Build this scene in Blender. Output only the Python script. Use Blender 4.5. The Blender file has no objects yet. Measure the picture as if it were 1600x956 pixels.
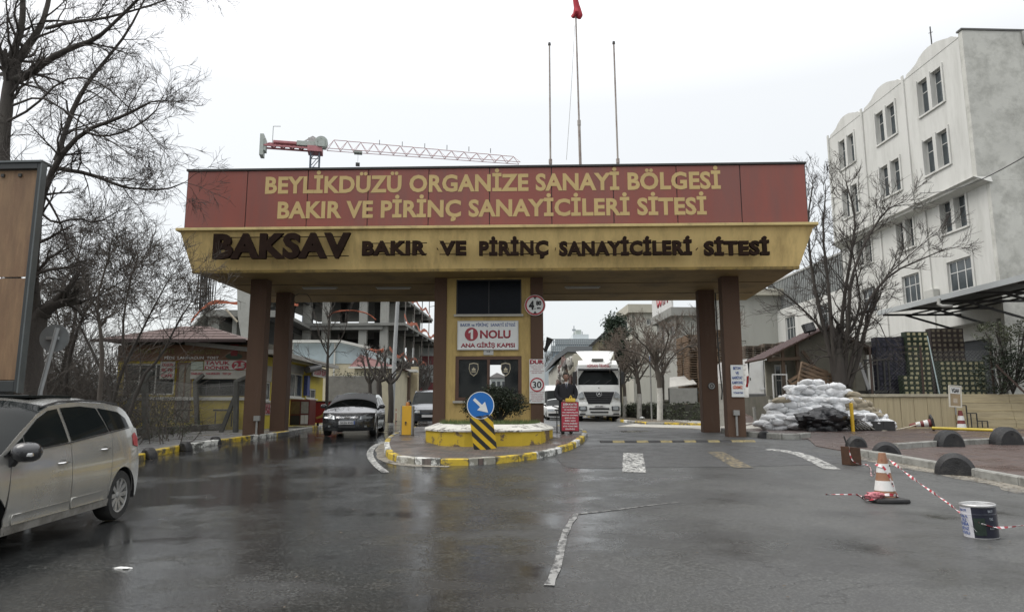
import bpy, bmesh, math, random
from mathutils import Vector, Matrix, noise as mnoise
R=math.radians
sc=bpy.context.scene
# ---------------------------------------------------------------- camera
FPX=1067.;PITCH=math.atan(162/FPX);COSP,SINP=math.cos(PITCH),math.sin(PITCH);CAMH=1.55
cam=bpy.data.objects.new('camera',bpy.data.cameras.new('camera'))
sc.collection.objects.link(cam); sc.camera=cam
cam.location=(0,0,CAMH); cam.rotation_euler=(R(90)+PITCH,0,0)
cam.data.sensor_width=36; cam.data.lens=36*FPX/1600; cam.data.clip_start=.1; cam.data.clip_end=2000
# ---------------------------------------------------------------- sky: overcast, brighter towards the zenith
SUN_EL,SUN_AZ=R(52),R(-70)       # azimuth measured from +Y towards +X
w=bpy.data.worlds.new('World'); sc.world=w; w.use_nodes=True
nt=w.node_tree; nt.nodes.clear()
def N(nt,t,**k):
    n=nt.nodes.new(t)
    for a,b in k.items():
        if a.startswith('i_'): n.inputs[a[2:].replace('_',' ')].default_value=b
        else: setattr(n,a,b)
    return n
sky=N(nt,'ShaderNodeTexSky',sky_type='NISHITA',sun_disc=False); sky.sun_elevation=SUN_EL; sky.sun_rotation=SUN_AZ; sky.dust_density=4
bg1=N(nt,'ShaderNodeBackground'); bg1.inputs[1].default_value=.025
nt.links.new(sky.outputs[0],bg1.inputs[0])
tc=N(nt,'ShaderNodeTexCoord'); sx=N(nt,'ShaderNodeSeparateXYZ'); nt.links.new(tc.outputs['Generated'],sx.inputs[0])
ramp=N(nt,'ShaderNodeValToRGB'); e=ramp.color_ramp.elements
e[0].position=0.0; e[0].color=(.56,.58,.585,1)
e[1].position=1.0; e[1].color=(1.75,1.75,1.75,1)
for p,c in ((.05,(.55,.57,.575,1)),(.30,(.595,.607,.607,1)),(.42,(.62,.63,.63,1)),(.65,(1.1,1.1,1.1,1))):
    q=e.new(p); q.color=c
cn=N(nt,'ShaderNodeTexNoise'); cn.inputs['Scale'].default_value=1.6; cn.inputs['Detail'].default_value=4
nt.links.new(tc.outputs['Generated'],cn.inputs['Vector'])
mr=N(nt,'ShaderNodeMapRange'); mr.inputs['To Min'].default_value=.965; mr.inputs['To Max'].default_value=1.035
nt.links.new(cn.outputs[0],mr.inputs[0])
mulc=N(nt,'ShaderNodeVectorMath',operation='SCALE')
nt.links.new(sx.outputs['Z'],ramp.inputs[0]); nt.links.new(ramp.outputs[0],mulc.inputs[0]); nt.links.new(mr.outputs[0],mulc.inputs['Scale'])
bg2=N(nt,'ShaderNodeBackground'); bg2.inputs[1].default_value=1.2
nt.links.new(mulc.outputs[0],bg2.inputs[0])
addn=N(nt,'ShaderNodeAddShader'); out=N(nt,'ShaderNodeOutputWorld')
nt.links.new(bg1.outputs[0],addn.inputs[0]); nt.links.new(bg2.outputs[0],addn.inputs[1]); nt.links.new(addn.outputs[0],out.inputs[0])
sun=bpy.data.objects.new('sun',bpy.data.lights.new('sun','SUN')); sc.collection.objects.link(sun)
sun.data.energy=1.3; sun.data.angle=R(35); sun.data.color=(1,.97,.93)
sd=Vector((math.sin(SUN_AZ)*math.cos(SUN_EL),math.cos(SUN_AZ)*math.cos(SUN_EL)-.35,math.sin(SUN_EL)))
sun.rotation_euler=sd.to_track_quat('Z','Y').to_euler()
sc.view_settings.view_transform='Standard'; sc.view_settings.look='None'; sc.view_settings.exposure=.22; sc.view_settings.gamma=1
sc.cycles.max_bounces=6; sc.cycles.use_denoising=True
# ---------------------------------------------------------------- photo measurements -> places in the world
PR=[(-50,-.3),(0,0),(8,.08),(11,.13),(15,.34),(20,.66),(24,.77),(40,.88),(80,1.0),(900,1.0)]
def zp(y):
    for (a,b),(c,d) in zip(PR,PR[1:]):
        if y<=c: return b+(d-b)*(y-a)/(c-a)
    return 1.0
def zg(x,y):
    z=(zp(y-1.4)+zp(y-.7)+zp(y)+zp(y+.7)+zp(y+1.4))/5
    S=lambda t:(lambda u:u*u*(3-2*u))(min(1,max(0,t)))
    return z+.012*max(-14,min(0,x))*min(1,max(0,(y-8)/12))+.95*S((x-9.3)/3.2)*S((y-28)/7)
def ray(px,py):
    u=(px-800)/FPX;v=(478-py)/FPX
    return u,COSP-v*SINP,SINP+v*COSP
def at(px,py,Y):
    d=ray(px,py);t=Y/d[1];return Vector((d[0]*t,Y,CAMH+d[2]*t))
def atz(px,py,z):
    d=ray(px,py);t=(z-CAMH)/d[2];return Vector((d[0]*t,d[1]*t,z))
def gnd(px,py,dz=0):
    d=ray(px,py)
    g=lambda t:CAMH+d[2]*t-zg(d[0]*t,d[1]*t)-dz
    t=1.
    while t<500 and g(t)>0: t*=1.02
    lo,hi=t/1.02,t
    for _ in range(30):
        m=(lo+hi)/2
        if g(m)>0: lo=m
        else: hi=m
    return Vector((d[0]*lo,d[1]*lo,CAMH+d[2]*lo))
class Fr:
    def __init__(s,x,y,deg):
        s.o=(x,y);s.deg=deg;a=R(deg);s.r=(math.cos(a),math.sin(a));s.n=(-math.sin(a),math.cos(a))
    def loc(s,p):
        dx,dy=p[0]-s.o[0],p[1]-s.o[1];return Vector((dx*s.r[0]+dy*s.r[1],dx*s.n[0]+dy*s.n[1],p[2]))
    def hy(s,px,py,ly=0):
        d=ray(px,py);dn=d[0]*s.n[0]+d[1]*s.n[1];t=(s.o[0]*s.n[0]+s.o[1]*s.n[1]+ly)/dn
        return s.loc((d[0]*t,d[1]*t,CAMH+d[2]*t))
    def w(s,x,y,z=0): return Vector((s.o[0]+x*s.r[0]+y*s.n[0],s.o[1]+x*s.r[1]+y*s.n[1],z))
# ---------------------------------------------------------------- materials
MATS={}
def lin(c): return tuple((x/12.92 if x<=.04045 else ((x+.055)/1.055)**2.4) for x in c)
def hx(h): return lin(tuple(int(h[i:i+2],16)/255 for i in (0,2,4)))
def M(name,col,rough=.75,var=.15,vs=1.5,bump=0.,bs=40,dirt=0.,dc=(.03,.027,.022),ds=1.2,metal=0.,spec=.5,coat=0.,streak=False,emit=None,stretch=None,alpha=None,rv=0.,dlo=.5,dw=.22):
    if name in MATS: return MATS[name]
    if isinstance(col,str): col=hx(col)
    m=bpy.data.materials.new(name); m.use_nodes=True; nt=m.node_tree; L=nt.links
    b=nt.nodes['Principled BSDF']
    b.inputs['Roughness'].default_value=rough; b.inputs['Metallic'].default_value=metal
    b.inputs['Specular IOR Level'].default_value=spec; b.inputs['Coat Weight'].default_value=coat; b.inputs['Coat Roughness'].default_value=.05
    g=N(nt,'ShaderNodeNewGeometry'); mp=N(nt,'ShaderNodeMapping')
    L.new(g.outputs['Position'],mp.inputs[0])
    mp.inputs['Scale'].default_value=stretch or ((1,1,.18) if streak else (1,1,1))
    n=N(nt,'ShaderNodeTexNoise'); n.inputs['Scale'].default_value=vs; n.inputs['Detail'].default_value=6; n.inputs['Roughness'].default_value=.6
    L.new(mp.outputs[0],n.inputs['Vector'])
    mx=N(nt,'ShaderNodeMix',data_type='RGBA'); mx.inputs['A'].default_value=(*[c*(1-var*1.6) for c in col],1); mx.inputs['B'].default_value=(*[min(1,c*(1+var*1.6)) for c in col],1)
    L.new(n.outputs[0],mx.inputs['Factor']); last=mx.outputs['Result']
    if dirt>0:
        n2=N(nt,'ShaderNodeTexNoise'); n2.inputs['Scale'].default_value=ds; n2.inputs['Detail'].default_value=9; n2.inputs['Roughness'].default_value=.72
        L.new(mp.outputs[0],n2.inputs['Vector'])
        r=N(nt,'ShaderNodeMapRange'); r.inputs['From Min'].default_value=dlo; r.inputs['From Max'].default_value=dlo+dw; r.inputs['To Max'].default_value=dirt
        L.new(n2.outputs[0],r.inputs[0])
        m2=N(nt,'ShaderNodeMix',data_type='RGBA'); m2.inputs['B'].default_value=(*dc,1)
        L.new(r.outputs[0],m2.inputs['Factor']); L.new(last,m2.inputs['A']); last=m2.outputs['Result']
    L.new(last,b.inputs['Base Color'])
    if rv>0:
        r=N(nt,'ShaderNodeMapRange'); r.inputs['From Min'].default_value=.3; r.inputs['From Max'].default_value=.7; r.inputs['To Min'].default_value=max(0,rough-rv); r.inputs['To Max'].default_value=min(1,rough+rv)
        L.new(n.outputs[0],r.inputs[0]); L.new(r.outputs[0],b.inputs['Roughness'])
    if bump>0:
        n3=N(nt,'ShaderNodeTexNoise'); n3.inputs['Scale'].default_value=bs; n3.inputs['Detail'].default_value=5
        L.new(g.outputs['Position'],n3.inputs['Vector'])
        bp=N(nt,'ShaderNodeBump'); bp.inputs['Strength'].default_value=bump; bp.inputs['Distance'].default_value=.02
        L.new(n3.outputs[0],bp.inputs['Height']); L.new(bp.outputs[0],b.inputs['Normal'])
    if emit: b.inputs['Emission Color'].default_value=(*emit,1); b.inputs['Emission Strength'].default_value=1
    MATS[name]=m; return m
def glass(name,col=(.02,.025,.028),rough=.06,var=.3): return M(name,col,rough,var,.8,spec=.8)
# ---------------------------------------------------------------- mesh builder
def sharp_rim(me):
    cnt={}
    for p in me.polygons:
        for k in p.edge_keys: cnt[k]=cnt.get(k,0)+1
    for e in me.edges:
        if cnt.get(tuple(sorted(e.vertices)),0)==1: e.use_edge_sharp=True
class MB:
    def __init__(s): s.v=[];s.f=[];s.m=[]
    def quadi(s,*i,m=0): s.f.append(tuple(i)); s.m.append(m)
    def poly(s,pts,m=0):
        b=len(s.v); s.v+= [tuple(p) for p in pts]; s.f.append(tuple(range(b,b+len(pts)))); s.m.append(m); return s
    def box(s,x0,x1,y0,y1,z0,z1,m=0,T=None):
        b=len(s.v); P=[(x,y,z) for z in (z0,z1) for y in (y0,y1) for x in (x0,x1)]
        if T: P=[tuple(T@Vector(p)) for p in P]
        s.v+=P
        for f in ((0,2,3,1),(4,5,7,6),(0,1,5,4),(2,6,7,3),(0,4,6,2),(1,3,7,5)): s.f.append(tuple(b+i for i in f)); s.m.append(m)
        return s
    def hexa(s,P,m=0):      # 4 bottom (ccw from above) + 4 top
        b=len(s.v); s.v+=[tuple(p) for p in P]
        for f in ((3,2,1,0),(4,5,6,7),(0,1,5,4),(1,2,6,5),(2,3,7,6),(3,0,4,7)): s.f.append(tuple(b+i for i in f)); s.m.append(m)
        return s
    def bar(s,p,q,w,h=None,m=0,up=(0,0,1)):   # rectangular bar between two points
        p,q=Vector(p),Vector(q);h=h or w; d=(q-p).normalized(); u=Vector(up)
        if abs(d.dot(u))>.95: u=Vector((0,1,0))
        a=d.cross(u).normalized()*w/2; c=a.cross(d).normalized()*h/2
        return s.hexa([p-a-c,p+a-c,q+a-c,q-a-c,p-a+c,p+a+c,q+a+c,q-a+c],m)
    def tube(s,pts,rad,n=8,m=0,cap=True,flat=1.):
        pts=[Vector(p) for p in pts]
        if not hasattr(rad,'__len__'): rad=[rad]*len(pts)
        if len(rad)!=len(pts): L_=len(rad)-1; rad=[rad[int(i*L_/(len(pts)-1))] for i in range(len(pts))]
        b=len(s.v); prev=None
        for i,p in enumerate(pts):
            d=(pts[min(i+1,len(pts)-1)]-pts[max(i-1,0)])
            d=d.normalized() if d.length>1e-9 else Vector((0,0,1))
            if prev is None:
                u=Vector((0,0,1)) if abs(d.z)<.9 else Vector((1,0,0)); a=d.cross(u).normalized()
            else:
                a=(prev-d*prev.dot(d)); a=a.normalized() if a.length>1e-6 else d.orthogonal().normalized()
            prev=a; c=d.cross(a)
            for k in range(n):
                t=2*math.pi*k/n; s.v.append(tuple(p+(a*math.cos(t)+c*math.sin(t)*flat)*rad[i]))
        for i in range(len(pts)-1):
            for k in range(n):
                k2=(k+1)%n; s.f.append((b+i*n+k,b+i*n+k2,b+(i+1)*n+k2,b+(i+1)*n+k)); s.m.append(m)
        if cap:
            s.f.append(tuple(b+k for k in range(n))[::-1]); s.m.append(m)
            e=b+(len(pts)-1)*n; s.f.append(tuple(e+k for k in range(n))); s.m.append(m)
        return s
    def lathe(s,prof,n=24,T=None,m=0,a0=0,a1=2*math.pi,mf=None):  # prof: (r,z) about local z
        b=len(s.v); full=abs(a1-a0-2*math.pi)<1e-6; K=n if full else n+1
        for r,z in prof:
            for k in range(K):
                t=a0+(a1-a0)*k/n; p=Vector((r*math.cos(t),r*math.sin(t),z)); s.v.append(tuple(T@p if T else p))
        for i in range(len(prof)-1):
            for k in range(n):
                k2=(k+1)%K; s.f.append((b+i*K+k,b+i*K+k2,b+(i+1)*K+k2,b+(i+1)*K+k)); s.m.append(mf[i] if mf else m)
        return s
    def prism(s,poly,y0,y1,m=0):   # polygon in x,z extruded along y
        b=len(s.v); n=len(poly); s.v+=[(x,y0,z) for x,z in poly]+[(x,y1,z) for x,z in poly]
        s.f.append(tuple(range(b,b+n))); s.f.append(tuple(range(b+2*n-1,b+n-1,-1))); s.m+=[m,m]
        for i in range(n):
            j=(i+1)%n; s.f.append((b+j,b+i,b+n+i,b+n+j)); s.m.append(m)
        return s
    def grid(s,fn,nu,nv,m=0):
        b=len(s.v)
        for j in range(nv+1):
            for i in range(nu+1): s.v.append(tuple(fn(i/nu,j/nv)))
        for j in range(nv):
            for i in range(nu):
                a=b+j*(nu+1)+i; s.f.append((a,a+1,a+nu+2,a+nu+1)); s.m.append(m)
        return s
    def wall(s,x0,x1,z0,z1,yf,yb,holes,m=0,mr=None):
        mr=m if mr is None else mr
        xs=sorted({x0,x1,*[h[0] for h in holes],*[h[1] for h in holes]}); zs=sorted({z0,z1,*[h[2] for h in holes],*[h[3] for h in holes]})
        xs=[x for x in xs if x0<=x<=x1]; zs=[z for z in zs if z0<=z<=z1]
        for a,b in zip(xs,xs[1:]):
            for c,d in zip(zs,zs[1:]):
                mx,mz=(a+b)/2,(c+d)/2
                if any(h[0]<mx<h[1] and h[2]<mz<h[3] for h in holes): continue
                s.poly([(a,yf,c),(b,yf,c),(b,yf,d),(a,yf,d)],m); s.poly([(b,yb,c),(a,yb,c),(a,yb,d),(b,yb,d)],m)
        for a,b,c,d in holes:
            s.poly([(a,yf,c),(a,yf,d),(a,yb,d),(a,yb,c)],mr); s.poly([(b,yf,c),(b,yb,c),(b,yb,d),(b,yf,d)],mr)
            s.poly([(a,yf,c),(a,yb,c),(b,yb,c),(b,yf,c)],mr); s.poly([(a,yf,d),(b,yf,d),(b,yb,d),(a,yb,d)],mr)
        a,b,c,d=x0,x1,z0,z1
        s.poly([(a,yf,c),(a,yb,c),(a,yb,d),(a,yf,d)],m); s.poly([(b,yf,c),(b,yf,d),(b,yb,d),(b,yb,c)],m)
        s.poly([(a,yf,d),(a,yb,d),(b,yb,d),(b,yf,d)],m); s.poly([(a,yf,c),(b,yf,c),(b,yb,c),(a,yb,c)],m)
        return s
    def mesh(s,name,mats,smooth=None):
        me=bpy.data.meshes.new(name); me.from_pydata(s.v,[],s.f)
        if not isinstance(mats,(list,tuple)): mats=[mats]
        for m in mats: me.materials.append(m)
        if len(mats)>1: me.polygons.foreach_set('material_index',s.m)
        if smooth:
            me.polygons.foreach_set('use_smooth',[True]*len(s.f)); me.set_sharp_from_angle(angle=R(smooth))
        me.update(); return me
    def build(s,name,mats,parent=None,smooth=None,bevel=0,loc=None,rz=None,rot=None,weld=False):
        me=s.mesh(name,mats,smooth)
        if weld:
            bm=bmesh.new(); bm.from_mesh(me); bmesh.ops.remove_doubles(bm,verts=bm.verts,dist=1e-4); bmesh.ops.recalc_face_normals(bm,faces=bm.faces); bm.to_mesh(me); bm.free()
        return put(name,me,parent,bevel,loc,rz,rot)
def put(name,me,parent=None,bevel=0,loc=None,rz=None,rot=None):
    o=bpy.data.objects.new(name,me); sc.collection.objects.link(o)
    if parent: o.parent=parent
    if loc is not None: o.location=loc
    if rz is not None: o.rotation_euler=(0,0,rz)
    if rot is not None: o.rotation_euler=rot
    if bevel:
        b=o.modifiers.new('bevel','BEVEL'); b.width=bevel; b.segments=2; b.limit_method='ANGLE'; b.angle_limit=R(40); b.harden_normals=False
    return o
def tag(o,label,cat=None,group=None,kind=None):
    if label: o['label']=label
    if cat: o['category']=cat
    if group: o['group']=group
    if kind: o['kind']=kind
    return o
def thing(name,label,cat,loc=(0,0,0),rz=0,group=None):
    o=bpy.data.objects.new(name,None); sc.collection.objects.link(o); o.location=loc; o.rotation_euler=(0,0,rz); o.empty_display_size=.1
    return tag(o,label,cat,group)
def struct(o): o['kind']='structure'; return o
def stuff(o): o['kind']='stuff'; return o
KIDS={}
def dup(o,loc=None,rz=None,parent=None,label=None,scale=None):
    c=o.copy(); sc.collection.objects.link(c)
    if parent is not None: c.parent=parent
    if loc is not None: c.location=loc
    if rz is not None: c.rotation_euler=(0,0,rz)
    if scale is not None: c.scale=scale
    if label: c['label']=label
    for ch in [k for k in sc.collection.objects if k.parent is o]: dup(ch,parent=c)
    return c
def textmesh(s,w,h,ext=.003,bold=.0,space=1.,shear=0):
    cu=bpy.data.curves.new('t','FONT'); cu.body=s; cu.size=1; cu.extrude=0; cu.offset=bold; cu.space_character=space; cu.shear=shear; cu.align_x='LEFT'; cu.resolution_u=3; cu.fill_mode='FRONT'
    o=bpy.data.objects.new('t',cu); sc.collection.objects.link(o)
    dg=bpy.context.evaluated_depsgraph_get(); me=bpy.data.meshes.new_from_object(o.evaluated_get(dg)); bpy.data.objects.remove(o)
    xs=[v.co.x for v in me.vertices]; x0,x1=min(xs),max(xs); ch=.70
    bm=bmesh.new(); bm.from_mesh(me); bmesh.ops.remove_doubles(bm,verts=bm.verts,dist=1e-5)
    for v in bm.verts:
        x=(v.co.x-(x0+x1)/2)/(x1-x0)*w; z=(v.co.y/ch-.5)*h; v.co=(x,0,z)
    if ext>0:
        r=bmesh.ops.extrude_face_region(bm,geom=bm.faces[:]); vs=[g for g in r['geom'] if isinstance(g,bmesh.types.BMVert)]
        for v in vs: v.co.y-=ext
    bmesh.ops.recalc_face_normals(bm,faces=bm.faces); bm.to_mesh(me); bm.free(); me.materials.clear(); return me
def text(name,s,parent,x,y,z,w,h,mat,ext=.004,bold=.02,rz=0,space=1.,split=False,rot=None):
    me=textmesh(s,w,h,ext,bold,space); me.materials.append(mat)
    if not split:
        return put(name,me,parent,loc=(x,y,z),rot=rot or (0,0,rz))
    bm=bmesh.new(); bm.from_mesh(me); bm.verts.ensure_lookup_table(); seen=set(); comps=[]
    for v in bm.verts:
        if v.index in seen: continue
        st=[v]; seen.add(v.index); c=[]
        while st:
            a=st.pop(); c.append(a)
            for e in a.link_edges:
                b=e.other_vert(a)
                if b.index not in seen: seen.add(b.index); st.append(b)
        comps.append(c)
    iv=[]
    for c in comps: xs=[v.co.x for v in c]; iv.append([min(xs),max(xs),c])
    iv.sort(key=lambda t:t[0]-t[1]); gr=[]
    for a,b,c in iv:
        for g in gr:
            if (min(b,g[1])-max(a,g[0]))>.5*(b-a): g[2]+=c; break
        else: gr.append([a,b,list(c)])
    gr.sort(key=lambda g:g[0]); res=[]
    for a,b,c in gr:
        idx={v.index:i for i,v in enumerate(c)}; cx=(a+b)/2
        fs=[tuple(idx[v.index] for v in f.verts) for f in bm.faces if f.verts[0].index in idx]
        m2=bpy.data.meshes.new(name); m2.from_pydata([(v.co.x-cx,v.co.y,v.co.z) for v in c],[],fs); m2.materials.append(mat); m2.update()
        res.append(put(name,m2,parent,loc=(x+cx*math.cos(rz),y+cx*math.sin(rz),z),rz=rz))
    bm.free(); bpy.data.meshes.remove(me); return res
def window(parent,x0,x1,z0,z1,y,cols,rows,fm,gm,t=.06,d=.07,name='window',sill=None,split=None):
    """window frame with bars at the given fractions, its panes as children"""
    xs=[x0+t*.0+(x1-x0)*c for c in cols]; zs=[z0+(z1-z0)*c for c in rows]
    mb=MB(); mb.box(x0,x0+t,y,y+d,z0,z1).box(x1-t,x1,y,y+d,z0,z1).box(x0+t,x1-t,y,y+d,z0,z0+t).box(x0+t,x1-t,y,y+d,z1-t,z1)
    for x in xs[1:-1]: mb.box(x-t*.4,x+t*.4,y+.003,y+d-.003,z0+t,z1-t)
    for z in zs[1:-1]: mb.box(x0+t,x1-t,y+.008,y+d-.008,z-t*.35,z+t*.35)
    f=mb.build(name,fm,parent)
    for a,b in zip(xs,xs[1:]):
        for c,e in zip(zs,zs[1:]):
            MB().box(a+t*.3,b-t*.3,y+d*.45,y+d*.6,c+t*.3,e-t*.3).build('pane',gm,f)
    if sill: MB().box(x0-.06,x1+.06,y-.12,y+.05,z0-.07,z0).build('sill',sill,f)
    return f
random.seed(7)
ONES='first second third fourth fifth sixth seventh eighth ninth tenth eleventh twelfth thirteenth fourteenth fifteenth sixteenth seventeenth eighteenth nineteenth'.split(); TENS={2:'twenty',3:'thirty',4:'forty'}; TEN0={2:'twentieth',3:'thirtieth',4:'fortieth'}
def nth(i):
    i+=1
    return ONES[i-1] if i<20 else (TEN0[i//10] if i%10==0 else TENS[i//10]+' '+ONES[i%10-1])
# ================================================================ GROUND, ROAD, PAVEMENTS
def asphalt():
    m=bpy.data.materials.new('asphalt'); m.use_nodes=True; nt=m.node_tree; L=nt.links; b=nt.nodes['Principled BSDF']
    g=N(nt,'ShaderNodeNewGeometry')
    def noise(scale,detail=6,rough=.6,st=None,off=(0,0,0)):
        mp=N(nt,'ShaderNodeMapping'); mp.inputs['Scale'].default_value=st or (1,1,1); mp.inputs['Location'].default_value=off; L.new(g.outputs['Position'],mp.inputs[0])
        n=N(nt,'ShaderNodeTexNoise'); n.inputs['Scale'].default_value=scale; n.inputs['Detail'].default_value=detail; n.inputs['Roughness'].default_value=rough; L.new(mp.outputs[0],n.inputs['Vector']); return n.outputs[0]
    def mrange(i,a,c,x=0.,y=1.,smooth=True):
        r=N(nt,'ShaderNodeMapRange'); r.interpolation_type='SMOOTHSTEP' if smooth else 'LINEAR'
        r.inputs['From Min'].default_value=a; r.inputs['From Max'].default_value=c; r.inputs['To Min'].default_value=x; r.inputs['To Max'].default_value=y; L.new(i,r.inputs[0]); return r.outputs[0]
    def mth(op,a,c):
        n=N(nt,'ShaderNodeMath',operation=op)
        for i,v in enumerate((a,c)):
            if hasattr(v,'links'): L.new(v,n.inputs[i])
            else: n.inputs[i].default_value=v
        return n.outputs[0]
    def mix(f,a,c):
        n=N(nt,'ShaderNodeMix',data_type='RGBA')
        for k,v in (('Factor',f),('A',a),('B',c)):
            if hasattr(v,'links'): L.new(v,n.inputs[k])
            elif k=='Factor': n.inputs[k].default_value=v
            else: n.inputs[k].default_value=(*v,1)
        return n.outputs['Result']
    sp=N(nt,'ShaderNodeSeparateXYZ'); L.new(g.outputs['Position'],sp.inputs[0])
    big=noise(.22,4,.5); med=noise(1.1,7,.65,(1,1,1)); fine=noise(55,3,.7); 
    strk=noise(.42,5,.6,(1,1.15,1),(4,2,0))
    vor=N(nt,'ShaderNodeTexVoronoi'); vor.inputs['Scale'].default_value=70; L.new(g.outputs['Position'],vor.inputs['Vector'])
    # base tone: aggregate specks over dark binder
    chip=mrange(noise(34,3,.75),.48,.62)
    col=mix(chip,(.021,.0228,.0225),(.112,.116,.109))
    vor2=N(nt,'ShaderNodeTexVoronoi'); vor2.inputs['Scale'].default_value=24; L.new(g.outputs['Position'],vor2.inputs['Vector'])
    rare=mrange(vor.outputs['Distance'],.0,.2,1,0); sel=mrange(noise(9,2),.52,.60); rare2=mrange(vor2.outputs['Distance'],.08,.16,1,0); sel2=mrange(noise(14,2,.5,None,(3,3,3)),.50,.62)
    col=mix(mth('MULTIPLY',mth('MULTIPLY',rare,sel),.75),col,(.34,.33,.31))
    col=mix(mth('MULTIPLY',mrange(med,.35,.7),.45),col,(.022,.023,.024))
    # drier, greyer dusty surface on the east side
    col=mix(mth('MULTIPLY',mth('MULTIPLY',rare2,sel2),.8),col,(.30,.295,.28)); coarse=noise(17,4,.75); col=mix(mth('MULTIPLY',mrange(coarse,.45,.62),.45),col,(.02,.02,.021))
    dry=mrange(mth('ADD',sp.outputs['X'],mth('MULTIPLY',big,6.)),1.5,8.5,0,1)
    col=mix(mth('MULTIPLY',dry,.38),col,(.125,.125,.12))
    # sandy grit near the kerbs of the east side
    # cracks
    vc=N(nt,'ShaderNodeTexVoronoi',feature='DISTANCE_TO_EDGE'); vc.inputs['Scale'].default_value=.42
    mpc=N(nt,'ShaderNodeMapping'); L.new(g.outputs['Position'],mpc.inputs[0])
    wob=N(nt,'ShaderNodeTexNoise'); wob.inputs['Scale'].default_value=2.2; wob.inputs['Detail'].default_value=5; L.new(g.outputs['Position'],wob.inputs['Vector'])
    wa=N(nt,'ShaderNodeVectorMath',operation='MULTIPLY_ADD'); wa.inputs[1].default_value=(.9,.9,0); L.new(wob.outputs['Color'],wa.inputs[0]); L.new(mpc.outputs[0],wa.inputs[2]); L.new(wa.outputs[0],vc.inputs['Vector'])
    crack=mth('MULTIPLY',mrange(vc.outputs['Distance'],.0,.006,1,0),mrange(noise(.5,2,.5,None,(9,3,0)),.46,.56))
    col=mix(mth('MULTIPLY',crack,.45),col,(.012,.012,.012))
    # wetness: standing water in shallow places, mostly on the west side
    west=mrange(sp.outputs['X'],-8.,6.,.075,-.055,False)
    wet=mrange(mth('ADD',mth('ADD',mth('MULTIPLY',strk,.75),mth('MULTIPLY',big,.25)),west),.535,.63)
    damp=mrange(mth('ADD',mth('ADD',strk,west),mth('MULTIPLY',med,.35)),.56,.74)
    col=mix(mth('MULTIPLY',damp,.35),col,(.022,.022,.023)); col=mix(mth('MULTIPLY',wet,.7),col,(.018,.018,.018))
    L.new(col,b.inputs['Base Color'])
    rg=mth('ADD',mrange(med,.35,.65,.24,.48),mth('MULTIPLY',dry,.20)); rg=mth('SUBTRACT',rg,mth('MULTIPLY',damp,.14)); rg=mth('SUBTRACT',rg,mrange(sp.outputs['X'],-6.,3.,.17,0.))
    n=N(nt,'ShaderNodeMix',data_type='FLOAT'); L.new(wet,n.inputs['Factor']); L.new(rg,n.inputs['A']); n.inputs['B'].default_value=.12
    L.new(n.outputs['Result'],b.inputs['Roughness'])
    hgt=mth('ADD',mth('MULTIPLY',fine,.6),mth('MULTIPLY',med,.9)); hgt=mth('SUBTRACT',hgt,mth('MULTIPLY',crack,.5))
    bp=N(nt,'ShaderNodeBump'); bp.inputs['Distance'].default_value=.012
    L.new(mth('MULTIPLY',mrange(wet,0,1,.8,.04),mrange(mth('ADD',damp,mrange(sp.outputs['X'],-6.,2.,.45,0.)),0,1,1.,.22)),bp.inputs['Strength']); L.new(hgt,bp.inputs['Height']); L.new(bp.outputs[0],b.inputs['Normal'])
    b.inputs['Specular IOR Level'].default_value=.5
    MATS['asphalt']=m; return m
asphalt()
def axis(lo,hi,fine0,fine1,st):
    a=[fine0+i*st for i in range(int((fine1-fine0)/st)+1)]; x=a[0]; s=st; L=[]
    while x>lo: s*=1.35; x-=s; L.append(x)
    x=a[-1]; s=st; Rr=[]
    while x<hi: s*=1.35; x+=s; Rr.append(x)
    return L[::-1]+a+Rr
mb=MB(); X=axis(-400,400,-18,30,1.); Y=axis(-60,900,-2,44,.7)
mb.v=[(x,y,zg(x,y)) for y in Y for x in X]; n=len(X)
for j in range(len(Y)-1):
    for i in range(n-1): mb.quadi(j*n+i,j*n+i+1,(j+1)*n+i+1,(j+1)*n+i)
struct(mb.build('ground',MATS['asphalt'],smooth=80))
def slab(name,poly,dz,mat,parent=None,thick=0.2,cell=.8,kind=True,flat=None):
    bm=bmesh.new(); f=bm.faces.new([bm.verts.new((p[0],p[1],0)) for p in poly])
    if f.calc_area()>0: f.normal_update()
    if f.normal.z<0: f.normal_flip()
    xs=[p[0] for p in poly]; ys=[p[1] for p in poly]
    for a,b,ax in ((min(xs),max(xs),0),(min(ys),max(ys),1)):
        c=a+cell
        while c<b:
            no=[0,0,0]; no[ax]=1; co=[0,0,0]; co[ax]=c
            bmesh.ops.bisect_plane(bm,geom=bm.verts[:]+bm.edges[:]+bm.faces[:],plane_co=co,plane_no=no); c+=cell
    if thick:
        r=bmesh.ops.extrude_face_region(bm,geom=bm.faces[:]); up=[g for g in r['geom'] if isinstance(g,bmesh.types.BMVert)]; ups=set(up)
    else: ups=set(bm.verts)
    for v in bm.verts:
        z=(flat if flat is not None else zg(v.co.x,v.co.y)); v.co.z=z+(dz if v in ups else dz-thick)
    bmesh.ops.recalc_face_normals(bm,faces=bm.faces)
    if not thick:
        for f in bm.faces:
            f.normal_update()
            if f.normal.z<0: f.normal_flip()
    me=bpy.data.meshes.new(name); bm.to_mesh(me); bm.free(); me.materials.append(mat)
    o=put(name,me,parent)
    if kind: struct(o)
    return o
def resample(pts,step,closed=False):
    pts=[Vector((p[0],p[1],0)) for p in pts]
    if closed: pts=pts+[pts[0]]
    out=[pts[0]]; need=step
    for a,b in zip(pts,pts[1:]):
        d=(b-a).length; pos=0
        while d-pos>=need: pos+=need; out.append(a.lerp(b,pos/d)); need=step
        need-=d-pos
    if (out[-1]-pts[-1]).length>step*.35: out.append(pts[-1])
    return out
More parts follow.
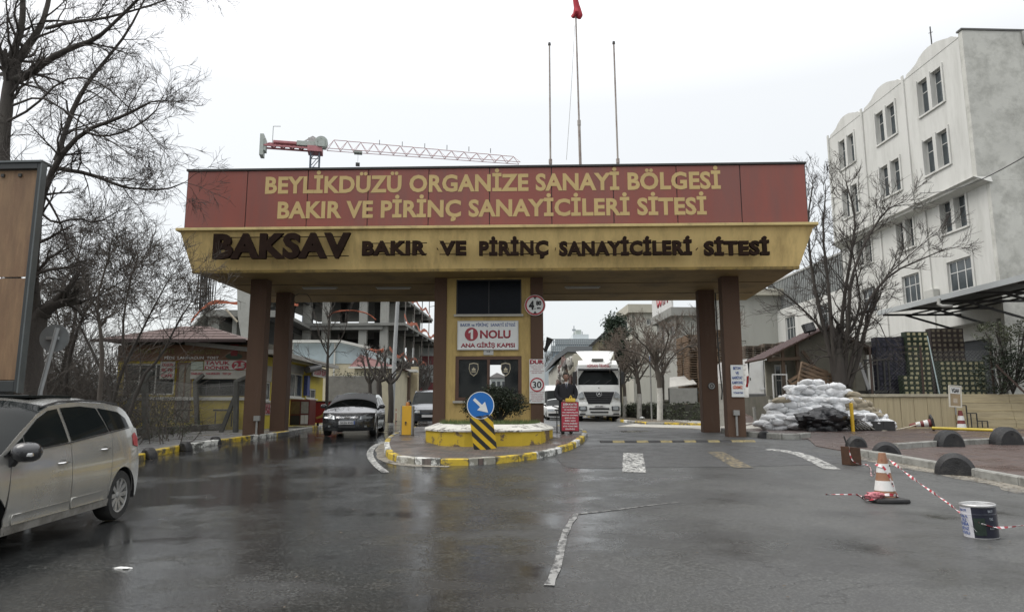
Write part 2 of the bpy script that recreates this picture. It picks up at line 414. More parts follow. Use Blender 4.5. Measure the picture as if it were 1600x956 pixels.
def smooth2(pts,it=2):
    for _ in range(it):
        o=[pts[0]]
        for a,b in zip(pts,pts[1:]): o+= [a*.75+b*.25,a*.25+b*.75]
        pts=o+[pts[-1]]
    return pts
def kerb(pts,step,h,wd,mats,parent,inner=1,name='kerb_stone',seq=None,gap=.012,dip=.05):
    """row of separate kerb stones; inner=+1: body lies to the left of the line of travel"""
    P=resample(pts,step); k=0
    for i,(a,b) in enumerate(zip(P,P[1:])):
        d=(b-a); L=d.length; d/=L; nn=Vector((-d.y,d.x,0))*inner
        a2=a+d*gap/2; b2=b-d*gap/2; j=random.uniform(-.006,.006)
        h2=h+j; za,zb=zg(a.x,a.y),zg(b.x,b.y); q=.02
        # profile with a rounded outer top edge
        prof=[(0,-dip),(0,h2-q),(q,h2),(wd,h2),(wd,-dip)]
        mb=MB(); n=len(prof)
        for c,z0 in ((a2,za),(b2,zb)):
            for o_,z_ in prof: mb.v.append((c.x+nn.x*(o_+j-.03),c.y+nn.y*(o_+j-.03),z0+z_))
        for t in range(n): u=(t+1)%n; mb.quadi(t,u,n+u,n+t)
        mb.f.append(tuple(range(n-1,-1,-1))); mb.m.append(0); mb.f.append(tuple(range(n,2*n))); mb.m.append(0)
        m=mats[seq[i%len(seq)]] if seq else mats[i%len(mats)]
        mb.build(name,m,parent,weld=True)
KC=M('kerb_concrete',(.25,.25,.23),.8,.25,5,.4,60,.8,(.07,.065,.055),2.6,dlo=.46)
KY=M('kerb_yellow_paint',(.52,.37,.03),.6,.15,5,.3,50,.95,(.075,.07,.06),3.6,dlo=.475,dw=.09)
KW=M('kerb_white_paint',(.62,.62,.58),.6,.12,5,.3,50,.95,(.07,.07,.062),3.6,dlo=.475,dw=.09)
KD=M('kerb_worn_paint',(.23,.22,.18),.75,.3,5,.4,50,.9,(.5,.49,.44),3.,dlo=.52,dw=.05)
def paver_mat(name,c1,c2,cm,sx=.2,sz=.1,rough=.5,rot=0):
    m=bpy.data.materials.new(name); m.use_nodes=True; nt=m.node_tree; L=nt.links; b=nt.nodes['Principled BSDF']
    g=N(nt,'ShaderNodeNewGeometry'); mp=N(nt,'ShaderNodeMapping'); mp.inputs['Rotation'].default_value=(0,0,rot); L.new(g.outputs['Position'],mp.inputs[0])
    br=N(nt,'ShaderNodeTexBrick'); br.inputs['Scale'].default_value=1; br.inputs['Brick Width'].default_value=sx; br.inputs['Row Height'].default_value=sz; br.inputs['Mortar Size'].default_value=.008; br.inputs['Color1'].default_value=(*c1,1); br.inputs['Color2'].default_value=(*c2,1); br.inputs['Mortar'].default_value=(*cm,1)
    L.new(mp.outputs[0],br.inputs['Vector'])
    n=N(nt,'ShaderNodeTexNoise'); n.inputs['Scale'].default_value=.9; n.inputs['Detail'].default_value=8; n.inputs['Roughness'].default_value=.65; L.new(g.outputs['Position'],n.inputs['Vector'])
    mx=N(nt,'ShaderNodeMix',data_type='RGBA',blend_type='MULTIPLY'); mx.inputs['Factor'].default_value=1
    r=N(nt,'ShaderNodeMapRange'); r.inputs['From Min'].default_value=.3; r.inputs['From Max'].default_value=.7; r.inputs['To Min'].default_value=.5; r.inputs['To Max'].default_value=1.3; L.new(n.outputs[0],r.inputs[0])
    L.new(br.outputs['Color'],mx.inputs['A']); L.new(r.outputs[0],mx.inputs['B']); L.new(mx.outputs['Result'],b.inputs['Base Color'])
    r2=N(nt,'ShaderNodeMapRange'); r2.inputs['From Min'].default_value=.4; r2.inputs['From Max'].default_value=.62; r2.inputs['To Min'].default_value=rough+.2; r2.inputs['To Max'].default_value=max(.1,rough-.25); L.new(n.outputs[0],r2.inputs[0]); L.new(r2.outputs[0],b.inputs['Roughness'])
    bp=N(nt,'ShaderNodeBump'); bp.inputs['Strength'].default_value=.5; bp.inputs['Distance'].default_value=.006; L.new(br.outputs['Fac'],bp.inputs['Height']); bp.invert=True; L.new(bp.outputs[0],b.inputs['Normal'])
    MATS[name]=m; return m
PAV_I=paver_mat('island_pavers',(.15,.11,.095),(.10,.10,.095),(.04,.037,.03),.2,.1,.5,.05)
PAV_R=paver_mat('red_wet_pavers',(.125,.085,.074),(.10,.072,.064),(.06,.05,.043),.2,.1,.42,.1)
PAV_G=paver_mat('grey_pavement',(.16,.16,.155),(.13,.13,.128),(.07,.07,.065),.3,.3,.45,.0)
CONC=M('pale_concrete_apron',(.36,.35,.31),.6,.15,.8,.2,40,.6,(.16,.155,.14),.6,rv=.2)
# traffic island
iso=[gnd(*p) for p in ((603,712),(611,720),(640,725),(680,727),(740,727),(800,722),(858,713),(895,702),(912,690))]
iso=[Vector((-3.9,27.5,0)),Vector((-3.75,22,0)),Vector((-3.55,19.4,0))]+[Vector((p.x,p.y,0)) for p in iso]+[Vector((2.45,22.5,0)),Vector((2.3,25,0)),Vector((1.9,27.5,0))]
iso=smooth2(iso,2)
isl=slab('traffic_island',[(p.x,p.y) for p in iso],.135,PAV_I,cell=.7)
kerb(iso,.62,.15,.14,[KY,KW,KD],isl,inner=1,seq=[0,0,1,1,0,0,1,1,0,1,0,2,0,0,1,1,1,0,0,2,1,0,2,0,0,1,1,0,0,1])
# grit washed against the island kerb
GRIT=M('road_grit',(.26,.24,.20),.9,.3,14,.6,90,.85,(.06,.06,.06),3.,dlo=.46)
def strip(name,c,wd,mat,dz=.008,parent=None,step=.4,wf=None,cap=True):
    P=resample(c,step); mb=MB(); n=len(P)
    for i,p in enumerate(P):
        d=(P[min(i+1,n-1)]-P[max(i-1,0)]).normalized(); nn=Vector((-d.y,d.x,0)); ww=wd*(wf(i/(n-1)) if wf else 1)/2
        for k in range(3): q=p+nn*ww*(1-k); mb.v.append((q.x,q.y,zg(q.x,q.y)+dz))
    for i in range(n-1):
        for k in range(2): mb.quadi(3*i+k+1,3*i+k,3*i+3+k,3*i+4+k)
    o=mb.build(name,mat,parent)
    return struct(o) if parent is None else o
strip('grit_strip',[p+Vector((.0,-.16,0)) for p in iso[6:28]],.42,GRIT,.005,wf=lambda t:.5+.5*math.sin(t*3.14)+.12*math.sin(t*31))
# painted marks on the road
def paintmat(name,c,lo=.46,a=.92): return M(name,c,.5,.15,3,.35,70,a,(.05,.05,.05),9,dlo=lo,stretch=(1.3,.8,1),dw=.10)
WP=paintmat('road_paint_white',(.44,.44,.415),.45,.95); WPf=paintmat('road_paint_faint',(.25,.25,.24),.45,1.); YPr=paintmat('road_paint_yellow',(.26,.21,.12),.42); BPr=M('asphalt_patch_edge',(.02,.02,.02),.4,.2,3)
def G(*a): return [gnd(*p) for p in a]
strip('road_marking',smooth2(G((600,690),(586,696),(578,705),(578,714),(586,725),(602,738))),.16,WP)
strip('road_marking',G((989,708),(991,738)),.48,WP)
strip('road_marking',G((1118,706),(1162,731)),.40,YPr)
strip('road_marking',smooth2(G((1200,702),(1232,705),(1262,713),(1300,733))),.34,WP)
strip('road_marking',smooth2(G((901,802),(884,828),(878,850),(873,880),(858,915))),.075,WPf,wf=lambda t:.7+.6*abs(math.sin(t*17)))
strip('road_marking',smooth2(G((901,803),(960,797),(1010,790),(1060,785))),.06,WPf,wf=lambda t:1-.7*t)
# freshly laid asphalt patch west/north of the markings
PATCH=M('asphalt_patch',(.062,.063,.063),.48,.3,2.5,.6,60,.6,(.02,.02,.02),2.5,rv=.18)
slab('asphalt_patch',[(p.x,p.y) for p in smooth2(G((862,700),(873,722),(893,733),(1010,730),(1180,729),(1330,724),(1310,712),(1195,696),(930,694),(862,700)),1)],.004,PATCH,thick=0)
# left: low kerb with pavement behind it
LP=[gnd(150,735),gnd(217,719),gnd(283,703),gnd(340,694.5),gnd(385,688),gnd(450,680),gnd(520,664)]
lpav=slab('left_pavement',[(p.x,p.y) for p in LP]+[(-10.4,48),(-13.5,60),(-60,60),(-60,4),(-14,4)],.12,PAV_G,cell=1.6)
kl=smooth2([Vector((p.x,p.y,0)) for p in LP]+[Vector((-10.4,48,0))],1)
kerb(kl,.78,.14,.16,[KW,KY,KC],lpav,inner=1,seq=[0,0,1,1,1,0,0,1,1,0,0,1,1,2,2,2,2,2,2,1,1,0,0,1,0,2,2,1])
# right: reddish wet pavers, kerbs in a wedge
RK1=[gnd(*p) for p in ((1640,772),(1600,759),(1466,734),(1395,721),(1340,712))]
RK2=[gnd(*p) for p in ((1640,690),(1568,693),(1504,696),(1450,699),(1400,703))]
RK3=[gnd(*p) for p in ((1266,684),(1240,687),(1205,685),(1142,680),(1128,676))]
v2=lambda p:(p.x,p.y)
rpav=slab('right_pavement',[v2(gnd(1700,790)),v2(RK1[1]),v2(RK1[2]),v2(RK1[3]),v2(gnd(1335,708)),v2(gnd(1275,697)),v2(gnd(1262,686)),v2(RK3[2]),v2(RK3[4]),(7.4,24),(7.4,29),(9.5,34),(60,34),(60,8)],.02,PAV_R,thick=.1,cell=1.2)
kerb([Vector((p.x,p.y,0)) for p in RK1],.98,.16,.17,[KC],rpav,inner=-1)
kerb([Vector((p.x,p.y,0)) for p in RK2],.98,.16,.17,[KC],rpav,inner=-1)
kerb([Vector((p.x,p.y,0)) for p in RK3],.72,.17,.2,[KC],rpav,inner=-1)
strip('grit_strip',[Vector((p.x-.25,p.y,0)) for p in RK1],.5,M('sandy_grit',(.24,.22,.18),.9,.35,9,.5,80,1.,(.07,.07,.068),2.2,dlo=.42),.005,wf=lambda t:1+.3*math.sin(t*23))
apron=slab('concrete_apron',[(4.6,30.2),(7.2,27.6),(7.35,25),(12,30),(19,36),(19,60),(9.2,60),(7.4,38)],.03,CONC,thick=.05,cell=2)
# far right verge beyond the gate: kerb, soil strip
FR=[gnd(972,664),gnd(1008,669),gnd(1060,664),gnd(1100,659)]
verge=slab('verge_soil',[(6.2,33.5),(8.6,31.5),(9.4,60),(9.4,120),(7.0,120),(6.6,60),(6.2,40)],.10,M('verge_soil_dirt',(.12,.10,.075),.95,.35,3,.6,30,.4,(.05,.07,.03),1.4),cell=2.5)
kerb([Vector((8.6,31.3,0)),Vector((6.3,33.3,0)),Vector((6.05,40,0)),Vector((6.4,60,0)),Vector((6.8,90,0))],.95,.14,.16,[KY,KC,KW],verge,inner=-1,seq=[0,0,1,0,0,1,1,2,0,1,1,0])
# speed bump strip of yellow and black blocks
a,b=gnd(938,690.5),gnd(1178,689.5); nb=13
sb=thing('speed_bump','low rubber speed bump of black and faded yellow blocks across the exit lane','speed bump',((a+b)/2))
BLK=M('black_rubber',(.018,.018,.019),.55,.3,6,.3,60,.5,(.06,.055,.05),2.5); YBL=M('faded_yellow_rubber',(.26,.21,.09),.6,.2,6,.2,60,.85,(.06,.055,.045),6,dlo=.44)
c=(a+b)/2
for i in range(nb):
    p=a.lerp(b,i/nb)-c; q=a.lerp(b,(i+.97)/nb)-c
    mb=MB(); 
    for e in (p,q):
        for dy,dz in ((-.17,-.01),(-.12,.03),(0,.045),(.12,.03),(.17,-.01)): mb.v.append((e.x,e.y+dy,e.z+dz))
    for k in range(4): mb.quadi(k,5+k,6+k,k+1)
    mb.f.append((4,3,2,1,0)); mb.m.append(0); mb.f.append((5,6,7,8,9)); mb.m.append(0)
    mb.build('block',YBL if (i%2 or i==nb-1) else BLK,sb)
# ================================================================ THE ENTRANCE GATE
GF=Fr(at(770,560,22).x,22,-2)
gate=thing('entrance_gate','wide yellow and brown entrance gate roof on columns with red lettered panel','gate',(GF.o[0],22,0),R(-2))
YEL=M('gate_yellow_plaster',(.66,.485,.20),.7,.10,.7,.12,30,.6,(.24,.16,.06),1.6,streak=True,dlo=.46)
YEL2=M('gate_soffit_shaded_plaster',(.25,.175,.07),.8,.18,.5,.15,25,.6,(.08,.055,.025),.9,dlo=.45)  # soffit: same yellow plaster, underside shade put into its darker colour
BRN=M('gate_brown_paint',(.090,.050,.030),.8,.14,2,.15,30,.35,(.19,.14,.11),1.6,streak=True,dlo=.56)
RED=M('gate_red_panel',(.225,.058,.040),.42,.16,.5,.05,20,.55,(.14,.065,.055),1.1,streak=True,dlo=.43)
DRK=M('dark_trim',(.03,.03,.028),.6,.2,3)
ZS=5.83
# roof slab flaring upwards, modelled as fascia (front, sides, back) + soffit
bot=[(-9.37,-1.3),(9.40,-1.3),(9.7,5.0),(-9.3,4.9)]; top=[(-9.68,-1.62),(9.80,-1.62),(9.9,5.2),(-9.6,5.1)]
mb=MB(); mb.v=[(x,y,ZS) for x,y in bot]+[(x,y,7.04) for x,y in top]
for i in range(4): j=(i+1)%4; mb.quadi(i,j,4+j,4+i)
mb.build('fascia',YEL,gate)
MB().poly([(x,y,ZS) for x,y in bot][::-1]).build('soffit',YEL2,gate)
MB().box(-9.6,9.75,-1.5,5.0,7.0,7.06).build('roof_deck',M('roof_felt',(.12,.12,.115),.9,.2,2),gate)
# small lip under the edge, upper ledge
MB().hexa([(-9.38,-1.31,ZS-.05),(9.41,-1.31,ZS-.05),(9.41,-1.16,ZS-.05),(-9.38,-1.16,ZS-.05),(-9.39,-1.322,ZS+.03),(9.42,-1.322,ZS+.03),(9.42,-1.16,ZS+.03),(-9.39,-1.16,ZS+.03)]).build('drip_edge',M('drip_edge_paint',(.34,.235,.07),.7,.2,2,dirt=.8,ds=3,dc=(.05,.04,.025),dlo=.45),gate)
MB().box(-9.78,9.90,-1.74,-1.2,7.04,7.13).build('ledge',M('ledge_paint',(.50,.39,.17),.7,.15,1.2,dirt=.6,ds=2,dc=(.14,.10,.05)),gate,bevel=.012)
# soffit beams and hairline shuttering joints
for y in (1.05,3.2): MB().box(-9.2,9.4,y,y+.03,ZS-.012,ZS+.01).build('soffit_joint',M('joint_dark',(.07,.05,.03),.9),gate)
# red sign box
ed=[-9.58,-7.66,-5.73,-3.82,-1.92,-.02,1.90,3.80,5.74,7.68,9.66]
MB().box(-9.60,9.68,-1.56,-.9,7.13,9.03).build('sign_box',M('sign_box_metal',(.05,.055,.055),.5,.15,2),gate)
for a,b in zip(ed,ed[1:]):
    MB().box(a+.012,b-.012,-1.60,-1.562,7.165,8.985).build('sign_panel',RED,gate,bevel=.008)
MB().box(-9.62,9.70,-1.64,-.86,9.0,9.06).build('cap_strip',DRK,gate)
MB().box(-9.62,9.70,-1.625,-1.57,7.13,7.16).build('base_strip',DRK,gate)
GLD=M('gold_lettering',(.46,.335,.135),.5,.1,1.2,0,30,.25,(.36,.25,.12),1.)
def sgn(s,px0,px1,pt,pb,ly,mat,ext,bold,split=True,name='letter',space=1.04):
    a=GF.hy(px0,(pt+pb)/2,ly); b=GF.hy(px1,(pt+pb)/2,ly); m=(px0+px1)/2
    z0=GF.hy(m,pb,ly).z; z1=GF.hy(m,pt,ly).z
    return text(name,s,gate,(a.x+b.x)/2,ly,(z0+z1)/2,b.x-a.x,z1-z0,mat,ext,bold,split=split,space=space)
sgn('BEYLİKDÜZÜ ORGANİZE SANAYİ BÖLGESİ',415,1126,273,298,-1.6015,GLD,.006,.034)
sgn('BAKIR VE PİRİNÇ SANAYİCİLERİ SİTESİ',434,1104,312.5,337.5,-1.6015,GLD,.006,.034)
LET=M('rusty_brown_letters',(.020,.012,.009),.95,.3,4,.2,30,.35,(.05,.027,.017),2.5,spec=.08)
sgn('BAKSAV',335.5,548.5,367.5,402.5,-1.70,LET,.13,.05,space=1.10)
for s,a,b in (('BAKIR',567,667),('VE',687,729),('PİRİNÇ',749,857),('SANAYİCİLERİ',873.5,1080),('SİTESİ',1099,1200.5)):
    sgn(s,a,b,378.5,398.5,-1.70,LET,.12,.048,space=1.12)
def rail(px0,px1,py):
    a=GF.hy(px0,py,-1.66);b=GF.hy(px1,py,-1.66); MB().bar((a.x,-1.66,a.z),(b.x,-1.66,a.z),.025).build('letter_rail',LET,gate)
for y in (371.5,401.5): rail(338,545,y)
for a,b in ((567,667),(687,729),(749,857),(873,1080),(1101,1200)):
    for y in (380.5,397.5): rail(a,b,y)
mb=MB()
for px in range(350,1200,37):
    a=GF.hy(px,388,-1.66); mb.bar((a.x,-1.69,a.z),(a.x,-1.45,a.z),.02)
mb.build('letter_bracket',LET,gate)
# columns
def column(x0,x1,y0,y1,zb): MB().box(x0,x1,y0,y1,zb,ZS+.001).build('column',BRN,gate,bevel=.012)
column(-8.05,-7.50,0,.42,.5); column(7.40,7.96,0,.42,.6); column(-8.19,-7.64,2.6,3.02,.5); column(7.26,7.84,2.6,3.02,.6)
column(-1.92,-1.52,-.02,.42,.5); column(1.22,1.63,-.02,.42,.5); column(-1.92,-1.52,2.6,3.02,.5); column(1.22,1.63,2.6,3.02,.5)
# booth
wz0,wz1=GF.hy(760,626,0).z,GF.hy(760,556,0).z; uz0,uz1=GF.hy(760,491,0).z,GF.hy(760,435,0).z
lx0,lx1=GF.hy(711,590,0).x,GF.hy(815,590,0).x
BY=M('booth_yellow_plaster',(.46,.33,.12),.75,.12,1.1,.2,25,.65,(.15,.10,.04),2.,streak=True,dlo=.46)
MB().wall(-1.52,1.22,.5,ZS-.005,.06,.22,[(lx0,lx1,wz0,wz1),(lx0,lx1,uz0,ZS-.05)]).build('booth_wall',BY,gate)
for x0,x1 in ((-1.86,-1.70),(1.38,1.55)):
    MB().box(x0,x1,.42,2.6,.5,ZS-.005).build('booth_wall',BY,gate)
MB().wall(-1.52,1.22,.5,ZS-.005,2.75,2.9,[(GF.hy(762,590,2.75).x,GF.hy(795,590,2.75).x,GF.hy(778,612,2.75).z,GF.hy(778,564,2.75).z)]).build('booth_wall',BY,gate)
fb=M('brown_window_frame',(.085,.040,.022),.5,.2,5,dirt=.3)
GW=glass('booth_glass',(.018,.021,.022),.05); 
bw=window(gate,lx0,lx1,wz0,wz1,.075,(0,.5,1),(0,1),fb,GW,.11,.09,sill=M('sill_grey',(.38,.36,.31),.7))
# the right-hand sash is slid open: through the booth and its rear window one sees the street beyond
op=[c for c in sc.collection.objects if c.parent is bw and c.name.startswith('pane')][-1]; bpy.data.objects.remove(op)
o0,o1=GF.hy(767.5,590,.12).x,GF.hy(789,590,.12).x; oz0,oz1=GF.hy(778,607,.12).z,GF.hy(778,570,.12).z; mid=(lx0+lx1)/2+.04
MB().box(o1,lx1-.05,.115,.13,wz0+.04,wz1-.04).build('pane',GW,bw); MB().box(mid,o1-.002,.115,.13,oz1,wz1-.04).build('pane',GW,bw); MB().box(mid,o1-.002,.115,.13,wz0+.04,oz0).build('pane',GW,bw)
MB().box(o1-.012,o1+.012,.105,.14,wz0+.04,wz1-.04).build('sash_bar',DRK,bw)
dk=M('dark_upper_glazing',(.006,.008,.012),.3,.25,4,spec=.12)
window(gate,lx0,lx1,uz0,ZS-.05,.08,(0,.5,1),(0,1),M('black_frame',(.02,.02,.022),.5),dk,.04,.06,sill=M('sill_grey',(.38,.36,.31)))
# shields stuck to the panes
for cx in (740,790):
    a=GF.hy(cx,577,.07); sh=[(-.13,.17),(0,.20),(.13,.17),(.145,.02),(.10,-.12),(0,-.20),(-.10,-.12),(-.145,.02)]
    o=MB().prism([(x*1.1,z*1.1) for x,z in sh],.098,.104).build('shield_emblem',M('emblem_gold',(.45,.40,.28),.5),gate,loc=(a.x,0,a.z))
    MB().prism([(x*.95,z*.95) for x,z in sh],.094,.099).build('shield_face',M('emblem_black',(.02,.02,.02),.5),o)
    MB().prism([(-.06,-.03),(.06,-.03),(.06,.03),(.03,.03),(0,.08),(-.03,.03),(-.06,.03)],.090,.0945).box(-.07,.07,.090,.0945,-.09,-.055).build('shield_device',MATS['emblem_gold'],o)
# panes mirror the pale block and tree belt added unseen behind the camera
# ceiling lamps
TUBE=M('lamp_diffuser',(.55,.55,.52),.4)
for px,py in ((500,448.5),(615,448.5),(910,447.5)):
    p=GF.loc(atz(px,py,ZS)); o=MB().box(-.62,.62,-.09,.09,-.03,0).build('ceiling_lamp',M('lamp_housing',(.35,.34,.31),.5),gate,loc=(p.x,p.y,ZS-.002))
    MB().tube([(-.58,0,-.055),(.58,0,-.055)],.022,8).build('lamp_tube',TUBE,o,smooth=40)
# pipes and cabinets on the columns
PIPE=M('grey_conduit',(.26,.26,.245),.5,.15,3)
for x,y,z0,z1,off in ((-7.57,-.05,.62,1.2,.07),(7.66,-.05,.75,1.38,.0)):
    MB().tube([(x,y,z0),(x,y,z1)],.035,8).box(x-.09,x+.09,y-.06,y+.05,z1,z1+.16).build('cable_conduit',PIPE,gate,smooth=40)
cbl=[(7.87,2.58,5.7),(7.88,2.56,4.),(7.9,2.56,3.),(7.95,2.55,2.2),(7.92,2.56,1.9)]
MB().tube(cbl,.025,6).build('cable',DRK,gate)
# arched bracket
MB().tube([(-7.47,2.2,5.3),(-7.4,2.2,5.6),(-7.2,2.2,5.72),(-6.9,2.2,5.7),(-6.75,2.2,5.5),(-6.72,2.2,5.2)],.012,5).build('cable',DRK,gate)
o=MB().lathe([(.0,0),(.13,0),(.13,.02),(0,.02)],20,Matrix.Rotation(R(90),4,'X')).build('column_badge',M('badge_dark',(.03,.03,.03),.5),gate,loc=(GF.hy(1112,603,2.58).x,2.6,GF.hy(1112,603,2.58).z))
MB().lathe([(.07,.022),(.09,.03),(.11,.022)],20,Matrix.Rotation(R(90),4,'X')).lathe([(0,.022),(.04,.024)],8,Matrix.Rotation(R(90),4,'X')).build('badge_ring',PIPE,o)
# sign boards fixed to the gate
SW=M('sign_white',(.66,.67,.65),.4,.06,2,0,30,.3,(.4,.4,.37),2); SR=M('sign_red',(.36,.022,.03),.45,.1,3); SB=M('sign_blue',(.05,.09,.26),.45,.1,3); SK=M('sign_black',(.015,.015,.016),.5)
SRT=M('sign_dark_red_print',(.30,.03,.045),.5,.1,3)
def board(name,px0,px1,pt,pb,ly,th,mat,label,cat,bev=.004,fr=GF):
    a=fr.hy((px0+px1)/2,(pt+pb)/2,ly); w_=fr.hy(px1,(pt+pb)/2,ly).x-fr.hy(px0,(pt+pb)/2,ly).x; h_=fr.hy((px0+px1)/2,pt,ly).z-fr.hy((px0+px1)/2,pb,ly).z
    t=thing(name,label,cat,fr.w(a.x,ly,a.z),R(fr.deg)); MB().box(-w_/2,w_/2,0,th,-h_/2,h_/2).build('board',mat,t,bevel=bev); return t,w_,h_
def line(t,s,cx,cz,w_,h_,mat,bold=.01,name='lettering'): return text(name,s,t,cx,-.002,cz,w_,h_,mat,.003,bold)
t,w_,h_=board('wall_sign',715.5,809,502,545.5,.0,.05,SW,'white rectangular wall sign with red circled 1 above the booth window','sign')
line(t,'BAKIR ve PİRİNÇ  SANAYİ SİTESİ',0,h_*.375,w_*.92,h_*.11,SB,.015)
line(t,'NOLU',w_*.125,h_*.04,w_*.51,h_*.27,SRT,.035); line(t,'ANA GİRİŞ KAPISI',0,-h_*.355,w_*.90,h_*.14,SRT,.035)
o=MB().lathe([(0,0),(.215,0),(.215,.012),(0,.012)],32,Matrix.Rotation(R(90),4,'X')).build('red_disc',SRT,t,loc=(-w_*.275,-.001,h_*.04)); MB().prism([(-.02,-.155),(.055,-.155),(.055,.155),(.0,.155),(-.09,.09),(-.09,.03),(-.02,.065)],-.016,-.0125).build('numeral',SW,o)
MB().box(-w_/2-.02,w_/2+.02,-.012,.03,-h_/2-.02,-h_/2).box(-w_/2-.02,w_/2+.02,-.012,.03,h_/2,h_/2+.02).box(-w_/2-.02,-w_/2,-.012,.03,-h_/2,h_/2).box(w_/2,w_/2+.02,-.012,.03,-h_/2,h_/2).build('sign_frame',M('alu_frame',(.5,.5,.48),.4),t)
t,w_,h_=board('wall_sign',755.5,771,546.5,554.5,.03,.03,M('sign_grey',(.42,.42,.40),.5),'tiny grey plate just below the white gate name sign','sign')
line(t,'12',0,.03,.10,.055,SK,.02)
t,w_,h_=board('wall_sign',827,851,561,629.5,-.06,.03,SW,'tall white sign with large DUR heading and ringed 30 on the brown column','sign')
line(t,'DUR',0,h_*.44,w_*.92,h_*.085,SRT,.06)
for i,(s,k) in enumerate((('KONTROL NOKTASI',.9),('ÖZEL GÜVENLİK',.8),('GÖREVLİSİ',.5),('UYARMADAN İÇERİ',.9),('GİRMEK YASAK',.7))): line(t,s,0,h_*(.355-.042*i),w_*k,h_*.02,SRT,.0)
MB().lathe([(.185,-.004),(.185,.006),(.225,.006),(.225,-.004)],28,Matrix.Rotation(R(90),4,'X')).build('red_ring',SR,t,loc=(0,-.002,-h_*.08)); line(t,'30',0,-h_*.08,w_*.58,h_*.145,SK,.02)
for i,(s,k) in enumerate((('SİTE İÇİ AZAMİ HIZ',.9),('KURALLARA UYMAYAN',.8),('SÜRÜCÜ HAKKINDA',.8),('YASAKTIR',.75),('SİTE YÖNETİMİ',.85),('BAKIR PİRİNÇ',.6))): line(t,s,0,-h_*(.25+.04*i),w_*k,h_*.02,SRT,.0)
# height limit roundel
a=GF.hy(836,477,-.06); t=thing('height_limit_sign','round white and red height limit sign reading 4.80 m on the column','sign',GF.w(a.x,-.06,a.z),R(-2)); RX=Matrix.Rotation(R(90),4,'X')
MB().lathe([(0,0),(.34,0),(.34,.02),(0,.02)],36,RX).build('disc',SW,t,smooth=30); MB().lathe([(.27,.0205),(.27,.024),(.325,.024),(.325,.0205)],36,RX).build('red_ring',SR,t)
text('lettering','4',t,-.115,-.024,0,.17,.26,SK,.003,.05); MB().box(-.02,.015,-.027,-.024,-.13,-.095).build('point',SK,t); text('lettering','80',t,.12,-.024,.07,.17,.13,SK,.003,.05); text('lettering','m',t,.12,-.024,-.085,.12,.07,SK,.003,.05)
MB().prism([(-.06,.27),(.06,.27),(0,.19)],-.03,-.024).build('arrow_mark',SK,t); MB().prism([(-.06,-.27),(0,-.19),(.06,-.27)],-.03,-.024).build('arrow_mark',SK,t)
t,w_,h_=board('wall_sign',1142.5,1162,570,620,-.04,.02,SW,'white vertical sign with blue lettering and one orange line on the right column','sign')
for i,(s,k,m_) in enumerate((('BETON',.6,SB),('VE',.28,SB),('HAFRİYAT',.84,SB),('KAMYONU',.86,SB),('GİREMEZ',.8,M('sign_orange',(.55,.10,.03),.5)),('YÖNETİM',.78,SB))): line(t,s,0,h_*(.40-.15*i-(.02 if i>4 else 0)),w_*k,h_*(.085 if i<5 else .05),m_,.04)
# black loudspeaker on the side of the booth column
a=GF.hy(852,540,.2); t=thing('horn_speaker','small black horn loudspeaker jutting from the booth column above the man','loudspeaker',GF.w(1.63,.2,a.z),R(-2))
MB().tube([(0,0,-.12),(.1,0,-.08)],.03,6).build('bracket',DRK,t); MB().tube([(.06,0,-.2),(.12,0,-.02),(.22,-.05,.24)],[.05,.06,.12],12).build('horn',DRK,t,smooth=40)
# three flagpoles on the roof
RUST=M('rusty_flagpole',(.33,.30,.27),.6,.3,6,.2,50,.95,(.10,.035,.02),3.,dlo=.45)
def pole(p0,p1,Y,r,lab):
    b=GF.loc(at(*p0,Y)); b=GF.w(b.x,b.y,7.06); c=at(*p1,Y); t=thing('flagpole',lab,'flagpole',b,0,'flagpoles on the gate roof'); d=c-b; k=.45 if p1[1]>30 else .52
    MB().tube([(0,0,0),d*k],[r,r],10).build('lower_tube',RUST,t,smooth=40); MB().tube([d*k,d],[r*.65,r*.6],8).build('upper_tube',RUST,t,smooth=40)
    MB().tube([d*(k-.01),d*(k+.01)],r*1.25,10).build('sleeve',RUST,t); MB().tube([d,d+Vector((0,0,.10))],[r*1.1,r*.9],8).build('finial',DRK,t); return t,d
PY=25.2
pole((860,252),(858.5,71),PY,.055,'left bare rusty flagpole on the gate roof, without a flag')
t,d=pole((909,252),(899,4),PY,.055,'middle and tallest flagpole, carrying a rolled red flag at its top')
pole((967,252),(959,69),PY,.055,'right bare rusty flagpole on the gate roof, without a flag')
FL=M('red_flag_cloth',(.36,.02,.035),.8,.15,6)
fp=at(900.5,27,PY); fm_=MB(); st=[(0,.06),(.02,.20),(.12,.27),(.25,.20),(.5,.16),(.8,.12),(1.1,.08)]
n=14
for z,r in st:
    for k in range(n): q=2*math.pi*k/n; rr=r*(1+.35*math.sin(3*q+z*4)); fm_.v.append((rr*math.cos(q)+.04*math.sin(z*6),rr*math.sin(q),z-.08*max(0,math.cos(q))*(z<.1)))
for i in range(len(st)-1):
    for k in range(n): fm_.quadi(i*n+k,i*n+(k+1)%n,(i+1)*n+(k+1)%n,(i+1)*n+k)
fo=fm_.build('red_flag',FL,None,smooth=60); fo.location=fp; fo.scale=(.75,.75,.9); tag(fo,'rolled up red flag hanging at the top of the middle flagpole','flag')
mb=MB(); p=at(898,40,PY);q=at(885,250,PY); mb.tube([p.lerp(q,i/8)+Vector((.0,0,-.25*math.sin(i/8*3.14))) for i in range(9)],.008,4); o=mb.build('halyard_rope',M('rope_grey',(.3,.29,.27),.9),None); tag(o,'thin slack rope running down from the red flag to the gate roof','rope')
